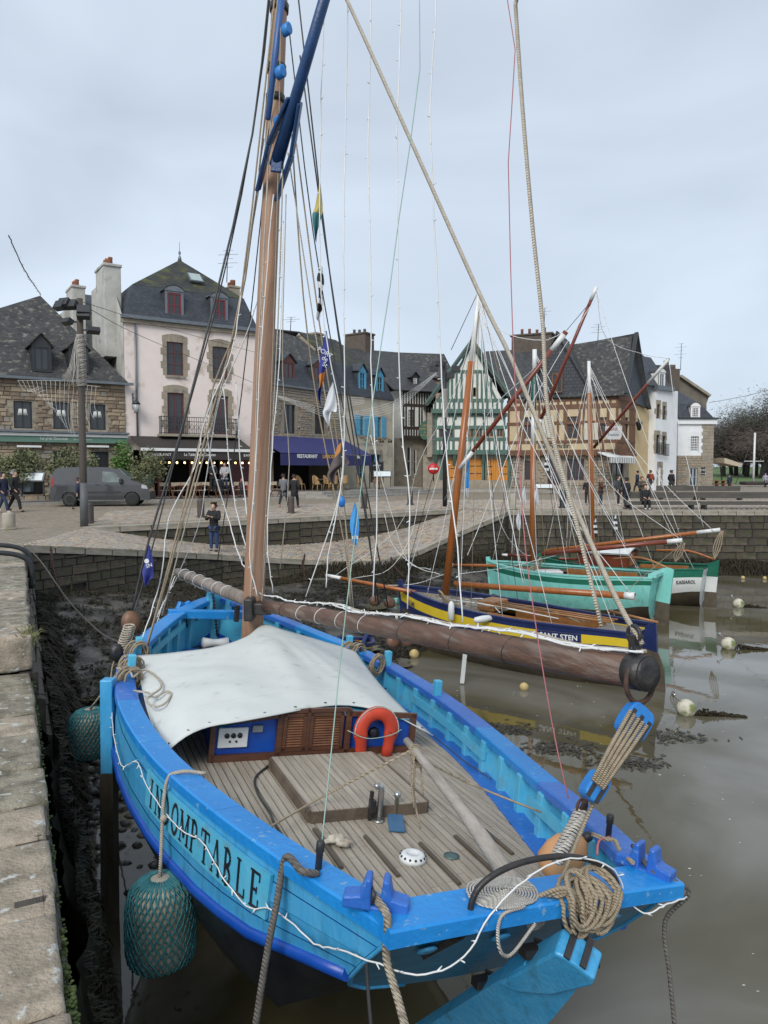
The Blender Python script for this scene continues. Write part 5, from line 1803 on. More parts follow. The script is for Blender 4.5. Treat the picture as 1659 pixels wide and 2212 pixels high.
ring=[Vector((p.x*1.004,p.y-.012,p.z))for p in ring]
mb.poly(ring)
bb(mb,'transom',mat('transom_teal',(.03,.19,.32),(.022,.14,.24),scale=2.5,rough=.35,bump=.4,bscale=10,stretch=(.6,3,5)))
for sd in(-1,1):
 mb=MB()
 mb.tube([(sd*(p.x*1.0),p.y-.012,p.z)for p in left[:15]],.014,6)
 bb(mb,'transom_moulding',m_hull)
def sweep_cap(y0,y1,sd,name='cap_rail',wi=.17,wo=.045,th=.055,n=12,m=m_cap):
 mb=MB()
 for i in range(n+1):
  y=lerp(y0,y1,i/n)
  h,z=hb(y),rz(y)
  dy=(hb(min(9.31,y+.05))-hb(max(0,y-.05)))/.1
  nx,ny=1/math.hypot(1,dy),-dy/math.hypot(1,dy)
  wi_=min(wi,max(.02,h-.0))
  for(o_,zz)in((wo,-.02),(wo,th-.012),(wo-.012,th),(-wi_+.012,th),(-wi_,th-.012),(-wi_,-.02)):
   mb.v.append((sd*(h+nx*o_),y+ny*o_,z+zz))
 for i in range(n):
  for k in range(6):
   a,b=i*6+k,i*6+(k+1)%6
   mb.face((a,b,b+6,a+6))
 mb.face(tuple(range(6)))
 mb.face(tuple(n*6+k for k in range(6)))
 return bb(mb,name,m)
m_cap2=mat('cap_rail_blue_light',(.02,.25,.58),(.03,.28,.62),scale=2,rough=.3,bump=.2,bscale=18)
m_cap3=mat('cap_rail_blue_deep',(.034,.155,.52),(.026,.12,.45),scale=2,rough=.32,bump=.3,bscale=22,c3_=(.14,.24,.46),s3=18,t3=(.63,.70))
for sd in(-1,1):
 cuts=[.02,1.75,3.3,4.5,6.3,7.8,9.22]
 ms=(m_cap,m_cap,m_cap,m_cap3,m_cap,m_cap)if sd<0 else(m_cap3,m_cap,m_cap3,m_cap3,m_cap,m_cap3)
 for a,b,m in zip(cuts,cuts[1:],ms):
  sweep_cap(a+.002,b-.002,sd,m=m)
mb=MB()
for i in range(17):
 x=lerp(-.955,.955,i/16)
 c_=.035*(1-(x)**2)
 for(yy_,zz)in((-.06,-.03),(-.06,.05),(-.05,.062),(.19,.062),(.2,.05),(.2,-.02)):
  mb.v.append((x*(1+(.15*yy_ if yy_>0 else 0)),yy_-.03*(1-x*x),zz+c_-.0))
for i in range(16):
 for k in range(6):
  a,b=i*6+k,i*6+(k+1)%6
  mb.face((a,b,b+6,a+6))
mb.face(tuple(range(6)));mb.face(tuple(96+k for k in range(6)))
bb(mb,'transom_cap',m_cap)
for sd in(-1,1):
 mb=MB()
 mb.smooth=True
 ys=[lerp(.05,9.2,i/40)for i in range(41)]
 for y in ys:
  for k in range(4):
   h=max(.03,hb(y)-.09-.015*k)
   zz=lerp(rz(y)-.01,DECK-.02,k/3)
   mb.v.append((sd*h,max(y,-zz*.9+.12),zz))
 for i in range(40):
  for k in range(3):
   a=i*4+k
   mb.face((a,a+1,a+5,a+4))
 bb(mb,'bulwark',m_hull2)
 y=.75
 while y<8.7:
  h=hb(y)-.12
  dy=(hb(y+.05)-hb(y-.05))/.1
  d_=Vector((dy,1,0)).normalized()
  mb=MB()
  mb.box((sd*(h-.02),y,(rz(y)+DECK)/2),(.11,.085,rz(y)-DECK),Matrix.Rotation(math.atan2(-dy*sd,1),4,'Z'))
  bb(mb,'stanchion',m_hull2,bevel=.006)
  y+=.46
 for(ya,yb)in(((.95,1.9),(3.0,5.0),(6.7,8.2))if sd>0 else((6.8,8.3),(1.0,1.9))):
  mb=MB()
  for i in range(12):
   y,y2=lerp(ya,yb,i/12),lerp(ya,yb,(i+1)/12)
   mb.bar((sd*(hb(y)-.19),y,rz(y)-.13),(sd*(hb(y2)-.19),y2,rz(y2)-.13),.035,.09)
  bb(mb,'stringer',m_hull2)
 mb=MB()
 for i in range(30):
  y,y2=lerp(.6,8.6,i/30),lerp(.6,8.6,(i+1)/30)
  a,b=max(.05,hb(y)-.13),max(.05,hb(y2)-.13)
  q=[(sd*a,y,DECK+.012),(sd*b,y2,DECK+.012),(sd*max(.02,b-.2),y2,DECK+.012),(sd*max(.02,a-.2),y,DECK+.012)]
  mb.poly(q)
  mb.poly([q[3],q[2],(q[2][0],q[2][1],DECK-.02),(q[3][0],q[3][1],DECK-.02)])
 bb(mb,'waterway',m_cap3)
mb=MB()
mb.poly([(-.9,.2,.0),(.9,.2,.0),(1.0,.62,DECK),(-1.0,.62,DECK)])
bb(mb,'transom_lining',m_hull2)
mb=MB()
o_=[]
for i in range(41):
 y=lerp(.58,8.9,i/40);o_.append((max(.05,hb(y)-.11),y))
mb.poly([(x,y,DECK-.012)for x,y in o_]+[(-x,y,DECK-.012)for x,y in reversed(o_)])
bb(mb,'caulking',m_caulk)
PW=.068
def deck_range(x):
 ys=[lerp(.62,8.5,i/160)for i in range(161)]
 ok=[y for y in ys if hb(y)-.26>abs(x)+PW*.45]
 return(min(ok),max(ok))if ok else None
for i in range(-23,24):
 x=i*PW
 rg=deck_range(x)
 if not rg or rg[1]-rg[0]<.3:continue
 cuts=[rg[0]]
 y=rg[0]+R.uniform(.5,1.9)
 while y<min(rg[1],4.6)-.3:
  cuts.append(y);y+=R.uniform(1.2,2.2)
 cuts.append(rg[1])
 for a,b in zip(cuts,cuts[1:]):
  mb=MB()
  mb.box((x,(a+b)/2,DECK-.008),(PW-.011,b-a-.006,.016))
  bb(mb,'deck_plank',R.choice((m_teak,m_teak,m_teak2,m_teak3)))
HX0,HX1,HY0,HY1,HZ=-.54,.50,2.30,3.50,DECK+.095
mb=MB()
for a,b in(((HX0,HY0),(HX1,HY0)),((HX1,HY0),(HX1,HY1)),((HX1,HY1),(HX0,HY1)),((HX0,HY1),(HX0,HY0))):
 mb.bar((a[0],a[1],(HZ+DECK)/2),(b[0],b[1],(HZ+DECK)/2),.05,HZ-DECK-.004)
bb(mb,'hatch_coaming',mat('coaming_oak',(.15,.11,.075),(.085,.062,.045),scale=4,rough=.7,bump=.4))
mb=MB()
mb.box(((HX0+HX1)/2,(HY0+HY1)/2,HZ-.02),(HX1-HX0,HY1-HY0,.015))
hc=bb(mb,'hatch_bed',m_caulk)
n=15
for i in range(n):
 x=lerp(HX0,HX1,(i+.5)/n)
 mb=MB()
 mb.box((x,(HY0+HY1)/2,HZ-.006),((HX1-HX0)/n-.009,HY1-HY0+.03,.018))
 bb(mb,'hatch_plank',R.choice((m_teak,m_teak2,m_teak3)),hc)
for x in(-.55,-.20,.18,.52,.82):
 y0_={-.55:1.55,-.20:1.35,.18:1.15,.52:1.2,.82:1.45}[x]
 mb=MB()
 mb.bar((x,y0_,DECK+.012),(x*1.0,y0_+.62,DECK+.012),.03,.022)
 bb(mb,'deck_batten',mat('batten_dark',(.11,.085,.06),(.07,.055,.04),rough=.7),bevel=.004)
CY0,CW=3.74,1.07
cabin=MB()
roof_z=lambda x:-.165+.10*(1-(x/CW)**2)
cabin.poly([(-CW,CY0,DECK),(CW,CY0,DECK)]+[(x,CY0,roof_z(x))for x in(CW,.6,.2,-.2,-.6,-CW)])
cabin.poly([(-CW,CY0,DECK),(-CW,CY0,roof_z(CW)),(-CW*.75,6.2,roof_z(CW)+.05),(-CW*.75,6.2,DECK)])
cabin.poly([(CW,CY0,DECK),(CW,CY0,roof_z(CW)),(CW*.75,6.2,roof_z(CW)+.05),(CW*.75,6.2,DECK)])
cab=bb(cabin,'cabin',m_royal)
mb=MB()
mb.grid(lambda a,b:(lerp(-CW,CW,a)*lerp(1.02,.76,b),lerp(CY0-.04,6.25,b),roof_z(lerp(-CW,CW,a))+.005+.05*b),8,6)
bb(mb,'cabin_roof',m_hull2,cab)
mb=MB()
yf=CY0-.022
for a,b,w_ in(((-CW,DECK),(-CW,-.08),.05),((-.42,DECK),(-.42,.0),.055),((-.13,DECK+.06),(-.13,.01),.03),((.30,DECK),(.30,.0),.06),((CW-.03,DECK),(CW-.03,-.08),.06),((-CW,DECK+.03),(CW,DECK+.03),.075),((-CW,-.10),(-.42,-.05),.05),((.3,-.05),(CW,-.10),.05),((-.42,-.01),(.3,-.01),.04)):
 mb.bar((a[0],yf,a[1]),(b[0],yf,b[1]),.04,w_,up=(0,0,1)if abs(a[0]-b[0])>.05 else(1,0,0))
bb(mb,'cabin_framing',m_varn,cab)
for x0,x1 in((-.39,-.145),(-.115,.27)):
 x1=x0+.245 if x0<-.2 else x0+.36
 d=MB()
 zb,zt=DECK+.07,-.035
 for a,b,w_ in(((x0+.02,zb),(x0+.02,zt),.035),((x1-.02,zb),(x1-.02,zt),.035),((x0,zb+.02),(x1,zb+.02),.035),((x0,zt-.015),(x1,zt-.015),.03)):
  d.bar((a[0],CY0-.03,a[1]),(b[0],CY0-.03,b[1]),.03,w_,up=(0,0,1)if abs(a[0]-b[0])>.05 else(1,0,0))
 do=bb(d,'louvre_door',m_varn)
 for k in range(12):
  z=lerp(zb+.05,zt-.045,k/11)
  s_=MB()
  s_.box(((x0+x1)/2,CY0-.024,z),(x1-x0-.07,.022,.010),Matrix.Rotation(rad(38),4,'X'))
  bb(s_,'slat',m_louv,do)
mb=MB()
ip0,ip1=BY(z1(532,745),CY0-.03),BY(z1(645,820),CY0-.03)
cxp,czp=(ip0.x+ip1.x)/2,(ip0.z+ip1.z)/2
mb.box((cxp,CY0-.02,czp),(ip1.x-ip0.x,.03,ip0.z-ip1.z))
pan=bb(mb,'instrument_panel',m_white,bevel=.006)
for k,dz in((-1,.03),(0,.03),(1,.03),(-.5,-.045),(.5,-.045)):
 mb=MB()
 mb.lathe([(.001,.010),(.024 if dz>0 else .010,.010),(.026 if dz>0 else .011,0)],(cxp+k*.062,CY0-.036,czp+dz*.75),(0,-1,0),12)
 bb(mb,'gauge',m_black,pan)
mb=MB()
sp=BY(z1(690,747),CY0-.03)
mb.box((sp.x,CY0-.02,sp.z),(.10,.03,.065))
bb(mb,'display_unit',mat('display_grey',(.25,.27,.28),rough=.4),bevel=.005)
mb=MB()
cp=BY(z1(1165,765),CY0-.02)
mb.lathe([(.001,.03),(.05,.03),(.065,0)],(cp.x,CY0,cp.z),(0,-1,0),14)
bb(mb,'compass',m_black)
lb=thing('horseshoe_lifebuoy','orange horseshoe lifebuoy leaning on the cabin end of the blue boat','lifebuoy',M=BM@Matrix.Translation(BY((812,1583),CY0-.10))@Matrix.Diagonal((1.28,1.15,1.2,1)))
mb=MB()
pts=[]
for i in range(25):
 a=rad(lerp(-15,195,i/24))
 pts.append((.135*math.cos(a),0,.15*math.sin(a)+.02))
pts=[(pts[0][0]-.02,0,-.20)]+pts+[(pts[-1][0]+.02,0,-.20)]
pts=cat(pts,3)
n=len(pts)
mb.tube(pts,[.060 if 2<i<n-3 else .048 for i in range(n)],10)
mb.v=[(x,y*.75,z)for x,y,z in mb.v]
mb.build('float_ring',m_orange,lb,world=False)
for k in(.0,1.0):
 mb=MB()
 mb.tube([(p[0]*1.40,-.02,(p[2]-.02)*1.38+.02)for p in pts[6:-6]],.006,5)
 mb.build('grab_line',m_ropew,lb,world=False)
 break
mb=MB()
mb.tube(cat([(-.27,-.06,.05),(-.1,-.075,-.02),(.1,-.075,.0),(.2,-.06,.04)],5),.004,5)
mb.build('lashing',m_cordg,lb,world=False)
cv=thing('canvas_cover','pale grey canvas sheet stretched over the cabin of the blue boat','canvas',M=BM)
front=[(195,447,-.02),(330,437,.06),(520,412,.14),(640,372,.22),(715,322,.30),(800,345,.27),(900,372,.2),(1000,402,.12),(1085,425,.0)]
mid1=[(215,560,-.10),(330,520,.02),(500,490,.10),(640,455,.16),(745,420,.24),(850,440,.2),(960,470,.15),(1060,500,.08),(1160,530,-.02)]
mid2=[(245,690,-.17),(360,640,-.02),(520,600,.06),(660,575,.10),(800,545,.14),(910,545,.13),(1020,555,.09),(1120,580,.02),(1250,630,-.12)]
aft=[(305,850,-.27),(395,778,-.12),(490,738,-.06),(620,716,-.025),(760,690,-.005),(920,660,-.0),(1060,650,-.02),(1230,685,-.08),(1405,775,-.30)]
rows_=[]
for rw_ in(front,mid1,mid2,aft):
 rows_.append(cat([BZ(z1(a,b),c)for a,b,c in rw_],6))
cols=[cat([rows_[k][i]for k in range(4)],10)for i in range(len(rows_[0]))]
mb=MB()
mb.smooth=True
nu,nv=len(cols)-1,len(cols[0])-1
pk=cols[24][0]
def tarp(a,b):
 i,j=round(a*nu),round(b*nv)
 p=cols[i][j].copy()
 e=min(1,4*b*(1-b)+.15)*min(1,6*a*(1-a))
 d1=(p-pk)
 ang=math.atan2(d1.x,-d1.y)
 la_=cols[0][nv]
 d2=p-la_
 a2=math.atan2(d2.y,d2.x)
 wr=.065*(.3-abs(noise.noise((ang*3.4,d1.length*.22,3))))*min(1,d1.length)+.05*(.3-abs(noise.noise((a2*5,d2.length*.25,7))))*math.exp(-d2.length/1.6)+.03*noise.noise((p.x*.9+p.y*.6,p.y*.6-p.x,8))+.03*(.25-abs(noise.noise((p.x*1.2+p.y*3.0,p.y*.5-p.x*.3,5))))
 crease=.03*math.exp(-((p.x-.12-.1*(6.6-p.y))/.05)**2)*sstep((p.y-4)/2)
 p.z+=e*(wr+crease)
 return p
mb_at=lambda a,b:tarp(a,b)+Vector((0,0,.003))
mb.grid(tarp,nu,nv)
sh=mb.build('sheet',m_canvas,cv,world=False,uv=False,recalc=False)
sm_=sh.modifiers.new('solidify','SOLIDIFY')
sm_.thickness=.004
mb=MB()
mb.tube([cols[0][j]+Vector((-.0,0,.004))for j in range(0,nv+1,2)],.008,5)
mb.tube([cols[i][nv]+Vector((0,0,.003))for i in range(0,nu+1,2)],.008,5)
mb.build('hem',m_canvas,cv,world=False)
for j in(13,24):
 mb=MB()
 mb.tube([mb_at(i/nu,j/nv)for i in range(nu+1)],.0045,4)
 mb.build('seam',m_canvas,cv,world=False,uv=False)
for i in range(2,nu,5):
 mb=MB()
 c_=cols[i][nv-1]
 mb.tube([c_+Vector((.012*math.cos(a),.012*math.sin(a),.008))for a in[k/8*6.283 for k in range(8)]],.004,4,closed=True)
 mb.build('eyelet',m_iron,cv,world=False,uv=False)
mb=MB()
a=cols[nu][nv]
mb.tube([a,BZ(z3(490,385),DECK+.05),BZ(z3(620,470),DECK+.06)],.006,5)
mb.tube([cols[0][nv],cols[0][nv]+Vector((-.05,-.1,-.15))],.006,5)
mb.build('tie_cord',m_cable,cv,world=False)
mb=MB()
pp=[BZ(z1(*q),.085)for q in((585,520),(610,515),(650,545),(640,555),(608,572))]
mb.poly([p+Vector((0,0,.032))for p in pp])
mb.build('patch',mat('patch_cloth',(.56,.54,.48),rough=.8),cv,world=False)
mb=MB()
for z0_,z1_,y0_,y1_ in((.42,-.3,9.30,9.26),(-.3,-1.6,9.26,8.75)):
 mb.bar((0,y0_,z0_),(0,y1_,z1_),.13,.16,up=(0,1,0))
bb(mb,'stem_post',m_hull2,bevel=.01)
for sd in(-1,1):
 mb=MB()
 mb.box((sd*.16,9.0,.2),(.1,.12,.34))
 bb(mb,'knighthead',m_hull2,bevel=.008)
mb=MB()
a,b=BZ(zA(625,395),.1),BZ(zA(1330,405),.1)
mb.bar(a,b,.17,.13)
bb(mb,'crossbeam',m_cap,bevel=.015)
mb=MB()
mb.box(BZ(zA(1262,390),.16),(.07,.1,.26))
bb(mb,'beam_iron',m_iron,bevel=.01)
an=thing('anchor','white and rusty stock anchor lying on the foredeck of the blue boat','anchor',M=BM@Matrix.Translation(BZ(zA(1060,580),DECK+.05)))
mb=MB()
mb.bar((0,-.1,0),(0.02,.95,.3),.05)
mb.build('shank',m_white,an,world=False,bevel=.01)
mb=MB()
mb.tube([(-.62,.1,.05),(0,.0,.0),(.6,-.12,.02)],[.015,.03,.015],8)
mb.build('stock',mat('galvanised',(.5,.5,.48),(.3,.27,.24),scale=12,rough=.5),an,world=False)
mb=MB()
mb.box((-.13,.18,.02),(.2,.16,.04));mb.box((.02,0,.03),(.11,.14,.1))
mb.build('fluke',mat('galvanised',(.5,.5,.48)),an,world=False,bevel=.012)
wl=MB()
wc=BZ(zA(1060,665),DECK+.1)
wl.lathe([(.04,-.22),(.09,-.2),(.06,-.05),(.06,.05),(.09,.2),(.04,.22)],wc,(1,.1,0),12)
bb(wl,'windlass',m_white)
mb=MB()
c0,c1_=BZ(zA(1080,600),DECK+.1),BZ(zA(1040,215),.35)
for i in range(26):
 p=c0.lerp(c1_,i/25)
 q=Vector((.02,0,.0))if i%2 else Vector((0,.02,0))
 mb.tube([p+Vector((0,0,.03)),p+q,p-Vector((0,0,.03)),p-q],.007,4,closed=True)
bb(mb,'anchor_chain',m_rust)
mb=MB()
fl=BZ(zA(770,320),.16)
for dx in(-.09,.09):
 mb.bar(fl+Vector((dx,dx*.6,-.06)),fl+Vector((dx*.55,dx*.3,.06)),.07,.09)
mb.bar(fl+Vector((-.16,-.1,-.06)),fl+Vector((.16,.1,-.06)),.09,.04)
bb(mb,'bow_fairlead',m_cap,bevel=.012)
mb=MB()
for q in(((790,430),(805,555)),((880,440),(905,465)),((835,290),(900,310))):
 mb.tube([BZ(zA(*q[0]),.05),BZ(zA(*q[1]),-.2)],.012,6)
bb(mb,'iron_stay_bar',m_iron)
for uv,z_ in((zA(357,610),.18),(zA(280,775),.15),(z1(1045,365),.16),(z1(1162,428),.14),(z1(1378,548),.08)):
 p=BZ(uv,z_)
 sd=1 if p.x>0 else-1
 y_=p.y
 x_=sd*(hb(y_)-.12)
 mb=MB()
 mb.box((x_,y_,(z_+rz(y_)-.25)/2),(.085,.085,z_-rz(y_)+.25))
 bb(mb,'timberhead',m_hull2,bevel=.012)
mb=MB()
lt=hullp(5.05,.02);lt=Vector((-lt.x-.10,lt.y,lt.z))
wt=W(lt)+Vector((0,0,.14))
wb=Vector((wt.x-.02,wt.y-.05,WATER-.4))
ws=wt.lerp(wb,.33)
mb.bar(wt,ws,.13,.15,up=(0,1,0))
lg=mb.build('prop_leg',m_hull,boat,bevel=.012)
mb=MB()
mb.bar(ws,wb,.14,.16,up=(0,1,0))
mb.build('leg_lower_part',mat('wet_timber',(.10,.085,.06),(.05,.042,.03),scale=3,rough=.4,bump=.4,stretch=(4,4,.6)),lg)
mb=MB()
lt2=Vector((hullp(5.0,.02).x+.1,5.0,rz(5.0)))
mb.bar(W(lt2),W(lt2)+Vector((.1,0,-2.6)),.13,.15,up=(0,1,0))
mb.build('prop_leg',m_hull,boat)
# --- steel pipe, foot plate, cowl and drain on the deck
mb=MB()
pb=BZ(z3(52,680),DECK)
mb.tube([pb,pb+Vector((0,0,.25))]+[pb+Vector((-.035+.035*math.cos(a),.0,.25+.045*math.sin(a)))for a in(.6,1.2,1.8,2.4)],.026,10)
mb.lathe([(.05,0),(.05,.012),(.03,.015)],pb,(0,0,1),14)
bb(mb,'vent_pipe',m_steel)
mb=MB()
mb.bar(pb+Vector((-.07,.03,.0)),pb+Vector((-.07,.03,.24)),.025,.03)
mb.box(pb+Vector((-.06,.02,.12)),(.05,.05,.1))
bb(mb,'control_lever',m_iron)
mb=MB()
q=BZ(z3(140,690),DECK+.03)
mb.box(q,(.13,.24,.02),Matrix.Rotation(-.35,4,'Z')@Matrix.Rotation(.12,4,'X'))
bb(mb,'rubber_mat',mat('mat_blue',(.03,.10,.20),(.05,.13,.23),rough=.6),bevel=.006)
mb=MB()
q=BZ(z3(138,640),DECK+.02)
mb.lathe([(.018,0),(.018,.13),(.03,.14),(.03,.17),(.012,.18)],q,(0,0,1),10)
bb(mb,'hand_pump',m_steel)
mb=MB()
q=BZ(z3(222,875),DECK)
mb.lathe([(.105,0),(.10,.025),(.08,.05),(.045,.055),(.04,.045),(.001,.045)],q,(0,0,1),20)
cw=bb(mb,'deck_vent',m_white)
for i in range(14):
 a=i/14*6.283
 mb=MB()
 mb.ball(q+Vector((.092*math.cos(a),.092*math.sin(a),.036)),.010,6,4)
 bb(mb,'vent_hole',m_black,cw)
mb=MB()
mb.lathe([(.06,0),(.06,.008),(.02,.012),(.001,.012)],BZ(z3(418,858),DECK),(0,0,1),16)
bb(mb,'deck_plate',mat('verdigris',(.10,.16,.15),(.06,.09,.09),rough=.5,metal=.4))
rag=thing('rag','crumpled dirty white rag on the wooden deck','rag',M=BM@Matrix.Translation(BZ(z2(1245,345),DECK+.02)))
mb=MB()
for i in range(9):
 mb.ball((R.uniform(-.08,.08),R.uniform(-.05,.05),R.uniform(0,.03)),R.uniform(.025,.05),8,6,(R.uniform(.8,1.6),1,.6))
mb.v=[tuple(Vector(p)+Vector((noise.noise(Vector(p)*30),noise.noise(Vector(p)*30+Vector((5,0,0))),noise.noise(Vector(p)*30+Vector((0,9,0)))))*.02)for p in mb.v]
mb.build('cloth',mat('dirty_cloth',(.58,.54,.46),(.30,.24,.17),scale=18,rough=.9),rag,world=False)
# --- tiller, rudder, transom irons
mb=MB()
th,tb=BX(z3(192,275),.12),Vector((.04,.1,-.12))
tm=th.lerp(tb,.55)+Vector((0,0,.05))
mb.tube(cat([th,tm,tb],6),[lerp(.028,.064,i/12)for i in range(13)],10)
bb(mb,'tiller',mat('tiller_wood',(.42,.38,.335),(.26,.225,.19),scale=2,rough=.75,bump=.5,bscale=20,stretch=(8,1.5,6)))
ru=MB()
def rud(p):
 return p
ang=rad(36)
aftv=Vector((math.sin(ang),-math.cos(ang),0))
post=Vector((0,.72,-.75)).normalized()
r0=Vector((.03,-.06,-.13))
P=lambda s_,o_:r0+post*s_+aftv*o_
nrm=post.cross(aftv).normalized()
head=[P(-.03,.02),P(-.02,.09),P(.08,.29),P(.16,.32),P(.46,.25),P(.60,.12),P(.60,.0)]
ru.prism([p-nrm*.08 for p in head],nrm*.16)
ro=bb(ru,'rudder',m_hull,bevel=.015)
ru=MB()
bl=[P(.3,.0),P(.3,.31),P(.8,.42),P(1.9,.62),P(2.5,.5),P(2.5,.02)]
ru.prism([p-nrm*.05 for p in bl],nrm*.10)
bb(ru,'rudder_blade',m_hull)
for o_ in(.08,.18):
 mb=MB()
 mb.bar(P(-.03+.4*(o_-.1),o_)-nrm*.085,P(.54-o_*.4,o_*.9)-nrm*.085,.035,.012,up=nrm)
 mb.bar(P(-.035+.3*(o_-.1),o_)-nrm*.085,P(-.035+.3*(o_-.1),o_)+nrm*.085,.035,.012,up=post)
 bb(mb,'rudder_strap',m_iron,ro)
for s_ in(.22,.85):
 mb=MB()
 mb.box(P(s_,-.02),(.10,.07,.05))
 mb.bar(P(s_,-.02)-nrm*.07,P(s_-.0,.35)-nrm*.07,.03,.015,up=nrm)
 bb(mb,'gudgeon',m_iron,ro)
tplane=lambda x,z:Vector((x,max(0,-z*.9)-.03,z))
mb=MB()
hp=[BY(z3(*q),-.02)for q in((500,1235),(508,1180),(520,1090),(560,1010),(640,945),(750,895),(880,865),(1000,858),(1110,875),(1190,915),(1240,970),(1256,1040),(1250,1090),(1215,1120))]
mb.tube(cat(hp,4),.017,8)
hs=bb(mb,'mainsheet_horse',m_iron)
for a,b in(((280,1360),(470,1240)),((990,1232),(1190,1122))):
 mb=MB()
 pa,pb_=BY(z3(*a),.22),BY(z3(*b),.06)
 ra,rb=tplane(pa.x,pa.z),tplane(pb_.x,pb_.z)
 mb.bar(ra,rb,.035,.035)
 bb(mb,'horse_strap',m_iron,hs)
for x in(-.62,-.16,.62):
 mb=MB()
 c_=tplane(x,-.2)
 mb.lathe([(.055,0),(.06,.012),(.03,.02),(.001,.01)],c_,(0,-.7,-.72),14)
 bb(mb,'scupper_plate',m_hull)
def chock(c,d_):
 d_=Vector(d_).normalized()
 s_=Vector((-d_.y,d_.x,0))
 root=None
 mb=MB()
 for k in(-1,1):
  prof=[(.02,.0),(.17,0),(.17,.06),(.085,.075),(.062,.16),(.03,.165),(.022,.05)]
  pts=[c+d_*(k*a)+Vector((0,0,b))-s_*.055 for a,b in prof]
  if k<0:pts=pts[::-1]
  mb.prism(pts,s_*.11)
 mb.bar(c-d_*.1+Vector((0,0,.012)),c+d_*.1+Vector((0,0,.012)),.10,.03)
 return bb(mb,'fairlead',m_royal if False else m_cap3,bevel=.012)
chock(BZ(z2(1440,665),.06)+Vector((0,0,.0)),(1,-.55,0))
chock(BZ(z3(1390,930),.06),(.45,-1,0))
for uv in(z2(1152,480),z3(1205,770)):
 mb=MB()
 p=BZ(uv,rz(.7)+.05)
 mb.lathe([(.02,-.1),(.02,.10),(.025,.11),(.025,.16),(.018,.17)],p,(0,0,1),10)
 bb(mb,'belaying_pin',m_iron)
MBASE=W((0,6.74,DECK))
MB0=W((0,6.74,.3))
def mast_at(v):
 """world point on the mast axis seen at picture height v"""
 u=lerp(546,604,(1345-v)/1345)
 y=MB0.y+.25*(1345-v)/1345
 return PY(u,v,y)
MT=mast_at(-420)
mb=MB()
pts=[MB0+(MB0-mast_at(1100)).normalized()*.75]+[mast_at(v)for v in(1345,1100,800,500,380,200,0,-200,-420)]
mb.tube(pts,[.15,.145,.14,.134,.122,.116,.112,.105,.09,.07],20)
ms=mb.build('mast',m_mast,boat)
BG,BE=PY(566,1308,MB0.y-.12),PY(1390,1454,4.7)
mb=MB()
n=9
mb.tube([BG.lerp(BE,i/(n-1))for i in range(n)],[.08,.085,.09,.095,.1,.104,.107,.109,.11],20)
bo=mb.build('boom',m_boom,boat)
bd=(BE-BG).normalized()
mb=MB()
mb.tube([BE-bd*.10,BE+bd*.035],.116,20)
mb.lathe([(.05,0),(.105,.01),(.11,-.02)],BE+bd*.04,bd,20)
mb.build('boom_end_band',m_iron,bo)
mb=MB()
sidev=bd.cross(Vector((0,0,1))).normalized()
upv=sidev.cross(bd)
rc=BE-bd*.03-upv*.06
mb.tube([rc+sidev*.135*math.cos(a)+upv*.135*math.sin(a)for a in[i/24*6.283 for i in range(24)]],.017,8,closed=True)
mb.build('boom_ring',m_rust,bo)
mb=MB()
mb.bar(BE-bd*.06+upv*.1,BE-bd*.06+upv*.24,.06,.05,up=bd)
mb.tube([BE-bd*.06+upv*(.24+.06*math.sin(a))+bd*.05*math.cos(a)for a in[i/12*6.283 for i in range(12)]],.014,6,closed=True)
mb.build('boom_shackle',m_iron,bo)
for f in(.12,.2,.28,.36,.44,.56,.69,.8):
 c_=BG.lerp(BE,f)
 r_=lerp(.084,.113,f)
 mb=MB()
 mb.tube([c_+bd*(.04*math.sin(a))+sidev*r_*math.cos(a)+upv*r_*math.sin(a)for a in[i/16*6.283 for i in range(16)]],.006,4,closed=True)
 mb.build('lashing',m_lightw if f in(.28,.36,.44,.2)else m_iron,bo)
mb=MB()
gj=PY(561,1312,MB0.y-.15)
mb.box(gj,(.36,.30,.16));mb.box(gj+Vector((-.12,-.02,.0)),(.12,.4,.3))
mb.build('gooseneck',m_iron,bo,bevel=.02)
yg=MB0.y-.05
G0,G1=PY(590,378,yg-.05),PY(722,-75,yg-1.4)
gd=(G1-G0).normalized()
mb=MB()
mb.tube([G0+gd*.12,G0.lerp(G1,.4),G1],[.09,.072,.065],14)
m_gaff=mat('gaff_blue',(.006,.040,.125),(.010,.055,.165),scale=3,rough=.4,bump=.2)
gf=mb.build('gaff',m_gaff,boat)
gs=gd.cross(Vector((0,1,0))).normalized()
for sd in(-1,1):
 mb=MB()
 j0,j1=G0+gd*.95+gs*.07*sd,G0-gd*.08+gs*.14*sd
 mb.bar(j0,j0.lerp(j1,.6)+gs*.05*sd,.045,.15,up=(0,1,0))
 mb.bar(j0.lerp(j1,.6)+gs*.05*sd,j1-gd*.2,.045,.14,up=(0,1,0))
 mb.build('gaff_jaw',m_gaff,gf,bevel=.015)
mb=MB()
mb.bar(PY(600,330,yg-.2),PY(596,372,yg-.2),.14,.05,up=(0,1,0))
mb.build('jaw_tongue',m_gaff,gf,bevel=.01)
rope(boat,'gaff_line',[G0.lerp(G1,t)+Vector((.06+.02*math.sin(t*9),-.09,0))for t in(.1,.3,.5,.7,.9,1)],.012,m_ropeg,5,4)if 'rope' in globals()else None
mb=MB()
S0,S1=PY(579,258,yg-.16),PY(615,-60,yg-.10)
mb.tube([S0,S0.lerp(S1,.5),S1],[.032,.045,.045],10)
mb.build('spare_spar',mat('spar_blue',(.025,.085,.25),(.035,.11,.30),scale=3,rough=.45),boat)
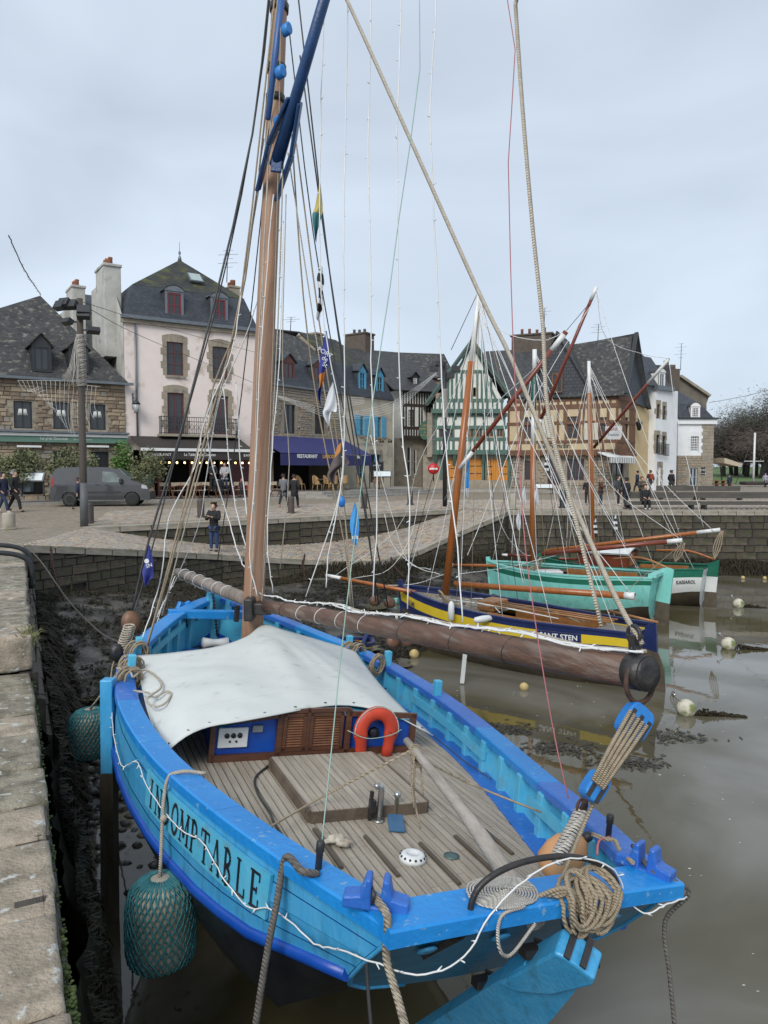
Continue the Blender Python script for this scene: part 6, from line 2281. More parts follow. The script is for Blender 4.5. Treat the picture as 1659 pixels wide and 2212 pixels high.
for(u,v,r_)in((619,64,.058),(606,156,.062),(604,264,.066)):
 mb=MB()
 c_=PY(u,v,yg-.2)
 mb.lathe([(.04,-.05),(r_,-.05),(r_,.05),(.04,.05)],c_,(.8,-.55,.1),14)
 mb.v=[tuple(c_+Vector(((Vector(p)-c_).x,(Vector(p)-c_).y,(Vector(p)-c_).z*1.35)))for p in mb.v]
 b_=mb.build('mast_block',m_blockb,ms)
for v in(18,150,215):
 mb=MB()
 c_=mast_at(v)
 mb.lathe([(.128,-.05),(.13,.05)],c_,(mast_at(0)-mast_at(300)),16)
 mb.build('mast_band',m_iron,ms)
mb=MB()
b0,b1=PY(384,1236,12.9),PY(545,1300,10.55)
mb.tube([b0,b0.lerp(b1,.5),b1],[.075,.095,.10],14)
bs=mb.build('bowsprit',m_grey,boat)
for f in(.1,.2,.32,.45,.58,.7):
 c_=b0.lerp(b1,f)
 d_=(b1-b0).normalized();s_=d_.cross(Vector((0,0,1))).normalized();u_=s_.cross(d_)
 mb=MB()
 mb.tube([c_+d_*.03*math.sin(a*1)+s_*.1*math.cos(a)+u_*.1*math.sin(a)for a in[i/14*6.283 for i in range(14)]],.007,4,closed=True)
 mb.build('lashing',m_lightw,bs)
NB0,NB1=3.05,.98
def side_pt(y,dz,off):
 """port side, dz below the rail"""
 f=dz/(lerp(.45,.63,sstep(y/2.2)))*4/9
 p,q=hullp(y,f),hullp(y+.05,f)
 d_=(q-p)
 nx,ny=d_.y,-d_.x
 l_=math.hypot(nx,ny)
 return Vector((-(p.x+off*nx/l_),p.y+off*ny/l_,p.z))
mb=MB()
for i in range(17):
 y=lerp(NB0,NB1,i/16)
 for dz,off in((.085,.018),(.085,.040),(.375,.040),(.375,.018)):
  mb.v.append(tuple(side_pt(y,dz,off)))
for i in range(16):
 for k in range(4):
  a,b=i*4+k,i*4+(k+1)%4
  mb.face((a,b,b+4,a+4))
mb.face((0,1,2,3));mb.face((64,65,66,67))
nb=bb(mb,'name_board',m_hull2)
def glyph(ch):
 """slab serif capitals as strokes (x0, y0, x1, y1, width) in a unit cell"""
 S=[]
 def stem(x,w=.20):S.extend([(x,0,x,1,w),(x-.19,.035,x+.19,.035,.07),(x-.19,.965,x+.19,.965,.07)])
 def arc(cx,cy,rx,ry,a0,a1,w=.17,n=9):
  p=[(cx+rx*math.cos(rad(lerp(a0,a1,i/n))),cy+ry*math.sin(rad(lerp(a0,a1,i/n))))for i in range(n+1)]
  S.extend([(*q,*r_,w)for q,r_ in zip(p,p[1:])])
 if ch=='I':stem(.5)
 if ch=='N':stem(.15,.10);stem(.85,.10);S.append((.15,.95,.85,.05,.2))
 if ch=='D':stem(.25);arc(.3,.5,.5,.46,-90,90)
 if ch=='O':arc(.5,.5,.38,.46,0,360,.17,16)
 if ch=='M':stem(.08,.1);stem(.92,.2);S.extend([(.1,.95,.5,.2,.2),(.5,.2,.9,.95,.1)])
 if ch=='P':stem(.25);arc(.3,.73,.45,.24,-90,90)
 if ch=='T':stem(.5);S.extend([(.05,.95,.95,.95,.1),(.08,.95,.08,.72,.1),(.92,.95,.92,.72,.1)])
 if ch=='A':S.extend([(.12,0,.5,1,.1),(.88,0,.5,1,.21),(.25,.33,.78,.33,.09),(0,.035,.28,.035,.07),(.7,.035,1,.035,.07)])
 if ch=='B':stem(.25);arc(.3,.74,.40,.23,-90,90);arc(.3,.26,.46,.25,-90,90)
 if ch=='L':stem(.3);S.extend([(.3,.05,.92,.05,.1),(.9,.05,.9,.3,.1)])
 if ch=='E':stem(.3);S.extend([(.3,.05,.9,.05,.1),(.3,.95,.88,.95,.1),(.3,.5,.7,.5,.1),(.88,.05,.88,.28,.1),(.86,.95,.86,.74,.1),(.7,.4,.7,.6,.09)])
 return S
for i,ch in enumerate('INDOMPTABLE'):
 mb=MB()
 cw_=(NB0-NB1-.14)/11
 for x0,y0,x1,y1,w_ in glyph(ch):
  sx_,sy_=cw_*.82,.235
  dx,dy=(x1-x0)*sx_,(y1-y0)*sy_
  l_=math.hypot(dx,dy)
  if l_<1e-6:continue
  wx,wy=-dy/l_*w_*.5*.13,dx/l_*w_*.5*.19
  q=[]
  for px,py,k in((x0,y0,-1),(x1,y1,-1),(x1,y1,1),(x0,y0,1)):
   gx,gy=px*sx_+k*wx,py*sy_+k*wy
   q.append(side_pt(NB0-.07-i*cw_-.09*cw_-gx,.348-gy,.0435))
  mb.poly(q)
 bb(mb,'letter',m_black,nb,recalc=False,uv=False)
m_net=mat('net_teal',(.025,.15,.17),(.05,.22,.23),scale=14,rough=.8,bump=.3)
m_fend=mat('fender_cream',(.42,.38,.30),(.28,.25,.19),scale=3,rough=.6,bump=.4,bscale=8)
def fender(c,r_,h,label,rope_to):
 f=thing('fender',label,'fender',tuple(c),group='netted fenders on the blue boat')
 prof=[(.03,h/2),(r_*.55,h*.47),(r_*.86,h*.36),(r_*.97,h*.2),(r_,-.05*h),(r_*.99,-h*.3),(r_*.93,-h*.42),(r_*.7,-h*.48),(.02,-h*.5)]
 mb=MB()
 mb.lathe([(a*.97,b*.985)for a,b in prof[::-1]],(0,0,0),(0,0,1),24)
 mb.build('float',m_fend,f,world=False)
 tab=[(-b,a)for a,b in prof]
 def rad_at(z):
  for(za,ra),(zb_,rb)in zip(tab,tab[1:]):
   if-z<=zb_:
    return lerp(ra,rb,(-z-za)/(zb_-za))
  return tab[-1][1]
 mb=MB()
 ns=32
 for k in range(ns):
  for sg in(-1,1):
   pts=[]
   for i in range(25):
    z=lerp(h*.49,-h*.46,i/24)
    a=6.283*k/ns+sg*i/24*1.5+.02*math.sin(i*2+k)
    rr_=rad_at(z)+.006+R.uniform(-.003,.004)
    pts.append((rr_*math.cos(a),rr_*math.sin(a),z))
   mb.tube(pts,R.uniform(.005,.0085),4)
 mb.build('net',m_net,f,world=False,uv=False)
 mb=MB()
 pts=[Vector((0,0,h*.47))]+[Vector(p)-Vector(c)for p in rope_to]
 mb.tube(cat(pts,5),.014,7)
 mb.ball(pts[1].lerp(pts[0],.35),.03,8,6)
 mb.build('hanging_rope',m_rope2,f,world=False)
 return f
fc=PY(347,1986,5.35)
fender(fc,.25,.66,'big cream fender in a teal net hanging below the painted boat name',[PZ(432,1745,W((-1.7,2.6,0)).z)if False else W(side_pt(2.55,.05,.06)),W((-hb(2.5)+.02,2.5,rz(2.5)+.075)),W((-hb(2.45)+.2,2.45,rz(2.45)+.07))])
fc2=PY(195,1583,9.0)
fender(fc2,.25,.62,'cream fender in a teal net wedged between prop leg and quay',[W(side_pt(5.6,.05,.06)),W((-hb(5.7)+.02,5.7,rz(5.7)+.07))])
#  THE OTHER BOATS
m_turq=mat('turquoise_paint',(.19,.56,.50),(.25,.62,.56),scale=2,rough=.4,bump=.2,c3_=(.15,.33,.28),s3=3,t3=(.56,.78),stretch=(2,2,.8))
m_dgreen=mat('dark_green_paint',(.012,.12,.075),(.018,.15,.095),scale=3,rough=.35)
m_navyh=mat('navy_paint',(.012,.022,.085),(.018,.03,.11),scale=3,rough=.35)
m_yel=mat('yellow_paint',(.62,.44,.02),(.68,.50,.04),scale=3,rough=.4)
m_whiteh=mat('white_hull_paint',(.70,.72,.70),(.62,.64,.62),scale=2,rough=.4)
m_foul=mat('fouled_bottom',(.10,.078,.05),(.055,.045,.032),scale=3,rough=.6,bump=.4,bscale=15)
m_vsp=mat('varnished_spar',(.36,.115,.025),(.27,.085,.02),scale=1.5,rough=.3,stretch=(8,8,1))
m_vdk=mat('varnished_dark',(.20,.045,.022),(.14,.03,.016),scale=1.5,rough=.3)
m_vcoam=mat('varnished_coaming',(.36,.17,.06),(.28,.12,.04),scale=4,rough=.3)
m_spw=mat('spar_white',(.70,.70,.68),(.62,.62,.60),rough=.4)
m_deckg=mat('grey_deck',(.30,.27,.22),(.22,.195,.16),scale=3,rough=.7,bump=.2)
m_redd=mat('red_deck',(.17,.055,.04),(.13,.045,.035),scale=3,rough=.6)
class Hull:
 def __init__(s,name,label,bow,stern,hbm,tr,depth,bands,deckm,railm,bowrise=.25,transom=True,open_=None):
  """bow, stern: world points at the rail; bands: (fraction from rail to keel, material)"""
  bow,stern=Vector(bow),Vector(stern)
  s.L=(Vector((bow.x,bow.y,0))-Vector((stern.x,stern.y,0))).length
  f=Vector((bow.x-stern.x,bow.y-stern.y,0)).normalized()
  st=Vector((f.y,-f.x,0))
  s.M=frame(st,f,(0,0,1),stern)
  s.bz=bow.z-stern.z
  s.hbm,s.tr,s.depth,s.rise=hbm,tr,depth,bowrise
  s.o=thing(name,label,'boat',M=s.M)
  n=22
  prev=0.0
  for i,(fr,m)in enumerate(bands):
   for sd in(-1,1):
    mb=MB();mb.smooth=True
    k=4
    for a in range(n+1):
     for b in range(k+1):
      p=s.pt(a/n,lerp(prev,fr,b/k))
      mb.v.append((sd*p.x,p.y,p.z))
    for a in range(n):
     for b in range(k):
      q=a*(k+1)+b
      mb.face((q,q+1,q+k+2,q+k+1))
    mb.build('hull_band',m,s.o,world=False,uv=False)
   prev=fr
  mb=MB()
  l=[s.pt(0,b/10)for b in range(11)]
  mb.poly([Vector((-p.x,p.y-.002,p.z))for p in l]+[Vector((p.x,p.y-.002,p.z))for p in reversed(l)])
  mb.build('transom',bands[-2][1]if len(bands)>2 else bands[0][1],s.o,world=False)
  for sd in(-1,1):
   mb=MB()
   pts=[s.pt(a/30,0)for a in range(31)]
   for a in range(30):
    mb.bar((sd*(pts[a].x-.02),pts[a].y,pts[a].z+.02),(sd*(pts[a+1].x-.02),pts[a+1].y,pts[a+1].z+.02),.09,.05)
   mb.build('rail',railm,s.o,world=False,uv=False)
  mb=MB()
  dz=-.14
  o_=open_ or(2,2)
  ys=[a/30 for a in range(31)]
  for a in range(30):
   t0,t1=ys[a],ys[a+1]
   p,q=s.pt(t0,.04),s.pt(t1,.04)
   za,zb=s.pt(t0,0).z+dz,s.pt(t1,0).z+dz
   if o_[0]<=t0<o_[1]:
    wi=.42
    for sd in(-1,1):
     mb.poly([(sd*p.x,p.y,za),(sd*q.x,q.y,zb),(sd*q.x*(1-wi),q.y,zb),(sd*p.x*(1-wi),p.y,za)])
    mb.poly([(-p.x*.6,p.y,za-.45),(p.x*.6,p.y,za-.45),(q.x*.6,q.y,zb-.45),(-q.x*.6,q.y,zb-.45)])
   else:
    mb.poly([(-p.x,p.y,za),(p.x,p.y,za),(q.x,q.y,zb),(-q.x,q.y,zb)])
  mb.build('deck',deckm,s.o,world=False,recalc=False)
  if open_:
   for sd in(-1,1):
    mb=MB()
    for a in range(14):
     t0,t1=lerp(*open_,a/14),lerp(*open_,(a+1)/14)
     p,q=s.pt(t0,.04),s.pt(t1,.04)
     mb.bar((sd*p.x*.6,p.y,s.pt(t0,0).z+dz-.12),(sd*q.x*.6,q.y,s.pt(t1,0).z+dz-.12),.03,.5)
    mb.build('coaming',m_vcoam,s.o,world=False,uv=False)
  mb=MB()
  p=s.pt(1,0)
  mb.bar((0,s.L-.02,p.z+.16),(0,s.L-.02-.25,-s.depth),.09,.14,up=(0,1,0))
  mb.build('stem_post',railm,s.o,world=False)
 def pt(s,t,f):
  """t: 0 stern .. 1 bow; f: 0 rail .. 1 keel (local)"""
  w_=s.hbm*(1-abs(2*(t-.46))**2.4*(1 if t>.46 else(1-s.tr)))if t>.46 else s.hbm*lerp(s.tr,1,sstep(t/.46)**.8)
  if t>.46:w_=s.hbm*max(0.0,1-((t-.46)/.54)**2.2)
  sag=-.10*math.sin(math.pi*t)+s.rise*sstep((t-.6)/.4)*.0
  zr=s.bz*t+sag
  zk=-s.depth*lerp(.8,1,sstep(t/.3))
  x=max(.03,w_)*(1-f**2.6*.97)**.75
  y=s.L*t-(.25*f*sstep((t-.8)/.2))+(.22*f*(1-sstep(t/.2)))
  return Vector((x,y,lerp(zr,zk,f)))
 def rail(s,t,sd,up=0):p=s.pt(t,0);return s.M@Vector((sd*p.x,p.y,p.z+up))
 def W(s,x,y,z):return s.M@Vector((x,y,z))
def spar(root,name,a,b,r0,r1,m,tips=None,n=10):
 """a, b world ends; tips: list of (f0, f1, material) sleeves painted on the spar"""
 a,b=Vector(a),Vector(b)
 mb=MB();mb.tube([a,a.lerp(b,.5),b],[r0,(r0+r1)/2,r1],n)
 o=mb.build(name,m,root)
 for f0,f1,mm in tips or[]:
  mb=MB()
  q=lambda f:lerp(r0,r1,f)+.004
  mb.tube([a.lerp(b,f0),a.lerp(b,f1)],[q(f0),q(f1)],n)
  mb.build('painted_tip',mm,o)
 return o
def rope(root,name,pts,r,m,n=5,sm=0):
 mb=MB();mb.tube(cat(pts,sm)if sm else pts,r,n)
 return mb.build(name,m,root,uv=False)
def coil(root,c,r_,h,m,turns=7,name='rope_coil',seed=1):
 rr=random.Random(seed)
 mb=MB()
 pts=[]
 for i in range(turns*10):
  a=i/10*6.283
  pts.append(Vector(c)+Vector((r_*math.cos(a)*rr.uniform(.8,1.1),r_*math.sin(a)*.6,-abs(math.cos(a*.5+seed))*h*rr.uniform(.8,1.1))))
 mb.tube(pts,.016,5)
 return mb.build(name,m,root,uv=False)
 # --- navy and yellow boat
b2=Hull('navy_yellow_boat','navy and yellow wooden boat lettered SANT STEN on its quarter',PY(864,1264,20.8),PY(1392,1360,16.2),1.12,.62,1.75,[(.075,m_navyh),(.205,m_yel),(.30,m_navyh),(1.0,m_foul)],m_deckg,m_navyh,open_=(.16,.52))
tipm=[(0,.03,m_spw),(.93,1,m_spw)]
M2b,M2t=PY(962,1285,18.9),PY(1035,628,19.0)
spar(b2.o,'mast',M2b,M2b.lerp(M2t,.77),.10,.085,m_vsp)
spar(b2.o,'topmast',M2b.lerp(M2t,.755),M2t,.065,.05,m_spw)
spar(b2.o,'boom',PY(985,1262,18.6),PY(1372,1288,15.9),.07,.08,m_vsp,[(.95,1,m_spw)])
spar(b2.o,'bowsprit',PY(898,1280,19.9),PY(706,1243,22.5),.06,.05,m_vsp,[(.82,1,m_spw)])
Y2a,Y2b=PY(*c3(265,1235),18.7),PY(*c3(962,340),17.6)
spar(b2.o,'yard',Y2a,Y2b,.05,.065,m_vdk,[(0,.13,m_spw),(.87,.98,m_spw)])
def plate(H,t0,t1,f0,f1,m,txt,tm,size,sd=-1,par=None,name='name_plate',off=.02,pm=True):
 """small curved board on the hull with lettering"""
 def P(t,f,o):
  p,q,r_=H.pt(t,f),H.pt(t+.01,f),H.pt(t,f+.02)
  n_=(q-p).cross(r_-p).normalized()
  if n_.x<0:n_=-n_
  v=p+n_*o
  return Vector((sd*v.x,v.y,v.z))
 if pm:
  mb=MB()
  for i in range(11):
   t=lerp(t0,t1,i/10)
   for f,o in((f0,.005),(f0,off),(f1,off),(f1,.005)):mb.v.append(tuple(P(t,f,o)))
  for i in range(10):
   for k in range(4):
    a,b=i*4+k,i*4+(k+1)%4
    mb.face((a,b,b+4,a+4))
  mb.face((0,1,2,3));mb.face((40,41,42,43))
  par=mb.build(name,m,H.o,world=False)
 to=text_obj('lettering',txt,1,tm,None,ID,depth=0,bold=.02)
 vs=to.data.vertices
 x0,x1=min(v.co.x for v in vs),max(v.co.x for v in vs)
 y0,y1=min(v.co.y for v in vs),max(v.co.y for v in vs)
 for v in vs:
  fx,fy=(v.co.x-x0)/(x1-x0),(v.co.y-y0)/(y1-y0)
  v.co=P(lerp(lerp(t0,t1,.08),lerp(t0,t1,.92),fx),lerp(lerp(f1,f0,.18),lerp(f1,f0,.82),fy),off+.004)
 to.parent=par or H.o
 to.matrix_local=ID
 return par
plate(b2,.30,.155,.075,.19,m_navyh,'SANT STEN',m_letter,.2)
plate(b2,.93,.86,.09,.22,m_yel,'VA 2440',m_navyh,.15,pm=False)
mb=MB();mb.prism([b2.W(-.04,-.03,.1),b2.W(-.04,.02,-.4),b2.W(-.04,-.3,-.45),b2.W(-.04,-.26,.2)],b2.W(.08,0,0)-b2.W(0,0,0))
mb.build('rudder',m_navyh,b2.o)
mb=MB();mb.prism([b2.W(-.03,.02,-.4),b2.W(-.03,.1,-1.6),b2.W(-.03,-.5,-1.6),b2.W(-.03,-.45,-.8),b2.W(-.03,-.3,-.45)],b2.W(.06,0,0)-b2.W(0,0,0))
mb.build('rudder_blade',m_foul,b2.o)
for k,t in enumerate((.6,.68,.76,.84)):
 coil(b2.o,b2.W(.3*(-1)**k,b2.L*t,b2.pt(t,0).z+.0),.16,.1,(m_rope,m_rope2,m_ropeg,m_rope)[k],6,seed=20+k)
for k in range(7):
 t0,t1=R.uniform(.1,.5),R.uniform(.55,.9)
 rope(b2.o,'deck_line',[b2.W(R.uniform(-.5,.5),b2.L*t0,.0),b2.W(R.uniform(-.6,.6),b2.L*(t0+t1)/2,b2.pt(.6,0).z+.1),b2.W(R.uniform(-.3,.3),b2.L*t1,b2.pt(t1,0).z-.08)],.014,(m_rope,m_rope2,m_lightw)[k%3],5,5)
mb=MB();mb.box(b2.W(.1,b2.L*.57,b2.pt(.57,0).z+.02),(.7,.5,.25),b2.M);mb.build('deck_hatch',m_vcoam,b2.o,bevel=.02)
for x in(-.2,0,.2):rope(b2.o,'oar',[b2.W(x,.7,.1),b2.W(x+.1,4.2,.12)],.022,m_vcoam,6)
rope(b2.o,'tiller',[b2.W(0,-.3,.2),b2.W(.1,.9,.3)],.03,m_vcoam,6)
for t,sd in((.62,-1),(.48,-1)):
 mb=MB();c_=b2.rail(t,sd,-.15);mb.lathe([(.02,.26),(.07,.2),(.085,0),(.07,-.2),(.02,-.24)],c_+Vector((-.12,-.1,.1)),(0,0,1)if t>.5 else(1,.3,.1),10)
 mb.build('side_fender',m_whiteh,b2.o)
mb=MB();pl_=b2.rail(.42,-1);mb.bar(PY(1006,1395,16.4),PY(998,1475,16.5),.09,.07);mb.build('prop_leg',m_whiteh,b2.o)
coil(b2.o,PY(965,1270,18.7),.2,.5,m_rope,8,seed=3)
# --- turquoise boat
b3=Hull('turquoise_boat','turquoise wooden boat with dark green rail and wide turquoise stern',PY(1053,1212,26.3),PY(1425,1243,22.9),1.2,.72,1.75,[(.05,m_turq),(.15,m_dgreen),(.64,m_turq),(1.0,m_foul)],m_redd,m_turq,open_=(.14,.55))
spar(b3.o,'mast',PY(1150,1215,24.9),PY(1152,960,24.9),.10,.095,m_vsp)
spar(b3.o,'topmast',PY(1152,962,24.9),PY(1155,755,24.9),.085,.07,mat('spar_green',(.01,.10,.075),rough=.4),[(0,.36,m_spw),(.76,1,m_spw)])
spar(b3.o,'boom',PY(*zB(915,240),24.4),PY(*zB(1490,184),22.4),.075,.07,m_vdk,[(.9,1,m_spw)])
spar(b3.o,'boom_spar',PY(*zB(560,360),21.9),PY(*zB(1300,415),19.6),.075,.075,m_vsp,[(.97,1,m_spw)])
spar(b3.o,'bowsprit',PY(*zB(760,288),25.4),PY(*zB(535,285),28.3),.06,.05,m_vsp,[(.9,1,m_spw)])
spar(b3.o,'yard',PY(*c3(770,975),24.6),PY(*c3(1160,48),23.4),.06,.055,m_vdk,[(0,.07,m_spw),(.91,1,m_spw)])
mb=MB();mb.prism([b3.W(-.05,.0,.1),b3.W(-.05,.1,-.8),b3.W(-.05,-.32,-.85),b3.W(-.05,-.42,.2),b3.W(-.05,-.2,.28)],b3.W(.1,0,0)-b3.W(0,0,0));mb.build('rudder',m_turq,b3.o)
mb=MB();mb.prism([b3.W(-.04,.1,-.8),b3.W(-.04,.15,-1.7),b3.W(-.04,-.3,-1.7),b3.W(-.04,-.32,-.85)],b3.W(.08,0,0)-b3.W(0,0,0));mb.build('rudder_blade',m_foul,b3.o)
mb=MB();mb.bar(b3.rail(0,-1,.08),b3.rail(0,1,.08),.25,.1);mb.build('transom_cap',m_turq,b3.o)
rope(b3.o,'tiller',cat([b3.W(0,-.25,.25),b3.W(.1,.6,.5),b3.W(.1,1.5,.4)],4),.035,m_vcoam,6)
mb=MB();mb.box(PY(*zB(940,325),24.6),(.9,.6,.3));mb.build('deck_box',m_whiteh,b3.o,bevel=.02)
mb=MB();mb.bar(PY(*zB(868,400),23.4),PY(*zB(864,500),23.4),.09,.08);mb.build('prop_leg',m_turq,b3.o)
coil(b3.o,PY(*zB(885,250),24.4),.25,.55,m_rope,8,seed=5)
# --- green and white boat with a white cabin roof
b4=Hull('green_white_boat','green and white boat with varnished cabin and white cabin roof',PY(1165,1203,29.5),PY(1530,1226,26.0),1.2,.7,1.75,[(.18,m_dgreen),(.55,m_whiteh),(1.0,m_foul)],m_redd,m_dgreen,open_=(.12,.40))
spar(b4.o,'mast',PY(1281,1205,27.9),PY(1273,850,27.9),.095,.09,m_vsp)
spar(b4.o,'topmast',PY(1273.5,865,27.9),PY(1272,780,27.9),.07,.06,m_spw)
spar(b4.o,'boom',PY(*zB(930,228),27.6),PY(*zB(1645,141),24.4),.075,.065,m_vsp,[(.88,1,m_spw)])
spar(b4.o,'bowsprit',PY(*zB(1060,262),29),PY(*zB(755,243),31.2),.06,.05,m_vdk,[(.92,1,m_spw)])
spar(b4.o,'yard',PY(*c3(1140,1100),27.7),PY(*c3(1632,518),25.4),.06,.05,m_vdk,[(.74,1,m_spw)])
mb=MB()
q0,q1=b4.W(-.75,2.7,-.1),b4.W(.75,4.4,-.1)
f=b4.M.to_3x3()
mb.box(b4.W(0,3.55,.12),(1.5,1.8,.5),b4.M);cb4=mb.build('cabin',m_vdk,b4.o,bevel=.02)
mb=MB();mb.grid(lambda a,b:b4.W(lerp(-.85,.85,a),lerp(2.55,4.55,b),.38+.16*math.sin(math.pi*a)),10,2);mb.grid(lambda a,b:b4.W(lerp(-.85,.85,a),lerp(2.55,4.55,b),.34+.16*math.sin(math.pi*a)),10,2,True);mb.build('cabin_roof',m_whiteh,cb4)
mb=MB();mb.box(b4.W(-.1,2.64,.12),(.5,.03,.42),b4.M);mb.build('cabin_door',m_vcoam,cb4)
mb=MB();mb.prism([b4.W(-.06,.0,.15),b4.W(-.06,.05,-.3),b4.W(-.06,-.32,-.3),b4.W(-.06,-.36,.3)],b4.W(.12,0,0)-b4.W(0,0,0));mb.build('rudder',m_dgreen,b4.o)
mb=MB();mb.prism([b4.W(-.05,.05,-.3),b4.W(-.05,.1,-.85),b4.W(-.05,-.28,-.85),b4.W(-.05,-.32,-.3)],b4.W(.1,0,0)-b4.W(0,0,0));mb.build('rudder_panel',m_whiteh,b4.o)
mb=MB();mb.prism([b4.W(-.04,.1,-.85),b4.W(-.04,.12,-1.7),b4.W(-.04,-.3,-1.7),b4.W(-.04,-.28,-.85)],b4.W(.08,0,0)-b4.W(0,0,0));mb.build('rudder_blade',m_foul,b4.o)
rope(b4.o,'tiller',cat([b4.W(0,-.2,.3),b4.W(0,.7,.55),b4.W(0,1.8,.5)],4),.04,m_vsp,6)
plate(b4,.145,.02,.22,.36,m_whiteh,'KASSAROL',m_black,.2,pm=False)
# --- small dinghies
b5=Hull('turquoise_dinghy','small pale turquoise rowing dinghy lying on the mud',PY(758,1287,25.6),PY(872,1290,24.6),.55,.8,.55,[(.12,m_whiteh),(.85,m_turq),(1.0,m_foul)],m_turq,m_turq,open_=(.1,.85))
b6=Hull('navy_dinghy','small navy dinghy with yellow stripe hidden behind the blue boat',PY(800,1380,15.6),PY(700,1372,14.4),.5,.8,.5,[(.2,m_navyh),(.35,m_yel),(1.0,m_navyh)],m_deckg,m_navyh,open_=(.1,.85))
# --- mooring buoys
m_buoy=mat('buoy_cream',(.55,.52,.42),(.40,.38,.28),scale=5,rough=.6,bump=.3,c3_=(.16,.19,.06),s3=4,t3=(.5,.62))
m_buoyy=mat('buoy_yellow',(.55,.42,.16),(.40,.30,.14),scale=5,rough=.6)
for(u,v,r_,lab,wd)in((1595,1306,.19,'cream mooring buoy with weedy chain, farthest out',1),(1573,1395,.19,'cream mooring buoy trailing a thick weedy chain',1),(1482,1537,.185,'cream mooring buoy close to the mainsheet blocks',1),(1132,1487,.10,'small yellowish float below the yellow boat',0),(1605,1248,.085,'small pale float near the far quay wall',0),(1652,1249,.085,'small yellow float at the far quay wall',0),(895,1416,.13,'green stained float beside the yellow boat hull',0)):
 c_=PZ(u,v+r_*30,WATER);c_.z=WATER+r_*.62
 by=thing('mooring_buoy' if wd else 'small_float',lab,'buoy',tuple(c_))
 mb=MB();mb.ball((0,0,0),r_,18,12);mb.build('ball',m_buoy if wd else m_buoyy,by,world=False)
 if wd:
  mb=MB();mb.tube([(-r_*.6,0,r_*.75),(-r_*1.4,.05,r_*1.6)],.012,6);mb.lathe([(.05,-.02),(.05,.02)],(-r_*1.25,.04,r_*1.45),(-.7,.1,.6),10);mb.build('pick_up_rod',m_steel,by,world=False)
  mb=MB()
  ln_=1.1 if wd and v>1350 else .9
  for i in range(420):
   t=R.random()**.8
   p=Vector((lerp(r_*.5,ln_,t),lerp(-.05,-.18,t)+R.gauss(0,.03),-r_*.62+.01+abs(R.gauss(0,.05))*(1-t)*1.3))
   s_=R.uniform(.012,.03)
   mb.ball(p,s_,5,3)
  o_=mb.build('weed_trail',m_weed,by,world=False,uv=False);o_['kind']='stuff'
  #  RIGGING, ROPES, LIGHTS, FLAGS
def L2(u0,v0,y0,u1,v1,y1,n=2,sag=0.0,mids=None):
 a,b=PY(u0,v0,y0),PY(u1,v1,y1)
 o=[]
 for i in range(n+1):
  t=i/n
  p=a.lerp(b,t)
  p.z-=sag*4*t*(1-t)
  o.append(p)
 return o
STAY=PY(2322,-1000,5.0)
def poly_px(pts):
 """[(u, v, depth)] -> world points"""
 return[MT.lerp(STAY,(p-622)/1700)if isinstance(p,(int,float))else PY(*p)for p in pts]
def rline(name,pts,r,m,par=None,n=5,sm=3):
 return rope(par or boat,name,poly_px(pts),r,m,n,sm)
yM=MB0.y
rline('shroud',[(606,-250,yM),(545,290,10.1),(405,880,9.6),(322,1165,9.35),(284,1325,9.2)],.015,m_cable)
rline('shroud',[(600,-200,yM),(545,290,10.1),(470,650,9.9),(400,905,9.7),(306,1270,9.4),(278,1340,9.2)],.010,m_cable)
rline('shroud',[(598,-50,yM),(520,640,10.1),(462,830,10),(400,1080,9.7),(330,1350,9.2),(305,1420,9.0)],.012,m_rope)
rline('shroud',[(607,-60,yM),(530,600,10.2),(455,900,9.9),(380,1180,9.6),(318,1395,9.2)],.013,m_rope)
rline('shroud',[(595,180,yM),(540,520,10.3),(487,800,10.1),(420,1060,10.0),(350,1330,9.8)],.010,m_rope2)
rline('forestay',[(586,240,yM+.1),(550,600,10.6),(508,960,11.6),(470,1210,12.4)],.009,m_cable)
rline('halyard',[(578,390,yM-.2),(556,800,yM-.2),(548,1150,yM-.2),(540,1310,yM-.2)],.010,m_rope2)
rline('halyard',[(612,330,yM-.2),(600,700,yM-.2),(577,1130,yM-.2),(564,1320,yM-.2)],.010,m_rope2)
rline('halyard',[(606,60,yM-.2),(600,400,yM-.25),(584,900,yM-.25),(566,1270,yM-.25)],.008,m_rope)
rline('halyard',[(585,250,yM-.2),(571,520,yM-.2),(556,950,yM-.2),(545,1260,yM-.2)],.008,m_ropew)
for k,(a,b)in enumerate((((636,-80),(818,1305)),((648,120),(838,1310)))):
 rline('shroud',[(a[0],a[1],yM),(lerp(a[0],b[0],.5)-12,lerp(a[1],b[1],.5),10.6),(b[0],b[1],10.9)],.011,m_cable)
rline('shroud',[(624,60,yM),(676,500,10.3),(745,900,10.6),(790,1100,10.7),(812,1300,10.8)],.009,m_cable)
rline('halyard',[(630,290,yM),(655,640,10.3),(690,900,10.5),(745,1180,10.7),(757,1315,10.8)],.011,m_rope)
rline('halyard',[(640,310,yM),(690,700,10.4),(735,1000,10.6),(760,1320,10.8)],.011,m_rope)
rline('halyard',[(622,330,yM),(700,840,10.4),(742,1090,10.6),(764,1320,10.8)],.009,m_rope2)
rline('halyard',[(618,420,yM),(610,800,10.2),(625,1000,10.3),(605,1230,10.3)],.007,m_rope2)
rope(boat,'triatic_stay',[MT,STAY],.012,m_cable,5)
rline('topping_lift',[(622,-400,yM),(690,-120,8.9),(752,5,8.4),(895,320,7.6),(1035,632,6.9),(1105,775,6.3),(1182,960,5.8),(1262,1140,5.3),(1335,1300,4.9),(1388,1392,4.72)],.020,m_rope2,sm=4)
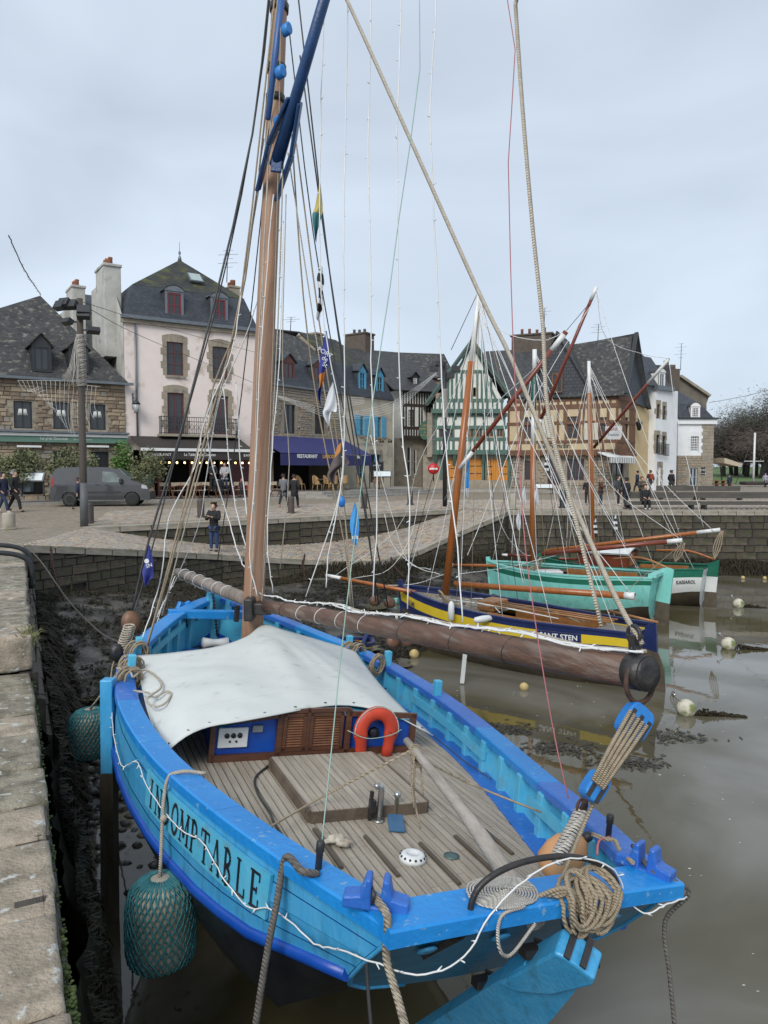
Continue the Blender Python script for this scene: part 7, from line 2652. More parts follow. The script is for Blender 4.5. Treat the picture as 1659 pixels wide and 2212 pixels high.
rline('topping_lift',[1092,(1108,-80,6.2),(1113,10,6.1),(1128,230,6.0),(1150,490,5.9),(1172,700,5.8),(1185,900,5.6),(1245,1130,5.3),(1300,1355,5.1)],.017,m_rope2,sm=4)
rline('red_line',[1080,(1090,-40,7),(1098,350,6.6),(1107,700,6.2),(1128,1100,5.6),(1150,1300,5.2),(1192,1560,4.8),(1228,1725,4.55)],.0045,m_cordr)
rline('green_line',[940,(906,-30,7),(862,470,6.5),(800,900,5.8),(745,1340,5.2),(716,1620,4.7),(692,1850,4.35)],.0045,m_cordg)
def blk(c,d_,s_,w_=.105,h=.13,th=.16,name='sheet_block',slots=3):
 d_,s_=Vector(d_).normalized(),Vector(s_).normalized()
 n_=d_.cross(s_).normalized()
 if n_.y>0:n_=-n_
 mb=MB()
 sg=lambda x:math.copysign(abs(x)**.55,x)
 pts=[c+s_*(th/2*sg(math.cos(a)))+d_*(h*sg(math.sin(a)))+n_*w_*.5 for a in[j/20*6.283 for j in range(20)]]
 mb.prism(pts,n_*-w_)
 o=mb.build(name,m_blockb,boat,bevel=.012)
 for i in range(slots):
  q=c+s_*th*((i+.5)/slots-.5)+n_*(w_*.5+.001)
  mb=MB()
  mb.bar(q-d_*h*.95,q+d_*h*.45,th/slots*.42,.006,up=n_)
  mb.build('sheave_slot',m_iron,o)
 return o
U,Lb=PY(1370,1560,4.6),PY(1285,1698,4.4)
dd=(U-Lb).normalized()
sd_=dd.cross(Vector((0,1,0))).normalized()
blk(U,dd,sd_,.10,.115,.19)
blk(Lb,dd,sd_,.10,.095,.13,slots=2)
for i,o_ in enumerate((-.07,-.035,.0,.035,.07)):
 rope(boat,'mainsheet',[U+sd_*o_+dd*.02+Vector((0,-.055,.03)),U.lerp(Lb,.5)+sd_*o_*.8+Vector((0,-.04,.02)),Lb+sd_*o_*.55+Vector((0,-.055,.03))],.013,m_rope,6)
rope(boat,'shackle',[BE-bd*.03-upv*.2,BE-bd*.03-upv*.29,U+dd*.09],.016,m_iron,6)
rope(boat,'shackle',[Lb-dd*.08,PY(1262,1735,4.45),PY(1250,1760,4.5)],.016,m_rust,6)
sv=[PY(1258,1752,4.5),PY(1238,1790,4.45),PY(1215,1835,4.4),PY(1200,1862,4.35)]
mb=MB();mb.tube(cat(sv,5),[.035]*16,10);mb.build('served_strop',m_ropew,boat)
mb=MB()
for i in range(16):
 c_=sv[0].lerp(sv[3],(i+.5)/16);d_=(sv[3]-sv[0]).normalized();s_=d_.orthogonal().normalized();u_=d_.cross(s_)
 mb.tube([c_+s_*.04*math.cos(a)+u_*.04*math.sin(a)+d_*.006*math.sin(a)for a in[k/10*6.283 for k in range(10)]],.010,5,closed=True)
mb.build('strop_whipping',m_ropew,boat,uv=False)
mb=MB();rc_=PY(1257,1742,4.5);mb.tube([rc_+Vector((.035*math.cos(a),.02*math.cos(a),.045*math.sin(a)))for a in[k/14*6.283 for k in range(14)]],.011,6,closed=True);mb.build('thimble',m_rust,boat)
rline('mainsheet',[(1292,1712,4.4),(1262,1780,4.4),(1225,1870,4.3),(1200,1930,4.2)],.013,m_rope,sm=4)
mb=MB()
rr=random.Random(4)
hc_=BZ((1222,1905),.08)
hc_=W((hc_.x,-.09,.07))
for i in range(13):
 cx_=hc_+tt_*rr.uniform(-.09,.09)+Vector((0,0,rr.uniform(-.05,.05)))
 w_,h_=rr.uniform(.065,.11),rr.uniform(.035,.065)
 pts=[]
 for k in range(16):
  a=k/16*6.283
  pts.append(cx_+tt_*(w_*math.cos(a))+ax_*(-.02+.14*max(0,math.sin(a))-i*.004)+up_*(h_*math.sin(a)*.8+.035*math.sin(a)-.08*max(0,-math.sin(a))+.02+.003*i))
 mb.tube(pts,.0125,6,closed=True)
rc=thing('rope_heap','heap of thick tan rope coils lying over the blue transom','rope',tuple(hc_))
o_=mb.build('coils',m_rope,rc,uv=False)
mb=MB()
for k in range(3):mb.tube(cat([hc_-tt_*(.30-.05*k)+ax_*.1,hc_-tt_*.2+up_*(.1-.02*k),hc_-tt_*.1+up_*.06,hc_+tt_*(.04*k-.06)-up_*.06],5),.0125,6)
mb.build('loose_loops',m_rope,rc,uv=False)
rm=thing('rope_mat','flat spiral mat of pale rope on the blue transom cap','rope',tuple(W((-.22,.06,.1))))
mb=MB();pts=[]
for i in range(260):
 a=i/22*6.283;r_=.012+.0135*a/6.283*1.0
 pts.append(W((-.235+r_*1.25*math.cos(a),.06+r_*.95*math.sin(a),.105+.006*math.sin(a*3)+max(0,.02*(1-r_/.1)))))
mb.tube(pts,.0068,5);mb.build('spiral',m_ropew,rm,uv=False)
mb=MB();mb.tube(cat([pts[-1],W((-.34,-.09,.07)),W((-.36,-.12,-.06)),W((-.27,-.1,-.14)),W((-.12,-.09,.0))],5),.010,5);mb.build('tail',m_ropew,rm,uv=False)
pf=thing('orange_float','big pale orange float tucked inside the starboard quarter','float',tuple(W((.72,.62,-.2))))
mb=MB();fcn=W((.70,.72,-.12));fa=(tt_*.55+ax_*-.2+up_*.55).normalized()
mb.lathe([(.02,.19),(.05,.165),(.10,.12),(.135,.05),(.14,-.03),(.12,-.12),(.06,-.17),(.001,-.18)],fcn,fa,18);mb.build('float_body',mat('float_orange',(.56,.29,.13),(.48,.24,.11),scale=5,rough=.5),pf)
mb=MB();mb.lathe([(.03,.16),(.035,.22),(.02,.24)],fcn,fa,10);mb.build('eye',m_iron,pf)
rline('tiller_rope',[(560,1800,W((-1.2,1.9,0)).y),(690,1725,5.9),(885,1622,5.55)],.009,m_rope)
rline('tiller_rope',[(895,1630,5.55),(1010,1690,5.7),(1170,1755,5.6)],.009,m_rope)
tt0=BX(z3(235,330),.12)
mb=MB()
for k in range(5):
 c_=tt0+Vector((.0,-.02*k,-.01*k));mb.tube([c_+Vector((.045*math.cos(a),.01*math.sin(a),.05*math.sin(a)))for a in[q/10*6.283 for q in range(10)]],.009,5,closed=True)
for dx,ln in((-.03,.38),(.0,.62),(.035,.30)):mb.tube(cat([tt0+Vector((dx,-.02,0)),tt0+Vector((dx*1.3,-.05,-ln*.5)),tt0+Vector((dx*1.2,-.05-ln*.25,-min(ln,.52)))],4),.0085,5)
bb(mb,'tiller_lashing',m_rope,uv=False)
rope(boat,'deck_cable',[W(p)for p in[BZ(z1(735,895),DECK+.012),BZ(z1(680,945),DECK+.012),BZ(z1(690,1010),DECK+.012),BZ(z1(740,1090),DECK+.012),BZ(z2(930,240),DECK+.012),BZ(z2(1000,350),DECK+.012),BZ(z2(1060,430),DECK+.012)]],.011,m_cable,6,4)
bpk=W((-hb(.72)+.09,.72,rz(.7)+.08))
moor=lambda lab,pts,m,r_:tag(rope(None,'mooring_line',poly_px(pts),r_,m,7,5),lab,'rope')
p688=W(BZ(z2(1152,500),rz(.7)+.07))
def mline(lab,ptsw,m,r_):
 mb=MB();mb.tube(cat(ptsw,6),r_,8)
 return tag(mb.build('mooring_line',m,uv=False),lab,'rope')
rail_out=W((-hb(.85)-.03,.85,rz(.85)+.06))
mline('thick dark grey mooring rope dropping from the port quarter pin',[p688,p688+tt_*-.1+up_*.03,rail_out+up_*.01,PY(598,1950,rail_out.y-.08),PY(575,2070,rail_out.y-.15),PY(548,2240,rail_out.y-.25)],m_ropeg,.021)
ch_=W(BZ(z2(1455,640),.12))
mline('striped thick mooring rope hanging down over the transom corner',[ch_+ax_*.15+up_*.0,ch_,ch_+ax_*-.12+up_*-.02,PY(835,2070,3.55),PY(860,2160,3.45),PY(905,2330,3.2)],rope_mat('rope_striped',(.46,.40,.30),(.20,.17,.13),26),.021)
mline('thin black cable hanging beside the transom corner',[ch_+ax_*.1+up_*.03,ch_+tt_*-.03+up_*.03,PY(795,1990,3.75),PY(792,2090,3.7),PY(805,2260,3.6)],m_cable,.010)
sc_=W(BZ(z3(1430,930),.1))
mline('dark mooring rope falling from the starboard quarter into the water',[W((.93,.35,.1)),sc_,W((1.02,-.04,.0)),PY(1437,1990,4.3),PY(1447,2110,4.2),PY(1462,2260,4.1)],m_ropeg,.014)
mline('grey mooring rope slung from the quay corner across the mud',[PY(55,1178,18.4),PY(90,1215,17.5),PY(150,1300,16),PY(215,1365,14),PY(265,1392,11.5),W((-hb(6.2),6.2,rz(6.2)))],m_ropeg,.014)
mline('rope coiled on the starboard pin with red twine',[W(BZ(z3(1125,745),.1)),W(BZ(z3(1190,770),.1)),W(BZ(z3(1240,780),.1)),W(BZ(z3(1265,830),.1)),W(BZ(z3(1330,890),.12))],m_rope,.014)
rope(boat,'red_twine',[W(BZ(z3(1215,760),.1)),W(BZ(z3(1160,780),.1)),W(BZ(z3(1150,850),.05))],.008,m_cordr,5,3)
for a,b,c in(((520,1215,25.4),(548,1270,24.5),(600,1330,23)),((110,1185,19.3),(118,1240,19.0),(140,1300,18.6)),((1200*.5486,1198,27.3),(655,1230,27.0),(668,1280,26.0)),((845,1205,28.6),(850,1222,28.3),(870,1245,27.6))):
 mb=MB()
 pts=cat(poly_px((a,b,c)),14)
 for i,p in enumerate(pts):
  q=Vector((.035,0,0))if i%2 else Vector((0,.035,0))
  mb.tube([p+Vector((0,0,.06)),p+q,p-Vector((0,0,.06)),p-q],.014,4,closed=True)
 tag(mb.build('mooring_chain',m_rust,uv=False),{520:'rusty mooring chain hanging from the slipway wall below the photographer',110:'rusty chain hanging at the corner of quay and slipway',845:'rusty chain hanging from the rounded end of the slipway'}.get(int(a[0]),'rusty mooring chain on the slipway wall behind the mast'),'chain')
for i,(uv,z_)in enumerate(((zA(330,720),.05),(zA(270,850),.02),(zA(260,960),-.02),(z1(1100,420),.03),(z1(1180,470),.02),(z1(1060,415),.05))):
 p=BZ(uv,z_);rr=random.Random(i)
 mb=MB()
 for k in range(9):
  c_=p+Vector((rr.uniform(-.05,.05),rr.uniform(-.06,.06),rr.uniform(-.02,.03)))
  mb.tube([c_+Vector((.10*math.cos(a)*rr.uniform(.9,1.1),.05*math.cos(a),.12*math.sin(a)-.06))for a in[q/12*6.283 for q in range(12)]],.012,5,closed=True)
 bb(mb,'rope_coil',m_rope,uv=False)
rope(boat,'loose_rope',[W(BZ(zA(*q),z_))for q,z_ in(((140,900),.0),((260,930),.02),((290,985),.02),((330,960),0),((390,920),-.02),((460,940),.0),((545,1020),.01),((550,1090),.0),((470,1150),-.02),((420,1200),-.04),((480,1260),-.06),((580,1240),-.03),((650,1150),.0),((600,1120),0),((500,1170),-.03),((430,1130),-.03),((300,1115),-.06))],.012,m_rope2,6,4)
for(u,v,y,rx)in((282,1345,9.15,.105),(252,1410,9.0,.08)):
 c_=PY(u,v,y)
 mb=MB();mb.lathe([(.03,-.07),(rx,-.06),(rx*1.05,0),(rx,.06),(.03,.07)],c_,(.5,-.8,.1),16)
 mb.v=[tuple(c_+Vector(((Vector(p)-c_).x,(Vector(p)-c_).y,(Vector(p)-c_).z*1.35)))for p in mb.v]
 mb.build('deadeye_block',mat('block_wood',(.17,.085,.045),(.10,.05,.03),rough=.5)if v<1400 else m_iron,boat)
mb=MB()
for k in range(5):
 mb.tube(poly_px([(276+k*4,1352,9.1),(262+k*4.5,1395,9.02),(256+k*3,1425,9.0)]),.011,5)
for k in range(11):
 c_=PY(lerp(279,262,k/10),lerp(1352,1402,k/10),9.03)
 mb.tube([c_+Vector((.062*math.cos(a),.04*math.sin(a),.012*math.sin(a)))for a in[q/10*6.283 for q in range(10)]],.012,5,closed=True)
mb.build('shroud_lanyard',m_rope2,boat,uv=False)
rline('lanyard_tail',[(268,1400,9.0),(246,1430,8.95),(240,1470,8.8),(249,1500,8.6)],.011,m_rope)
for(u,v,y)in((810,1298,12.2),(842,1302,12.2),(850,1385,9.6),(880,1382,9.5)):
 c_=PY(u,v,y);mb=MB();mb.lathe([(.03,-.05),(.09,-.04),(.09,.04),(.03,.05)],c_,(.4,-.8,.1),14);mb.build('deadeye_block',mat('block_wood',(.17,.085,.045)),boat)
 # ---- fairy lights
rl_=random.Random(11)
def lights(lab,ptsw,r_=.006,bulb=.016,step=.28,group=None,par=None,m=None,sm=6):
 pts=cat(ptsw,sm)
 o=thing('light_string',lab,'lights',tuple(pts[0]),group=group)
 mb=MB()
 pts=[p+Vector((rl_.uniform(-1,1),rl_.uniform(-1,1),rl_.uniform(-1,1)))*r_*.8 for p in pts]
 mb.tube(pts,r_,5)
 mb.build('cable',m or m_lightw,o,uv=False)
 mb=MB();acc=0.0
 for a,b in zip(pts,pts[1:]):
  ln=(b-a).length
  while acc<ln:
   p=a.lerp(b,acc/ln)
   d_=Vector((rl_.uniform(-1,1),rl_.uniform(-1,1),rl_.uniform(-.7,.7))).normalized()
   mb.tube([p,p+d_*bulb*2.2],[bulb*.35,bulb*.22],4)
   acc+=step*rl_.uniform(.7,1.3)
  acc-=ln
 b_=mb.build('bulbs',m_bulb,o,uv=False);b_['kind']='stuff'
 return o
GL='strings of white lights hung around the masts'
V_='white light string hanging straight down from the rigging of the blue boat'
for pts in([750,(747,-120,9),(745,300,9),(742,600,8.8),(745,830,8.8),(738,1040,8.8),(712,1180,8.8),(704,1268,8.8)],[797,(795,-120,9),(796,300,8.8),(800,620,8.6),(803,850,8.5),(815,1060,8.4),(806,1290,8.3)],[860,(857,-120,9),(857,300,8.6),(860,620,8.3),(866,900,8.2),(884,1080,8.0),(880,1315,7.8)],[932,(930,-120,8.5),(929,240,8.2),(940,520,8),(952,780,7.9),(965,1000,7.7),(985,1150,7.4),(1000,1345,7.1)],[700,(697,-100,9.5),(693,260,9.5),(690,500,9.5),(700,700,9.5),(735,900,9.5),(735,1060,9.5),(660,1290,9.6)]):
 lights(V_,poly_px(pts),.0075,.02,.42,GL)
S_='white light string following a shroud of the blue boat'
for pts in([(570,300,10.2),(520,640,10.1),(500,760,10),(445,900,9.9),(420,1010,9.8),(365,1120,9.6),(345,1260,9.4),(300,1400,9)],[(590,420,yM-.2),(566,720,yM-.25),(552,1000,yM-.25),(540,1200,yM-.25),(556,1290,yM-.25)],[(612,480,yM-.2),(604,760,yM-.25),(585,1010,yM-.3),(578,1180,yM-.3),(590,1280,yM-.2)],[(600,500,yM+.3),(540,700,10.6),(475,860,11),(450,1000,11.5),(430,1130,12),(385,1240,12.8),(355,1300,12.6),(320,1400,10)]):
 lights(S_,poly_px(pts),.0075,.02,.42,GL)
B_='looping white light string draped from the bowsprit to the mast of the blue boat'
for pts in([(388,1240,12.9),(430,1270,12.4),(480,1280,11.8),(520,1285,11),(545,1270,10.2)],[(462,840,10.9),(450,960,11.2),(490,1110,11.5),(520,1210,11),(542,1240,10.3)],[(380,1240,12.9),(366,1275,12.6),(345,1320,11.6),(318,1380,10.4)],[(510,830,10.8),(520,1000,11),(540,1150,10.6),(552,1230,10.1)],[(482,830,10.9),(500,1040,11.2),(530,1180,10.8),(548,1238,10.2)]):
 lights(B_,poly_px(pts),.009,.022,.25,GL)
bt=[BG.lerp(BE,i/12)+upv*(.135+.02*math.sin(i*2.1))+sidev*.03*math.sin(i*1.3)for i in range(13)]
lights('white light string lying along the top of the big boom',bt,.010,.022,.12)
lights('white light string lying along the boom top beside a tan rope',[p+sidev*.05+upv*.005 for p in bt[4:]],.008,.02,.2)
rope(boat,'boom_rope',[p+sidev*-.04 for p in bt[3:]],.012,m_rope2,5,4)
rail_l=[W(side_pt(y,dz,.05))for y,dz in((5.6,.05),(5.0,.22),(4.4,.30),(3.9,.36),(3.55,.22),(3.3,.12),(3.0,.2),(2.6,.24),(2.2,.25),(1.85,.20),(1.55,.30),(1.2,.36),(.95,.28),(.7,.26),(.4,.30),(.12,.22))]
rail_l+=[W((-.8,-.08,-.16)),W((-.55,-.1,-.1)),W((-.38,-.09,.12)),W((-.1,-.06,.27)),W((.15,-.05,.30)),W((.42,-.05,.2)),W((.54,-.05,.02)),W((.66,-.08,-.06)),W((.8,-.08,-.03)),W((.98,-.06,-.02))]
lights('white light string looped along the port side and across the stern of the blue boat',rail_l,.005,.016,.16)
lights('white light string wound round the wooden tiller',[th.lerp(tb,i/14)+Vector((.06*math.cos(i*2.0),0,.06*math.sin(i*2.0)+.03*math.sin(3.14*i/14)))for i in range(15)][:13],.006,.014,.2)
for H,top,lab in((b2,M2t,'white light string between mast head and rail of the yellow boat'),(b3,PY(1155,760,24.9),'white light string between mast head and rail of the turquoise boat'),(b4,PY(1272,785,27.9),'white light string between mast head and rail of the green boat')):
 for t,sd in((.95,-1),(.78,-1),(.6,-1),(.42,-1),(.25,-1),(.05,-1),(.85,1),(.5,1),(.15,1)):
  e=H.rail(t,sd,.05)
  m_=top.lerp(e,.5)+Vector((rl_.uniform(-.2,.2),0,-.25))
  lights(lab+(' at the bow' if t>.8 else ' amidships' if t>.4 else ' at the stern'),[top+Vector((0,0,rl_.uniform(-.8,0))),m_,e],.0085,.02,.55,GL,sm=4)
G2='drooping white light string spanning between yards and booms of the moored boats'
for pts in([(1036,640,18.9),(1085,715,18.5),(1170,735,18),(1222,716,17.6)],[(1288,625,23.4),(1310,730,24),(1390,765,25),(1445,775,25.4)],[(1288,625,23.4),(1330,760,23),(1390,930,22.5),(1470,1160,22.4)],[(1445,780,25.4),(1462,900,25),(1490,1020,24.6),(1520,1140,24.5)],[(1222,720,17.6),(1150,800,20),(1050,900,21),(960,1080,22)],[(1290,640,23.4),(1200,780,23),(1120,930,22),(1010,1200,19)],[(1036,660,18.9),(980,850,19.5),(905,1000,20.4),(860,1140,21.5),(722,1245,22.4)],[(1036,650,18.9),(1065,900,18.5),(1100,1100,17.5),(1130,1260,16.8)],[(1036,650,18.9),(1120,900,18),(1240,1120,16.8),(1365,1285,15.9)],[(1155,760,24.9),(1230,900,24),(1320,1050,23.2),(1470,1165,22.4)],[(1272,790,27.9),(1340,930,26.5),(1450,1060,25),(1545,1150,24.4)],[(905,1060,21),(890,1150,21),(840,1230,21),(760,1250,22)],[(830,1110,21),(850,1180,21),(900,1225,20.8),(950,1240,20)],[(800,940,21),(840,1090,21),(880,1210,21),(930,1230,20)],[(1060,1060,24),(1090,1150,24),(1130,1195,24.5),(1150,1200,24.9)],[(990,1240,18.6),(1100,1225,22),(1200,1200,24)],[(712,1243,22.4),(800,1262,21.6),(890,1262,20.4),(960,1240,19)]):
 lights(G2,poly_px(pts),.009,.022,.5,GL,sm=5)
for H,top in((b2,M2t),(b3,PY(1155,765,24.9)),(b4,PY(1272,790,27.9))):
 for t,sd in((.62,-1),(.55,-1),(.62,1),(.55,1),(.99,1)):
  rope(H.o,'shroud',[top-Vector((0,0,.5)),H.rail(t,sd,.03)],.009,m_cable if sd>0 else m_rope,4)
rope(b2.o,'halyard',[M2t,PY(*c3(545,725),18.2)],.01,m_rope,4)
rope(b3.o,'halyard',[PY(*c3(962,335),17.6+5),PY(*c3(1110,160),23.5)],.012,m_cable,4)
rope(b2.o,'halyard',[PY(*c3(210,460),19),PY(*c3(380,95),19)],.012,m_cable,4)
for H,a,b in((b4,PY(*zB(1645,145),24.4),PY(*zB(1620,265),24.4)),(b3,PY(*zB(1488,195),22.4),PY(*zB(1460,275),22.6))):
 for k in range(4):
  rope(H.o,'mainsheet',[a+Vector((.03*k,0,0)),a.lerp(b,.55)+Vector((-.12+.08*k,0,0)),b],.018,m_rope,5,4)
rope(b3.o,'mainsheet',[PY(*zB(1495,190),22.4),PY(*zB(1240,410),20)],.01,m_rope,4)
# ---- flags
def flag(lab,L_,Rr,y,cols,emb=None,ripple=.05,hoist=None):
 """limp flag: left and right outlines in the picture at depth y; cols: (fraction, material) bands from the top"""
 o=thing('flag',lab,'flag',tuple(PY(*L_[0],y)),group=None)
 Lw,Rw=cat([PY(u,v,y)for u,v in L_],5),cat([PY(u,v,y)for u,v in Rr],5)
 n=18
 def at(pl,t):
  k=t*(len(pl)-1);i=min(len(pl)-2,int(k));return pl[i].lerp(pl[i+1],k-i)
 prev=0
 for fr,m in cols:
  mb=MB();mb.smooth=True
  def P(a,b):
   t=lerp(prev,fr,b)
   p=at(Lw,t).lerp(at(Rw,t),a)
   p.y+=ripple*math.sin(a*7+t*5)*(0.3+t)
   return p
  mb.grid(P,8,n)
  c=mb.build('cloth',m,o,uv=False,recalc=False)
  prev=fr
 return o
f_yel,f_teal=mat('flag_yellow',(.50,.42,.13),(.42,.34,.10),rough=.8),mat('flag_teal',(.03,.14,.15),(.05,.2,.22),rough=.8)
f_blk,f_wht=mat('flag_black',(.03,.03,.03),rough=.8),mat('flag_white',(.66,.67,.68),(.58,.6,.62),rough=.8)
f_blue,f_or,f_brn=mat('flag_navy',(.03,.04,.20),(.04,.05,.25),rough=.8),mat('flag_orange',(.55,.22,.05),rough=.8),mat('flag_brown',(.085,.065,.06),(.11,.085,.08),rough=.8)
f_cy=mat('flag_azure',(.05,.28,.62),(.07,.33,.68),rough=.8)
fl_=flag('yellow and teal pennant on the starboard halyard of the blue boat',[(690,395),(680,445),(674,465),(680,510),(682,522)],[(692,395),(697,445),(694,470),(686,505),(683,522)],9.8,[(.42,f_yel),(1,f_teal)])
flag('black and white striped flag high on the halyard',[(692,578),(684,600),(688,630),(686,660),(684,690)],[(696,575),(700,610),(696,635),(699,660),(690,695)],9.9,[(.12,f_wht),(.3,f_blk),(.42,f_wht),(.62,f_blk),(.72,f_wht),(.86,f_blk),(1,f_wht)])
fb=flag('long navy flag with white print and an orange middle',[(703,715),(694,760),(688,800),(690,830),(686,850),(692,875)],[(706,715),(714,780),(704,795),(699,820),(694,850),(693,875)],9.9,[(.46,f_blue),(.70,f_or),(1,f_blue)])
for k,(t,v)in enumerate((('PORT',762),('de',775),('St',788))):
 text_obj('print',t,.085,f_wht,fb,frame(Vector((.85,0,-.5)).normalized(),Vector((.5,0,.85)).normalized(),(0,-1,0),PY(702,v,9.82)))
fw_=flag('white flag hanging at the foot of the signal halyard',[(718,826),(708,850),(700,880),(698,895),(710,920)],[(720,826),(727,870),(726,890),(716,890),(712,920)],9.9,[(1,f_wht)])
ff=flag('brown flag with orange print drooping over the terrace',[(737,950),(722,985),(712,1010),(707,1030),(718,1045)],[(739,950),(748,985),(754,1002),(730,1015),(722,1048)],9.9,[(1,f_brn)])
mb=MB();mb.prism([PY(u,v,9.80)for u,v in((728,965),(737,955),(735,975),(722,990))],(0,-.004,0));mb.build('print',f_or,ff)
flag('plain azure pennant on the halyard above the boom',[(766,1086),(757,1120),(756,1140),(760,1160),(764,1178)],[(768,1086),(774,1115),(776,1135),(774,1160),(770,1178)],9.9,[(.72,f_cy),(.8,f_wht),(1,f_cy)])
fq=flag('navy flag with white emblem tied to the port shroud',[(320,1178),(312,1215),(306,1235),(311,1250),(317,1264)],[(323,1178),(329,1210),(331,1245),(325,1252),(319,1264)],9.2,[(1,f_blue)])
mb=MB();mb.lathe([(.001,.0),(.03,.0),(.03,.003)],PY(317,1212,9.1),(0,-1,0),10);mb.build('emblem',f_wht,fq)
text_obj('print','SN',.07,f_wht,fq,frame((.9,0,.3),(-.3,0,.9),(0,-1,0),PY(322,1222,9.1)))
flag('blue and white pennant on the mast of the yellow boat',[(1008,990),(1004,1030),(1006,1060),(1008,1078)],[(1014,990),(1015,1030),(1012,1060),(1010,1078)],18.8,[(.6,f_cy),(1,f_wht)])
for lab,pl,y in(('black and white striped flag beside the green topmast',[(1176,985,1186)],24.5),('small striped flag on the far boat boom',[(1325,1112,1334)],26.5),('small striped flag by the far varnished mast',[(1282,1120,1290)],27),('small white flag near the stone bollard',[(1128,1050,1136)],22),('small white flag with red corner by the red line',[(1115,1105,1125)],22),('tiny white pennant under the information board',[(1155,1050,1163)],22)):
 u0,v0,u1=pl[0];h=40
 st='striped' in lab
 flag(lab,[(u0+4,v0),(u0,v0+h*.5),(u0+3,v0+h)],[(u0+6,v0),(u1,v0+h*.5),(u0+7,v0+h)],y,[(.2,f_wht),(.35,f_blk),(.5,f_wht),(.65,f_blk),(.8,f_wht),(1,f_blk)]if st else[(1,f_wht)])
mb=MB();mb.ball(PY(738,1084,9.9),.05,10,8,(1,1,1.5));mb.build('halyard_block',m_blockb,boat)
#  STREET THINGS, PEOPLE, TREES
def edge_y(x):
 if x<-9.9:return 24.6
 for a,b in zip(EDGE,EDGE[1:]):
  if x<=b.x:return lerp(a.y,b.y,(x-a.x)/(b.x-a.x))
 return RW_Y
def ground(u,v,lo=24,hi=140,extra=0.0):
 """walkable plaza point seen at u, v"""
 best=None
 for i in range(600):
  y=lerp(lo,hi,(i/599)**1.6)
  p=PY(u,v,y)
  g=.2*min(1,max(0,(y-edge_y(p.x))/6))+extra
  e=abs(p.z-g)
  if best is None or e<best[0]:best=(e,Vector((p.x,p.y,g)))
 return best[1]
m_post=mat('old_pole_wood',(.085,.07,.058),(.055,.046,.04),scale=2,rough=.8,bump=.5,stretch=(8,8,.6))
m_pgrey=mat('pole_grey',(.10,.105,.11),rough=.6)
pb=PZ(182,1138,0)
def pole_pt(u,v):return PY(u,v,pb.y)
lp=thing('light_pole','tall wooden pole with floodlights, wrapped in white lights, on the plaza edge','pole',tuple(pb))
mb=MB();mb.tube([pb,pole_pt(179,1000),pole_pt(172,645)],[.125,.12,.10],12);mb.build('post',m_post,lp)
mb=MB();mb.tube([pb,pole_pt(181,1043)],.132,12);mb.build('painted_base',m_pgrey,lp)
for(x,y,dx,dz)in((400,385,-.4,0),(440,395,-.2,.0),(375,400,-.5,.0),(520,430,.3,-.1),(580,555,.6,-.1),(520,455,.2,-.1),(420,500,-.6,0)):
 c_=PY(*c1(x,y),pb.y-.15)
 mb=MB();mb.box(c_,(.42,.22,.30 if y<490 else .18),Matrix.Rotation(dx,4,'Z')@Matrix.Rotation(-.5,4,'X'));f_=mb.build('floodlight',m_anth,lp,bevel=.02)
 mb=MB();q=pole_pt(173,660+(y-380)*.3);mb.bar(c_,q,.05);mb.build('arm',m_anth,lp)
mb=MB()
for k in range(64):
 z=lerp(c1(0,580)[1],c1(0,895)[1],k/63);c_=PY(lerp(174.5,177,k/63),z,pb.y)
 mb.tube([c_+Vector(((.135+.03*R.random())*math.cos(a),.14*math.sin(a),.03*math.sin(a+k)))for a in[q/8*6.283 for q in range(8)]],.016,4,closed=True)
wl_=mb.build('wrapped_lights',m_ropew,lp,uv=False);wl_['kind']='stuff'
for k,(x0,y0,x1,y1)in enumerate(((110,865,490,870),(490,890,625,905))):
 a,b=PY(*c1(x0,y0),pb.y),PY(*c1(x1,y1),pb.y)
 o=thing('light_net',('wide','narrow')[k]+' drooping net of white lights hung from the wooden pole','lights',tuple(a))
 mb=MB();n=13-8*k
 mb.tube([a.lerp(b,i/10)for i in range(11)],.006,4)
 for i in range(n):
  p=a.lerp(b,i/n);dr=lerp(.2,2.0,sstep(i/n))if k==0 else lerp(1.9,.6,i/n)
  e=a.lerp(b,(i+.45)/n if k else min(1,.35+.62*i/n));e.z-=dr
  mb.tube(cat([p,p.lerp(e,.5)+Vector((-.1,0,-.25)),e],4),.0045,4)
 mb.build('strands',m_lightw,o,uv=False)['kind']='stuff'
mb=MB()
for i in range(26):
 p=PY(*c1(lerp(470,500,R.random()),600),pb.y);e=PY(*c1(R.uniform(385,520),R.uniform(850,900)),pb.y-R.uniform(0,.6));mb.tube([p,p.lerp(e,.5)+Vector((0,0,-.2)),e],.009,4)
o=mb.build('loose_light_bundle',m_ropew,lp,uv=False);o['kind']='stuff'
def wire(lab,pts,r_=.012,m=None):
 mb=MB();mb.tube(cat(poly_px(pts),8),r_,4);return tag(mb.build('overhead_wire',m or m_cable,uv=False),lab,'wire')
wire('thin wire from the wooden pole across the pink house to the mast side',[c1(520,380)+(25.4,),c1(1000,530)+(36,),c1(1605,695)+(46,)])
wire('lower thin wire with small lights across the pink house',[c1(520,400)+(25.4,),c1(900,600)+(34,),c1(1605,892)+(46,)])
wire('thin wire running from the end house towards the trees',[c4(865,632)+(68,),c4(1150,580)+(60,),c4(1480,500)+(52,)],.02)
lights('dark light garland rising steeply above the stone house roof',poly_px([c1(55,-40)+(25,),c1(95,60)+(25.5,),c1(165,200)+(27,),c1(255,335)+(40,)]),.02,.04,.3,m=m_anth)
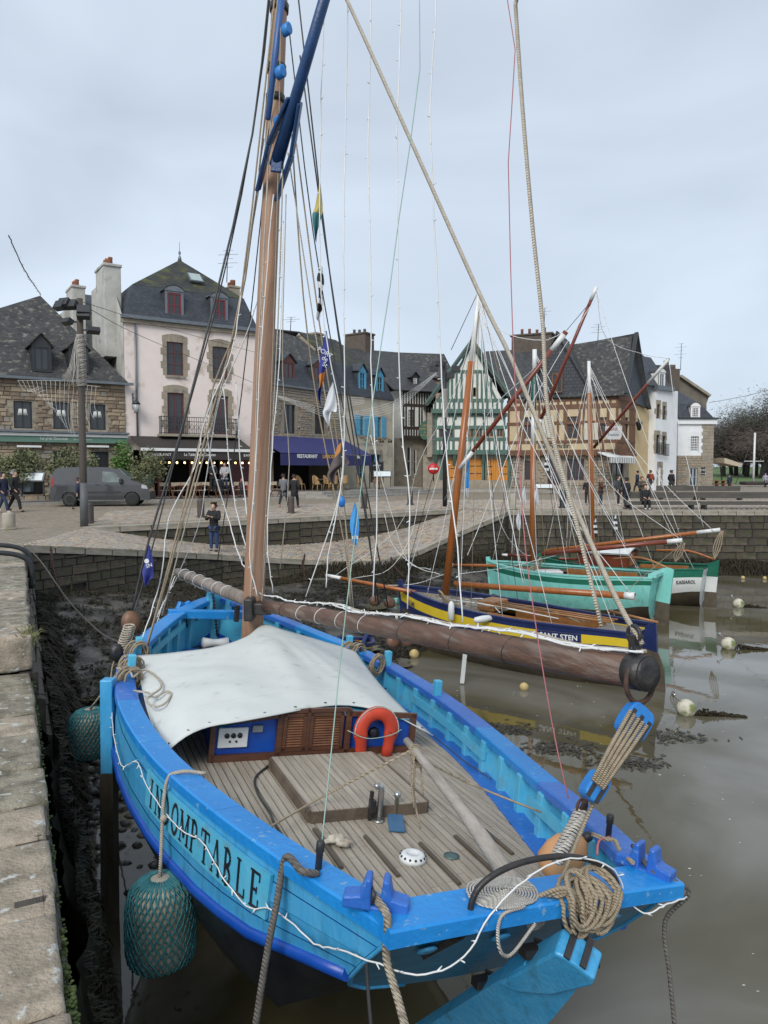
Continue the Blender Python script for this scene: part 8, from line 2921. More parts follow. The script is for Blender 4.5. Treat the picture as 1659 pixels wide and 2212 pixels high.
for k,(a,b)in enumerate((((c2(200,845),c2(640,960)),(c2(740,870),c2(900,860))),((c2(1490,655),c2(1200,860)),(c2(1000,940),c2(760,990))))):
 for i in range(5):
  dv=i*5
  lights('fine white light strands strung over the terrace between the poles',[PY(a[0][0],a[0][1]+dv*.2,40),PY(a[1][0],a[1][1]+dv,39),PY(b[0][0],b[0][1]+dv,38.5),PY(b[1][0],b[1][1]+dv*.6,38)],.006,.02,.7,'fine light strands over the terrace',sm=4)
p2=ground(961,1094)
sp_=thing('lamp_mast','slim grey lamp mast wrapped with white lights before the green house','pole',tuple(p2))
t2=PY(961,782,p2.y)
mb=MB();mb.tube([p2,t2],[.12,.09],10);mb.build('post',m_anth,sp_)
for dx in(-1,-.5,.5,1):mb=MB();mb.box(t2+Vector((dx*.55,-.1,R.uniform(-.7,.0))),(.4,.3,.28));mb.build('floodlight',m_anth,sp_)
mb=MB()
for k in range(30):
 c_=PY(961,lerp(840,900,k/29),p2.y);mb.tube([c_+Vector((.14*math.cos(a),.14*math.sin(a),.04*math.sin(a)))for a in[q/7*6.283 for q in range(7)]],.02,4,closed=True)
mb.build('wrapped_lights',m_ropew,sp_,uv=False)['kind']='stuff'
def bollard(u,v,lab,h=.85,r_=.15,m=m_anth,nm='bollard'):
 p=ground(u,v);o=thing(nm,lab,'bollard',tuple(p))
 mb=MB();mb.lathe([(r_*1.05,0),(r_,.06),(r_,h*.9),(r_*.85,h),(.001,h+.01)],p,(0,0,1),14);mb.build('post',m,o)
 mb=MB();mb.lathe([(r_*1.3,-.01),(r_*1.3,.05),(r_*1.1,.07)],p,(0,0,1),14);mb.build('foot',m,o)
m_rustb=mat('bollard_brown',(.075,.055,.045),(.05,.04,.035),rough=.7)
for u,v,lab in((434,1118,'brown metal bollard next to the standing photographer'),(629,1109,'brown metal bollard beside the walking couple'),(787,1098,'brown metal bollard in front of the terrace steps'),(886,1090,'brown metal bollard facing the side street'),(194,1130,'brown metal bollard just behind the wooden pole')):bollard(u,v,lab,.72,.14,m_rustb)
bollard(20,1165,'weathered granite bollard at the quay corner',.55,.2,m_granite,'granite_bollard');bollard(1107,1100,'short granite bollard above the ramp',.75,.17,m_granite,'granite_bollard');bollard(1216,1097,'black iron bollard by the quay wall',.9,.16)
ld=thing('quay_ladder','black steel ladder with two curved hand rails over the quay edge','ladder',(quay_x(14.6),14.6,0))
for y in(14.2,15.6):
 e=Vector((quay_x(y),y,0));pts=[e+QN*-1.2+Vector((0,0,.0)),e+QN*-1.15+Vector((0,0,.32)),e+QN*-.6+Vector((0,0,.38)),e+QN*-.1+Vector((0,0,.30)),e+QN*.12+Vector((0,0,.08)),e+QN*.1+Vector((0,0,-.35))]
 mb=MB();mb.tube(cat(pts,5),.05,8);mb.build('hand_rail',m_anth,ld)
for k in range(4):
 z=-.3-.3*k;mb=MB();mb.tube([Vector((quay_x(14.2),14.2,z))+QN*.16,Vector((quay_x(15.6),15.6,z))+QN*.16],.025,6);mb.build('rung',m_anth,ld)
m_bench=mat('bench_timber',(.105,.095,.082),(.065,.06,.052),scale=2,rough=.8,bump=.4,stretch=(.5,4,4))
def bench(u0,u1,v,lab,hgt=.55,back=True):
 a,b=ground(u0,v),ground(u1,v);b=Vector((b.x,a.y,a.z));o=thing('bench',lab,'bench',tuple(a),group=None)
 for k in range(2):mb=MB();mb.box((a+b)/2+Vector((0,.1+.24*k,hgt*.62)),(b.x-a.x,.21,.07));mb.build('seat_plank',m_bench,o)
 if back:mb=MB();mb.box((a+b)/2+Vector((0,.55,hgt*.62+.32)),(b.x-a.x,.08,.30));mb.build('backrest',m_bench,o)
 mb=MB();mb.box((a+b)/2+Vector((0,.0,hgt*.52)),(b.x-a.x-.02,.06,.16));mb.build('front_plank',m_bench,o)
 n=max(2,int((b.x-a.x)/3)+1)
 for k in range(n):p=a.lerp(b,(k+.08)/(n-.84));mb=MB();mb.box(p+Vector((0,.25,hgt*.28)),(.1,.5,hgt*.56));mb.build('leg',m_anth,o)
bench(1352,1508,1100,'long low timber bench on the quay where the woman sits');bench(1512,1700,1100,'long low timber bench on the quay by itself');bench(1425,1512,1080,'timber bench with plank back in the row behind');bench(1516,1608,1081,'second timber bench of the row behind, farther along')
m_leafg=mat('leaf_green',(.095,.19,.035),(.06,.13,.028),scale=9,rough=.7);m_leafo=mat('leaf_olive',(.155,.165,.075),(.10,.11,.05),scale=9,rough=.75)
def leaves(c,rx,ry,rz_,n,s=(.05,.11),seed=0):
 rr=random.Random(seed);mb=MB()
 cl=[(rr.gauss(0,.42),rr.gauss(0,.42),rr.gauss(0,.42))for _ in range(14)]
 for i in range(n):
  k=rr.choice(cl);q=Vector((k[0]+rr.gauss(0,.28),k[1]+rr.gauss(0,.28),k[2]+rr.gauss(0,.28)))
  if q.length>1.15:q*=1.1/q.length
  p=Vector(c)+Vector((q.x*rx,q.y*ry,q.z*rz_));d_=Vector((rr.gauss(0,1),rr.gauss(0,1),rr.gauss(.2,1))).normalized();s_=d_.orthogonal().normalized()*rr.uniform(*s)*.5;l_=d_*rr.uniform(*s)
  mb.poly([p,p+l_*.5+s_,p+l_,p+l_*.5-s_])
 return mb
def shrub(lab,u,v0,v1,w_,y,m,pot=None,n=1600,seed=0):
 b=PY(u,v1,y);h=(v1-v0)/1600*y;o=thing('potted_shrub',lab,'plant',tuple(b))
 leaves(b+Vector((0,0,h*.6)),w_/2,w_/2,h*.42,n,(.07,.17),seed).build('foliage',m,o,uv=False,recalc=False)
 mb=MB();mb.tube([b+Vector((0,0,h*.1)),b+Vector((0,0,h*.6))],.04,6)
 for k in range(5):mb.tube([b+Vector((0,0,h*.3)),b+Vector((math.cos(k*1.3)*w_*.3,math.sin(k*1.3)*w_*.3,h*.75))],.02,5)
 mb.build('stem',m_timd,o,uv=False)
 ph=pot or .5
 mb=MB();mb.box(b+Vector((0,0,ph/2)),(.5,.5,ph),taper=1.15);mb.build('planter',mat('planter_slate',(.10,.14,.16),(.08,.11,.125),rough=.6),o,bevel=.02)
shrub('pale variegated shrub in a tall planter beside the director chairs',*(318,968,1068),1.9,40.2,m_leafo,1.1,1500,3);shrub('bright green shrub against the stone house corner',268,960,1062,1.3,41,m_leafg,.5,1200,4);shrub('olive green bush behind the parked van',160,972,1050,2.3,38.6,m_leafo,.5,1500,5);shrub('leafy bush beside the left menu board',60,978,1062,1.6,36.6,m_leafo,.5,1300,6);shrub('tall feathery bush by the glass screen',20,975,1062,1.2,36,m_leafo,.5,900,7)
def board(u,v0,v1,w_,y,lab,m=None,two=True):
 b=PY(u,v1,y);h=(v1-v0)/1600*y;o=thing('menu_board',lab,'board',tuple(b))
 for s_ in(-.45,.45):mb=MB();mb.bar(b+Vector((s_*w_,0,0)),b+Vector((s_*w_,0,h*.7)),.06);mb.build('leg',m_anth,o)
 rm=Matrix.Rotation(-.55,4,'X')
 mb=MB();mb.box(b+Vector((0,0,h*.8)),(w_,.08,h*.45),rm);bd_=mb.build('case',m or m_pgrey,o)
 mb=MB();mb.box(b+Vector((0,-.045,h*.81)),(w_*.88,.02,h*.34),rm);mb.build('sheet',mat('menu_paper',(.62,.68,.68),rough=.5),bd_)
board(71,1020,1072,1.2,36.2,'lit menu stand beside the bins in front of the stone house');board(826,1017,1052,1.25,50,'menu stand at the end of the terrace steps');board(1172,1045,1072,1.5,52,'blue information board in front of the corner inn',m_timb)
for k,x in enumerate((183,225)):
 b=PY(*c1(x,1575),37);bn=thing('waste_bin',('dark waste bin under the lit menu stand','dark waste bin beside its twin, nearer the van')[k],'bin',tuple(b));mb=MB();mb.lathe([(.32,0),(.38,.95),(.40,1.0),(.30,1.06),(.001,1.08)],b,(0,0,1),14);mb.build('barrel',m_anth,bn);mb=MB();mb.lathe([(.385,.8),(.405,.82),(.405,.88),(.385,.9)],b,(0,0,1),14);mb.build('rim',m_pgrey,bn)
ne=thing('no_entry_sign','round red no entry sign at the mouth of the side street','sign',tuple(PY(*c2(1466,1545),56)))
mb=MB();a,b=PY(*c2(1466,1545),56),PY(*c2(1466,1420),56);mb.tube([a,b],.05,8);mb.build('post',m_anth,ne)
mb=MB();c_=PY(*c2(1466,1443),55.9);mb.lathe([(.001,.03),(.42,.03),(.42,-.02)],c_,(0,-1,0),24);mb.build('disc',mat('sign_red',(.55,.02,.025),rough=.4),ne)
mb=MB();mb.box(c_+Vector((0,-.035,0)),(.6,.01,.13));mb.build('bar',m_wpaint,ne)
bk_=F3.R(c2,945,1388,1055,1455,2.0);o=thing('chalk_board','black chalk menu screen beside the blue shop door','board',tuple(F3.P(bk_[0],.6,2.0)));mb=MB();F3.box(mb,bk_[0],bk_[1],bk_[2]-.1,bk_[3],1.97,2.03);cbd=mb.build('panel',m_anth,o);sign_text(F3,cbd,'lettering','LA BOISSERIE',.16,m_letter,(bk_[0]+bk_[1])/2,bk_[3]-.25,2.035)
for s_ in(bk_[0],bk_[1]):mb=MB();mb.bar(F3.P(s_,.6,2.0),F3.P(s_,bk_[3]+.1,2.0),.06);mb.build('leg',m_anth,o)
m_chw=mat('chair_wood',(.22,.10,.05),(.16,.07,.035),rough=.6);m_chc=mat('chair_canvas',(.46,.39,.28),(.40,.34,.245),rough=.85);m_rat=mat('rattan',(.44,.28,.12),(.33,.20,.085),scale=30,rough=.6,bump=.5)
def director(parent):
 for sd in(-1,1):
  mb=MB();x=sd*.26;mb.bar((x,-.22,0),(x,.22,.46),.035);mb.bar((x,.22,0),(x,-.22,.46),.035);mb.build('leg',m_chw,parent,world=False,uv=False)
  mb=MB();mb.bar((x,-.24,.66),(x,.24,.66),.05,.03);mb.bar((x,.22,.44),(x,.24,.92),.03);mb.bar((x,-.2,.44),(x,-.2,.65),.03);mb.build('arm',m_chw,parent,world=False,uv=False)
 mb=MB();mb.box((0,0,.46),(.5,.42,.02));mb.build('seat',m_chc,parent,world=False);mb=MB();mb.box((0,.235,.80),(.52,.02,.2));mb.build('backrest',m_chc,parent,world=False)
def armchair(parent):
 mb=MB();mb.lathe([(.22,.42),(.25,.45),(.24,.47),(.001,.475)],(0,0,0),(0,0,1),14);mb.build('seat',m_rat,parent,world=False)
 mb=MB();mb.grid(lambda a,b:((.30+.03*b)*math.cos(lerp(.25,2.9,a)),.28*math.sin(lerp(.25,2.9,a)),.47+b*(.12+.40*math.sin(math.pi*a)**.7)),12,3);bk=mb.build('backrest',m_rat,parent,world=False);bk.modifiers.new('solid','SOLIDIFY').thickness=.03
 for x in(-.18,.18):
  for y in(-.18,.18):mb=MB();mb.tube([(x,y,.44),(x*1.2,y*1.2,0)],.018,6);mb.build('leg',m_rat,parent,world=False)
def copies(name,make,labs,spots,group):
 src=None
 for i,(p,rz_)in enumerate(spots):
  o=thing(name,labs,name.split('_')[-1],tuple(p),rz_,group)
  if src is None:make(o);src=o
  else:
   for c in list(src.children):
    q=c.copy();COL.objects.link(q);q.parent=o
zt_=.33
copies('director_chair',director,'wooden director chair with canvas seat under the brown awning',[(F1.P(a,zt_,o_),F1.th+r_)for a,o_,r_ in((2.0,2.9,.1),(2.6,2.0,3.1),(3.2,3.0,.2),(3.8,2.1,3.0),(4.4,3.1,0),(5.0,2.0,3.2),(5.5,3.1,-.2),(6.1,2.2,2.9),(6.7,3.0,.2),(7.3,2.1,3.1),(7.8,3.0,.1),(1.5,2.2,2.8))],'director chairs on the terrace')
def table(parent):
 mb=MB();mb.lathe([(.001,.72),(.34,.72),(.34,.745),(.001,.75)],(0,0,0),(0,0,1),16);mb.build('table_top',m_chw,parent,world=False);mb=MB();mb.lathe([(.22,0),(.2,.03),(.03,.05),(.03,.72)],(0,0,0),(0,0,1),10);mb.build('pedestal',m_anth,parent,world=False)
copies('bistro_table',table,'small round bistro table among the director chairs',[(F1.P(a,zt_,2.55),0)for a in(2.3,3.5,4.7,5.8,7.0)],'bistro tables under the brown awning')
copies('rattan_armchair',armchair,'round backed rattan armchair on the stepped terrace',[(F3.P(a,.6,o_),F3.th+r_)for a,o_,r_ in((.6,3.2,0),(1.4,3.8,3.0),(2.0,2.9,.3),(2.7,3.6,2.9),(4.9,3.4,.4),(6.6,3.4,2.8),(7.6,3.0,.3),(.2,2.2,.2),(3.3,2.4,.1))],'rattan chairs on the stepped terrace')
copies('bistro_table',table,'small bistro table among the rattan armchairs',[(F3.P(a,.6,o_),0)for a,o_ in((1.0,3.3),(2.4,3.2),(7.1,3.3),(3.9,3.0))],'bistro tables on the stepped terrace')
sk=thing('stacked_chairs','leaning stack of folded rattan chairs beside the planter','chairs',tuple(F1.P(.2,.33,2.3)))
for k in range(6):
 for j in range(4):mb=MB();c_=F1.P(-.9+.32*k,.5+.28*j,2.4-.05*j);mb.tube(cat([c_+F1.d*-.2,c_+F1.d*-.16+Vector((0,0,.2)),c_+F1.d*.14+Vector((0,0,.16)),c_+F1.d*.22+Vector((0,0,-.12))],4),.025,5);mb.build('chair_frame',m_rat,sk,uv=False)
 # ---- van
m_van=mat('van_grey',(.048,.050,.054),(.054,.056,.06),scale=2,rough=.22,coat=.8);m_tyre=mat('tyre',(.02,.02,.02),rough=.8);m_vpl=mat('van_plastic',(.03,.03,.032),rough=.6)
vc=PZ(226,1088,.2);vc=PY(226,1088,35.9);vc.z=.2
van=thing('parked_van','dark grey panel van parked before the stone house','van',M=Matrix.Translation(vc)@Matrix.Rotation(rad(10),4,'Z')@Matrix.Scale(1.02,4))
prof=[(-2.16,.32),(-2.22,.6),(-2.17,1.05),(-2.10,1.5),(-1.98,1.74),(-1.8,1.80),(-.6,1.83),(.3,1.81),(.72,1.73),(1.10,1.45),(1.38,1.20),(1.62,1.12),(2.0,1.0),(2.16,.84),(2.22,.6),(2.18,.32)]
wv=lambda z:.92 if z<1.0 else lerp(.92,.76,(z-1.0)/.82)
mb=MB();mb.smooth=True
def vsec(x):
 for a,b in zip(prof[1:],prof[2:]):
  if a[0]<=x<=b[0]:return lerp(a[1],b[1],(x-a[0])/(b[0]-a[0]))
 return .6
xs=[-2.2+4.4*i/110 for i in range(111)]
for sd in(-1,1):
 for a,b in zip(xs,xs[1:]):
  za,zb=vsec(a),vsec(b)
  for k in range(20):
   q=[(x,sd*wv(lerp(.28,z,t)),lerp(.28,z,t))for x,z,t in((a,za,k/20),(b,zb,k/20),(b,zb,(k+1)/20),(a,za,(k+1)/20))]
   cx_=(a+b)/2;cz_=(q[0][2]+q[2][2])/2
   if min(math.hypot(cx_-w_,cz_-.32)for w_ in(-1.36,1.40))<.36:continue
   mb.poly(q)
for a,b in zip(xs,xs[1:]):mb.poly([(a,-wv(vsec(a)),vsec(a)),(b,-wv(vsec(b)),vsec(b)),(b,wv(vsec(b)),vsec(b)),(a,wv(vsec(a)),vsec(a))])
mb.poly([(-2.2,-.92,.32),(-2.2,.92,.32),(-2.2,wv(vsec(-2.2)),vsec(-2.2)),(-2.2,-wv(vsec(-2.2)),vsec(-2.2))]);mb.poly([(2.2,-.92,.32),(2.2,.92,.32),(2.2,.9,vsec(2.2)),(2.2,-.9,vsec(2.2))])
vb=mb.build('body',m_van,van,world=False,uv=False)
def vpanel(name,pts,m,off=.006,par=None):
 mb=MB();mb.prism([(x,-wv(z)-off,z)for x,z in pts],(0,.01,0));return mb.build(name,m,par or van,world=False,uv=False)
m_vgl=mat('van_glass',(.20,.235,.225),(.09,.105,.10),scale=1.5,rough=.12,spec=.7)  # pale greenish reflection is put into the glass base colour
vpanel('side_window',[(.08,1.12),(.98,1.12),(.70,1.50),(.55,1.60),(.08,1.62)],m_vgl);vpanel('side_panel',[(-1.55,1.14),(-.10,1.14),(-.10,1.62),(-1.45,1.62),(-1.6,1.5)],mat('van_grey_dark',(.055,.057,.06),rough=.3))
mb=MB();mb.prism([(1.32,-.72,1.26),(1.32,.72,1.26),(.74,.64,1.735),(.74,-.64,1.735)],(.02,0,.02));mb.build('windscreen',m_vgl,van,world=False)
vpanel('door_seam',[(.0,.45),(.015,.45),(.015,1.72),(.0,1.72)],m_tyre,.004);vpanel('door_seam',[(1.05,.5),(1.065,.5),(1.065,1.2),(1.05,1.2)],m_tyre,.004);vpanel('sill_moulding',[(-.9,.36),(.95,.36),(.95,.5),(-.9,.5)],m_vpl,.02);vpanel('rubbing_strip',[(-.95,.62),(.9,.62),(.9,.70),(-.95,.70)],m_vpl,.015)
for x in(-.22,.2):vpanel('door_handle',[(x,1.0),(x+.16,1.0),(x+.16,1.04),(x,1.04)],m_vpl,.03)
vpanel('tail_light',[(-2.14,.95),(-2.03,.95),(-2.03,1.32),(-2.12,1.32)],mat('tail_red',(.35,.02,.02),rough=.2),.012);vpanel('headlight',[(1.82,.84),(2.1,.8),(2.06,.95),(1.84,1.02)],mat('headlight_clear',(.45,.47,.48),rough=.1),.012)
mb=MB();mb.box((2.12,0,.45),(.24,1.8,.32));mb.build('front_bumper',m_vpl,van,world=False,bevel=.05);mb=MB();mb.box((-2.17,0,.47),(.2,1.82,.32));mb.build('rear_bumper',m_vpl,van,world=False,bevel=.05)
mb=MB();mb.box((.92,-1.0,1.18),(.14,.2,.24));mb.build('mirror',m_vpl,van,world=False,bevel=.04)
for x in(-1.36,1.40):
 for sd in(-1,1):
  mb=MB();mb.lathe([(.2,-.1),(.315,-.1),(.325,0),(.315,.1),(.2,.1)],(x,sd*.82,.325),(0,1,0),24);wh=mb.build('wheel',m_tyre,van,world=False)
  mb=MB();mb.lathe([(.001,.09),(.06,.1),(.19,.085),(.205,.105),(.215,.06)],(x,sd*.82,.325),(0,sd,0),20);mb.build('rim',mat('rim_grey',(.34,.34,.34),rough=.4)if x<0 else m_vpl,wh,world=False)
  # ---- people
m_skin=mat('skin',(.50,.30,.22),(.46,.27,.20),rough=.6)
def cloth(c):return mat('cloth_%d_%d_%d'%tuple(int(x*999)for x in c),c,tuple(x*.7 for x in c),scale=14,rough=.85,bump=.4,bscale=30)
def skin(name,V,E,m,parent,sub=1):
 me=bpy.data.meshes.new(name);me.from_pydata([v[0]for v in V],E,[]);me.materials.append(m);o=bpy.data.objects.new(name,me);COL.objects.link(o);o.parent=parent
 md=o.modifiers.new('skin','SKIN');md.use_smooth_shade=True
 for i,d in enumerate(me.skin_vertices[0].data):
  r_=V[i][1];d.radius=r_ if isinstance(r_,tuple)else(r_,r_);d.use_root=i==0
 o.modifiers.new('sub','SUBSURF').levels=sub;o.modifiers['sub'].render_levels=sub
 return o
def person(lab,u,vh,vf,face,coat,trou,hair,pose='stand',arms='down',long_=False,hat=None,shoe=(.03,.03,.03),base=None,extra=0.0,sc=1.0):
 p=base or ground(u,vf,extra=extra);h=(vf-vh)/1600*p.y*sc
 if pose=='sit':h*=1.33
 o=thing('person',lab,'person',M=Matrix.Translation(p)@Matrix.Rotation(rad(face),4,'Z')@Matrix.Scale(h,4))
 dz=-.24 if pose=='sit' else 0
 pz=.52+dz
 S=lambda x,y,z:(x,y,z+dz)
 st={'stand':.015,'walk':.11,'sit':0}[pose]
 kn,an,hp={},{},{}
 for sd in(-1,1):
  f=st*sd;hp[sd]=(sd*.052,0,pz-.02)
  if pose=='sit':kn[sd]=(sd*.07,.22,.27);an[sd]=(sd*.06,.2,.04)
  else:kn[sd]=(sd*.055,f*.9+.015,.285);an[sd]=(sd*.055,f*1.35-(.04 if pose=='walk' and sd<0 else 0),.045+(.04 if pose=='walk' and sd<0 else 0))
 sh={sd:S(sd*.105,-.005,.805)for sd in(-1,1)}
 el,wr={},{}
 for sd in(-1,1):
  if arms=='phone':el[sd]=S(sd*.14,.05,.66);wr[sd]=S(sd*.045,.19,.72)
  elif arms=='hold':el[sd]=S(sd*.14,.02,.65);wr[sd]=S(sd*.07,.15,.60)
  elif arms=='pocket':el[sd]=S(sd*.165,-.03,.65);wr[sd]=S(sd*.12,.05,.53)
  else:w_=st*-sd*.8;el[sd]=S(sd*.14,w_*.5-.01,.655);wr[sd]=S(sd*.145,w_+.03,.52)
 V=[((0,0,pz),(.07,.055)),(S(0,0,.66),(.075,.055)),(S(0,-.005,.78),(.085,.055)),(S(0,0,.845),.034),(S(0,.012,.90),(.043,.05)),(S(0,.008,.955),(.045,.052)),(S(0,.0,.985),(.03,.034)),(S(0,.068,.905),.010)]
 E=[(0,1),(1,2),(2,3),(3,4),(4,5),(5,6),(4,7)]
 for sd in(-1,1):
  n=len(V);hd=Vector(wr[sd])+(Vector(wr[sd])-Vector(el[sd])).normalized()*.045
  V+=[(sh[sd],.04),(el[sd],.03),(wr[sd],.019),(tuple(hd),(.02,.012))];E+=[(2,n),(n,n+1),(n+1,n+2),(n+2,n+3)]
  d_=(hd-Vector(wr[sd])).normalized();s_=d_.orthogonal().normalized()
  for k in range(5):
   t=Vector(hd)+d_*(.038,.044,.046,.042,.018)[k]+s_*(-.015,-.005,.005,.014,-.03)[k];V.append((tuple(t),.0055));E.append((n+3,len(V)-1))
  n=len(V);V+=[(hp[sd],.055),(kn[sd],.037),(an[sd],.024),((an[sd][0],an[sd][1]+.075,.018),.018)];E+=[(0,n),(n,n+1),(n+1,n+2),(n+2,n+3)]
 skin('body',V,E,m_skin,o)
 V=[((0,0,pz-(.0 if not long_ else .02)),(.105,.085)),(S(0,0,.64),(.10,.085)),(S(0,-.005,.76),(.108,.08)),(S(0,0,.825),(.06,.058)),(S(0,.0,.85),(.048,.048))];E=[(0,1),(1,2),(2,3),(3,4)]
 if long_:V.append(((0,.03 if pose=='sit' else 0,pz-(.10 if pose=='sit' else .19)),(.125,.11)));E.append((0,5))
 else:V.append(((0,0,pz-.05),(.10,.085)));E.append((0,5))
 for sd in(-1,1):n=len(V);V+=[(sh[sd],.055),(el[sd],.046),(tuple(Vector(el[sd]).lerp(Vector(wr[sd]),.92)),.034)];E+=[(2,n),(n,n+1),(n+1,n+2)]
 skin('coat',V,E,cloth(coat),o)
 V=[((0,0,pz-.01),(.085,.07))];E=[]
 for sd in(-1,1):n=len(V);V+=[(hp[sd][:2]+(hp[sd][2]-.02,),.062),(kn[sd],.046),((an[sd][0],an[sd][1],an[sd][2]+.0),.036)];E+=[(0,n),(n,n+1),(n+1,n+2)]
 skin('trousers',V,E,cloth(trou),o)
 for sd in(-1,1):a=an[sd];skin('shoe',[((a[0],a[1]-.01,a[2]-.012),.03),((a[0],a[1]+.04,max(.024,a[2]-.022)),.027),((a[0],a[1]+.09,max(.02,a[2]-.026)),.020)],[(0,1),(1,2)],cloth(shoe),o)
 skin('hat' if hat else 'hair',[(S(0,-.012,.955),(.052,.054)),(S(0,-.008,.985),(.042,.044)),(S(0,-.03,.92),(.043,.036))]+([(S(0,-.01,1.03),.022)]if hat else[]),[(0,1),(0,2)]+([(1,3)]if hat else[]),cloth(hat or hair),o)
 return o
K,NV,DN,GR,BR=(.018,.018,.02),(.022,.028,.06),(.025,.04,.085),(.2,.2,.21),(.10,.045,.025)
H_=(.045,.03,.02)
pm_=Vector(PY(463,1193,26.0));pm_.z=-.94
ph_=person('man in black puffer jacket and jeans photographing on the slipway',463,1087,1193,165,K,(.03,.06,.15),H_,'stand','phone',base=pm_)
mb=MB();mb.box((0,.235,.735),(.085,.012,.042));mb.build('phone',m_black,ph_,world=False)
person('walker in navy coat and dark beanie, arm in arm on the plaza',8,1020,1108,-100,NV,DN,H_,'walk','pocket',hat=(.05,.05,.05),shoe=(.5,.5,.48));person('walker in black puffer with grey red bobbled beanie',33,1016,1106,-85,K,K,H_,'walk','pocket',hat=(.28,.26,.26))
person('child in navy coat half hidden by the wooden pole',170,1032,1103,-60,NV,K,H_,'walk',hat=(.08,.06,.06))
for a in(('woman in black coat standing under the brown awning',460,998,1062,-160,K,K,BR),('woman in pale grey jacket holding a cup by the pushchair',486,1000,1063,170,(.42,.41,.42),DN,H_)):person(*a,'stand','hold',base=PY(a[1],1062,41.2)*1,sc=1.0)
person('small child in red hat before the terrace',522,1034,1071,180,(.05,.03,.04),K,H_,hat=(.5,.06,.06),base=PY(522,1071,40.5));person('small red father christmas figure on the pavement',537,1045,1070,180,(.45,.03,.03),(.45,.03,.03),(.6,.6,.6),hat=(.5,.03,.03),base=PY(537,1070,40.5))
person('walker in long grey herringbone coat seen from behind',613,1024,1096,-20,(.16,.17,.185),K,H_,'walk','hold',True,shoe=(.4,.35,.3));person('walker in long black coat beside the grey coat',636,1025,1097,-15,K,K,H_,'walk','pocket',True)
person('person in dark clothes behind the varnished mast',1269,1033,1091,150,K,K,H_,'stand','pocket',shoe=(.5,.5,.5));person('person in brown puffer and beanie looking at a phone',1297,1031,1094,-110,(.095,.042,.025),DN,H_,'stand','phone',hat=(.35,.2,.17),shoe=(.6,.6,.6))
person('man in long dark grey jacket facing his friends',1335,1027,1092,-120,(.055,.06,.06),K,H_,'stand','down',True,shoe=(.6,.6,.6));person('man in black jacket with his back to the harbour',1352,1032,1099,30,(.02,.022,.03),(.05,.05,.055),(.02,.02,.02),shoe=K)
person('person in navy hooded coat walking by the corner inn',1376,1017,1065,60,NV,NV,(.02,.02,.02),'walk','pocket');person('woman in olive jacket looking down at her phone',1386,1030,1085,-170,(.075,.07,.055),K,BR,'stand','phone');bp_=person('person with rust red backpack walking away',1404,1016,1064,10,(.07,.04,.035),DN,BR,'walk')
mb=MB();mb.box((0,-.12,.72),(.17,.1,.24));mb.build('backpack',cloth((.32,.06,.035)),bp_,world=False,bevel=.03)
sp2=ground(1393,1100);sp2.y+=.0
person('seated woman in long black puffer coat on the quay bench',1393,1047,1100,180,K,K,BR,'sit','hold',True,shoe=(.7,.7,.7),base=sp2)
person('man in black jacket and khaki trousers crossing the square',1450,1016,1068,-70,K,(.09,.085,.055),H_,'walk','pocket');person('distant walker in navy parka',1575,1024,1060,20,NV,K,(.02,.02,.02),'walk','pocket');person('distant walker in pale checked long coat and blue hat',1653,1022,1054,160,(.36,.36,.44),K,H_,'walk','pocket',True,hat=(.03,.05,.3))
st_=thing('pushchair','black pushchair beside the two women on the terrace','pushchair',tuple(PY(472,1063,40.6)))
for x,y in((-.2,-.3),(.2,-.3),(-.2,.3),(.2,.3)):mb=MB();mb.lathe([(.1,-.02),(.13,-.02),(.13,.02),(.1,.02)],(x,y,.13),(1,0,0),12);mb.build('wheel',m_tyre,st_,world=False)
mb=MB();mb.box((0,0,.5),(.4,.55,.4));mb.build('seat',cloth(K),st_,world=False,bevel=.1);mb=MB();mb.tube([(-.2,-.3,.13),(-.2,.35,1.0),(.2,.35,1.0),(.2,-.3,.13)],.015,6);mb.build('handle',m_anth,st_,world=False)
# ---- far bank: grass, trees, a yacht
mb=MB();mb.poly([(30,86,.24),(140,86,.24),(220,300,3),(40,300,3),(34,120,.9)]);struct(mb.build('grass_bank',m_grass))
m_tw=[mat('twigs_%d'%i,c,tuple(x*.6 for x in c),scale=.8,rough=.9)for i,c in enumerate(((.085,.075,.060),(.075,.070,.055),(.105,.078,.062),(.068,.072,.05)))]
m_bark=mat('bark',(.07,.06,.05),(.045,.04,.033),scale=3,rough=.9)
def tree(u,vt,y,w_,lab,mi,seed):
 rr=random.Random(seed);b=PY(u,1042,y);b.z=.6 if y>100 else .3;h=PY(u,vt,y).z-b.z;o=thing('bare_tree',lab,'tree',tuple(b),group='winter trees on the far bank')
 mb=MB();mb.tube([b,b+Vector((rr.uniform(-.3,.3),0,h*.35)),b+Vector((rr.uniform(-.5,.5),0,h*.8))],[.4,.3,.08],8);tips=[]
 for k in range(26):
  z0=rr.uniform(.22,.75);a=rr.uniform(0,6.283);p=b+Vector((0,0,h*z0));q=p+Vector((math.cos(a)*w_*.5*rr.uniform(.4,1)*(1.25-z0),math.sin(a)*w_*.5*rr.uniform(.4,1),h*rr.uniform(.12,.3)));m_=p.lerp(q,.5)+Vector((0,0,-h*.02));mb.tube([p,m_,q],[.13,.08,.03],5);tips+=[q,m_,p.lerp(q,.75)]
 mb.build('trunk',m_bark,o,uv=False)
 mb=MB()
 for i in range(5200):
  t=rr.choice(tips);p=t+Vector((rr.gauss(0,w_*.10),rr.gauss(0,w_*.10),rr.gauss(0,h*.07)));d_=Vector((rr.gauss(0,1),rr.gauss(0,1),rr.gauss(.5,.8))).normalized()*rr.uniform(.3,.9);s_=d_.orthogonal().normalized()*rr.uniform(.02,.07);mb.poly([p-s_,p+s_,p+d_])
 mb.build('crown',m_tw[mi],o,uv=False,recalc=False)
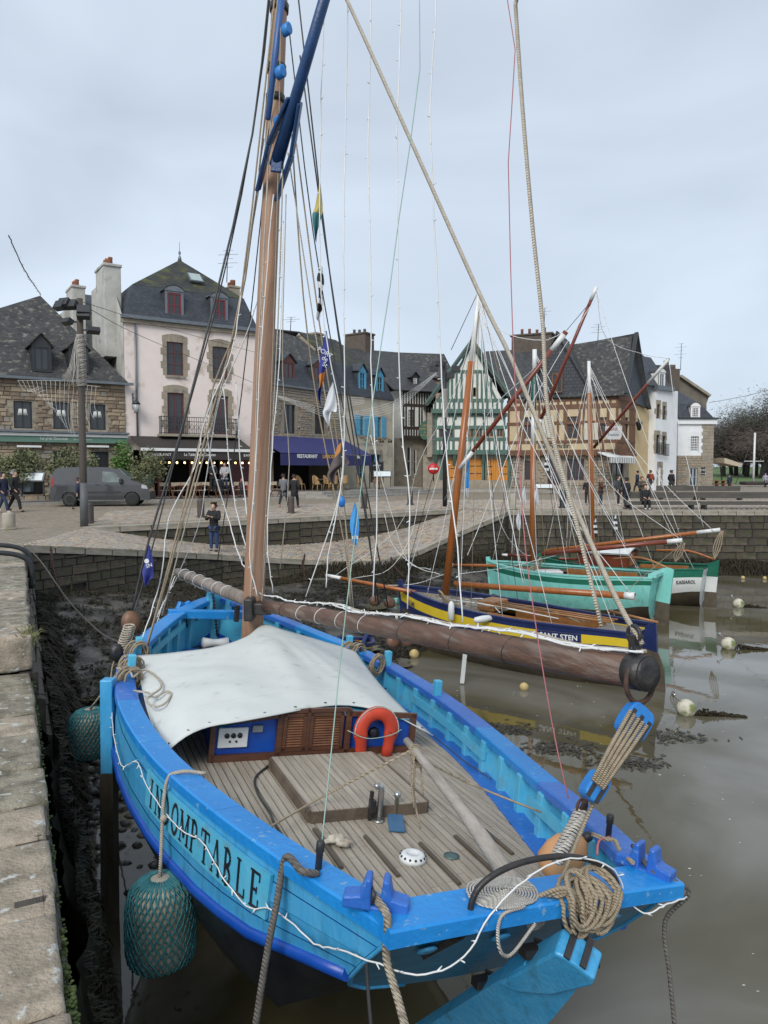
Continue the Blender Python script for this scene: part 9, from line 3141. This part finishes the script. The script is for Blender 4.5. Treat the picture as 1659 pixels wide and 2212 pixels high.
LT=('grey brown bare tree next to the end house','broad bare tree rising above its neighbours on the far bank','reddish bare tree behind the white yacht mast','greenish bare tree at the right end of the bank')
for i,(u,vt,y,w_,k)in enumerate(((1562,915,118,10,0),(1590,890,124,12,1),(1612,915,116,11,2),(1632,868,122,13,1),(1655,842,114,14,3),(1685,850,118,13,3),(1645,925,108,10,2),(1580,940,130,10,0),(1607,905,132,11,1),(1672,890,128,12,1))):tree(u,vt,y,w_,LT[k],k,50+i)
ya=thing('moored_yacht','white masted yacht moored at the far bank','yacht',tuple(PY(1630,1048,75)))
a,b=PY(1627,1046,75),PY(1631,935,75);spar(ya,'mast',a,b,.12,.09,m_spw);mb=MB();mb.bar(a.lerp(b,.45)-Vector((1,0,0)),a.lerp(b,.45)+Vector((1,0,0)),.06);mb.build('spreader',m_spw,ya)
for dx in(-1.8,1.8):rope(ya,'stay',[b,a+Vector((dx,0,0))],.03,m_cable,4)
mb=MB();mb.box(a+Vector((1.2,0,.1)),(4.6,1.5,.35));mb.build('deck_rail',m_timd,ya,bevel=.1)
pt_=thing('terrace_parasol','beige parasol beside the end house over wooden tables','parasol',tuple(PY(*c4(985,1360),70)));a=PY(*c4(985,1360),70)
mb=MB();mb.tube([a,PY(*c4(960,1150),70)],.05,6);mb.build('pole',m_timd,pt_);mb=MB();mb.prism([PY(*c4(x,y),70)for x,y in((895,1115),(1045,1165),(1045,1178),(1000,1185),(895,1160))],(0,-2.5,0));mb.build('canopy',m_chc,pt_)
copies('garden_table',lambda o:(MB().box((0,0,.72),(1.4,.8,.06)).build('table_top',m_chw,o,world=False),[MB().box((x,0,.35),(.08,.6,.7)).build('leg',m_chw,o,world=False)for x in(-.6,.6)],[MB().box((0,y,.42),(1.3,.3,.05)).build('bench_seat',m_chw,o,world=False)for y in(-.65,.65)]),'wooden picnic table beside the end house',[(ground(u,1055),0)for u in(1548,1562)],'picnic tables by the end house')
for lab,u,v0,v1,y,nb_ in(('many barred aerial above the pink house',490,540,610,47,5),('aerial on the stone restaurant roof',627,685,720,52,3),('tall aerial over the corner inn ridge',1291,700,745,62,4),('aerial standing on the end chimney',1470,742,800,72,5),('aerial above the inn chimney',1175,665,720,64,3)):
 a,b=PY(u,v1,y),PY(u+2,v0,y);o=thing('roof_aerial',lab,'aerial',tuple(a));mb=MB();mb.tube([a,b],.03,5);mb.build('rod',m_pgrey,o)
 for k in range(nb_):p=a.lerp(b,1-k*.13);l_=.6 if k%2 else .3;mb=MB();mb.bar(p-Vector((l_,0,.05)),p+Vector((l_,.2,.05)),.018);mb.build('element',m_pgrey,o,uv=False)
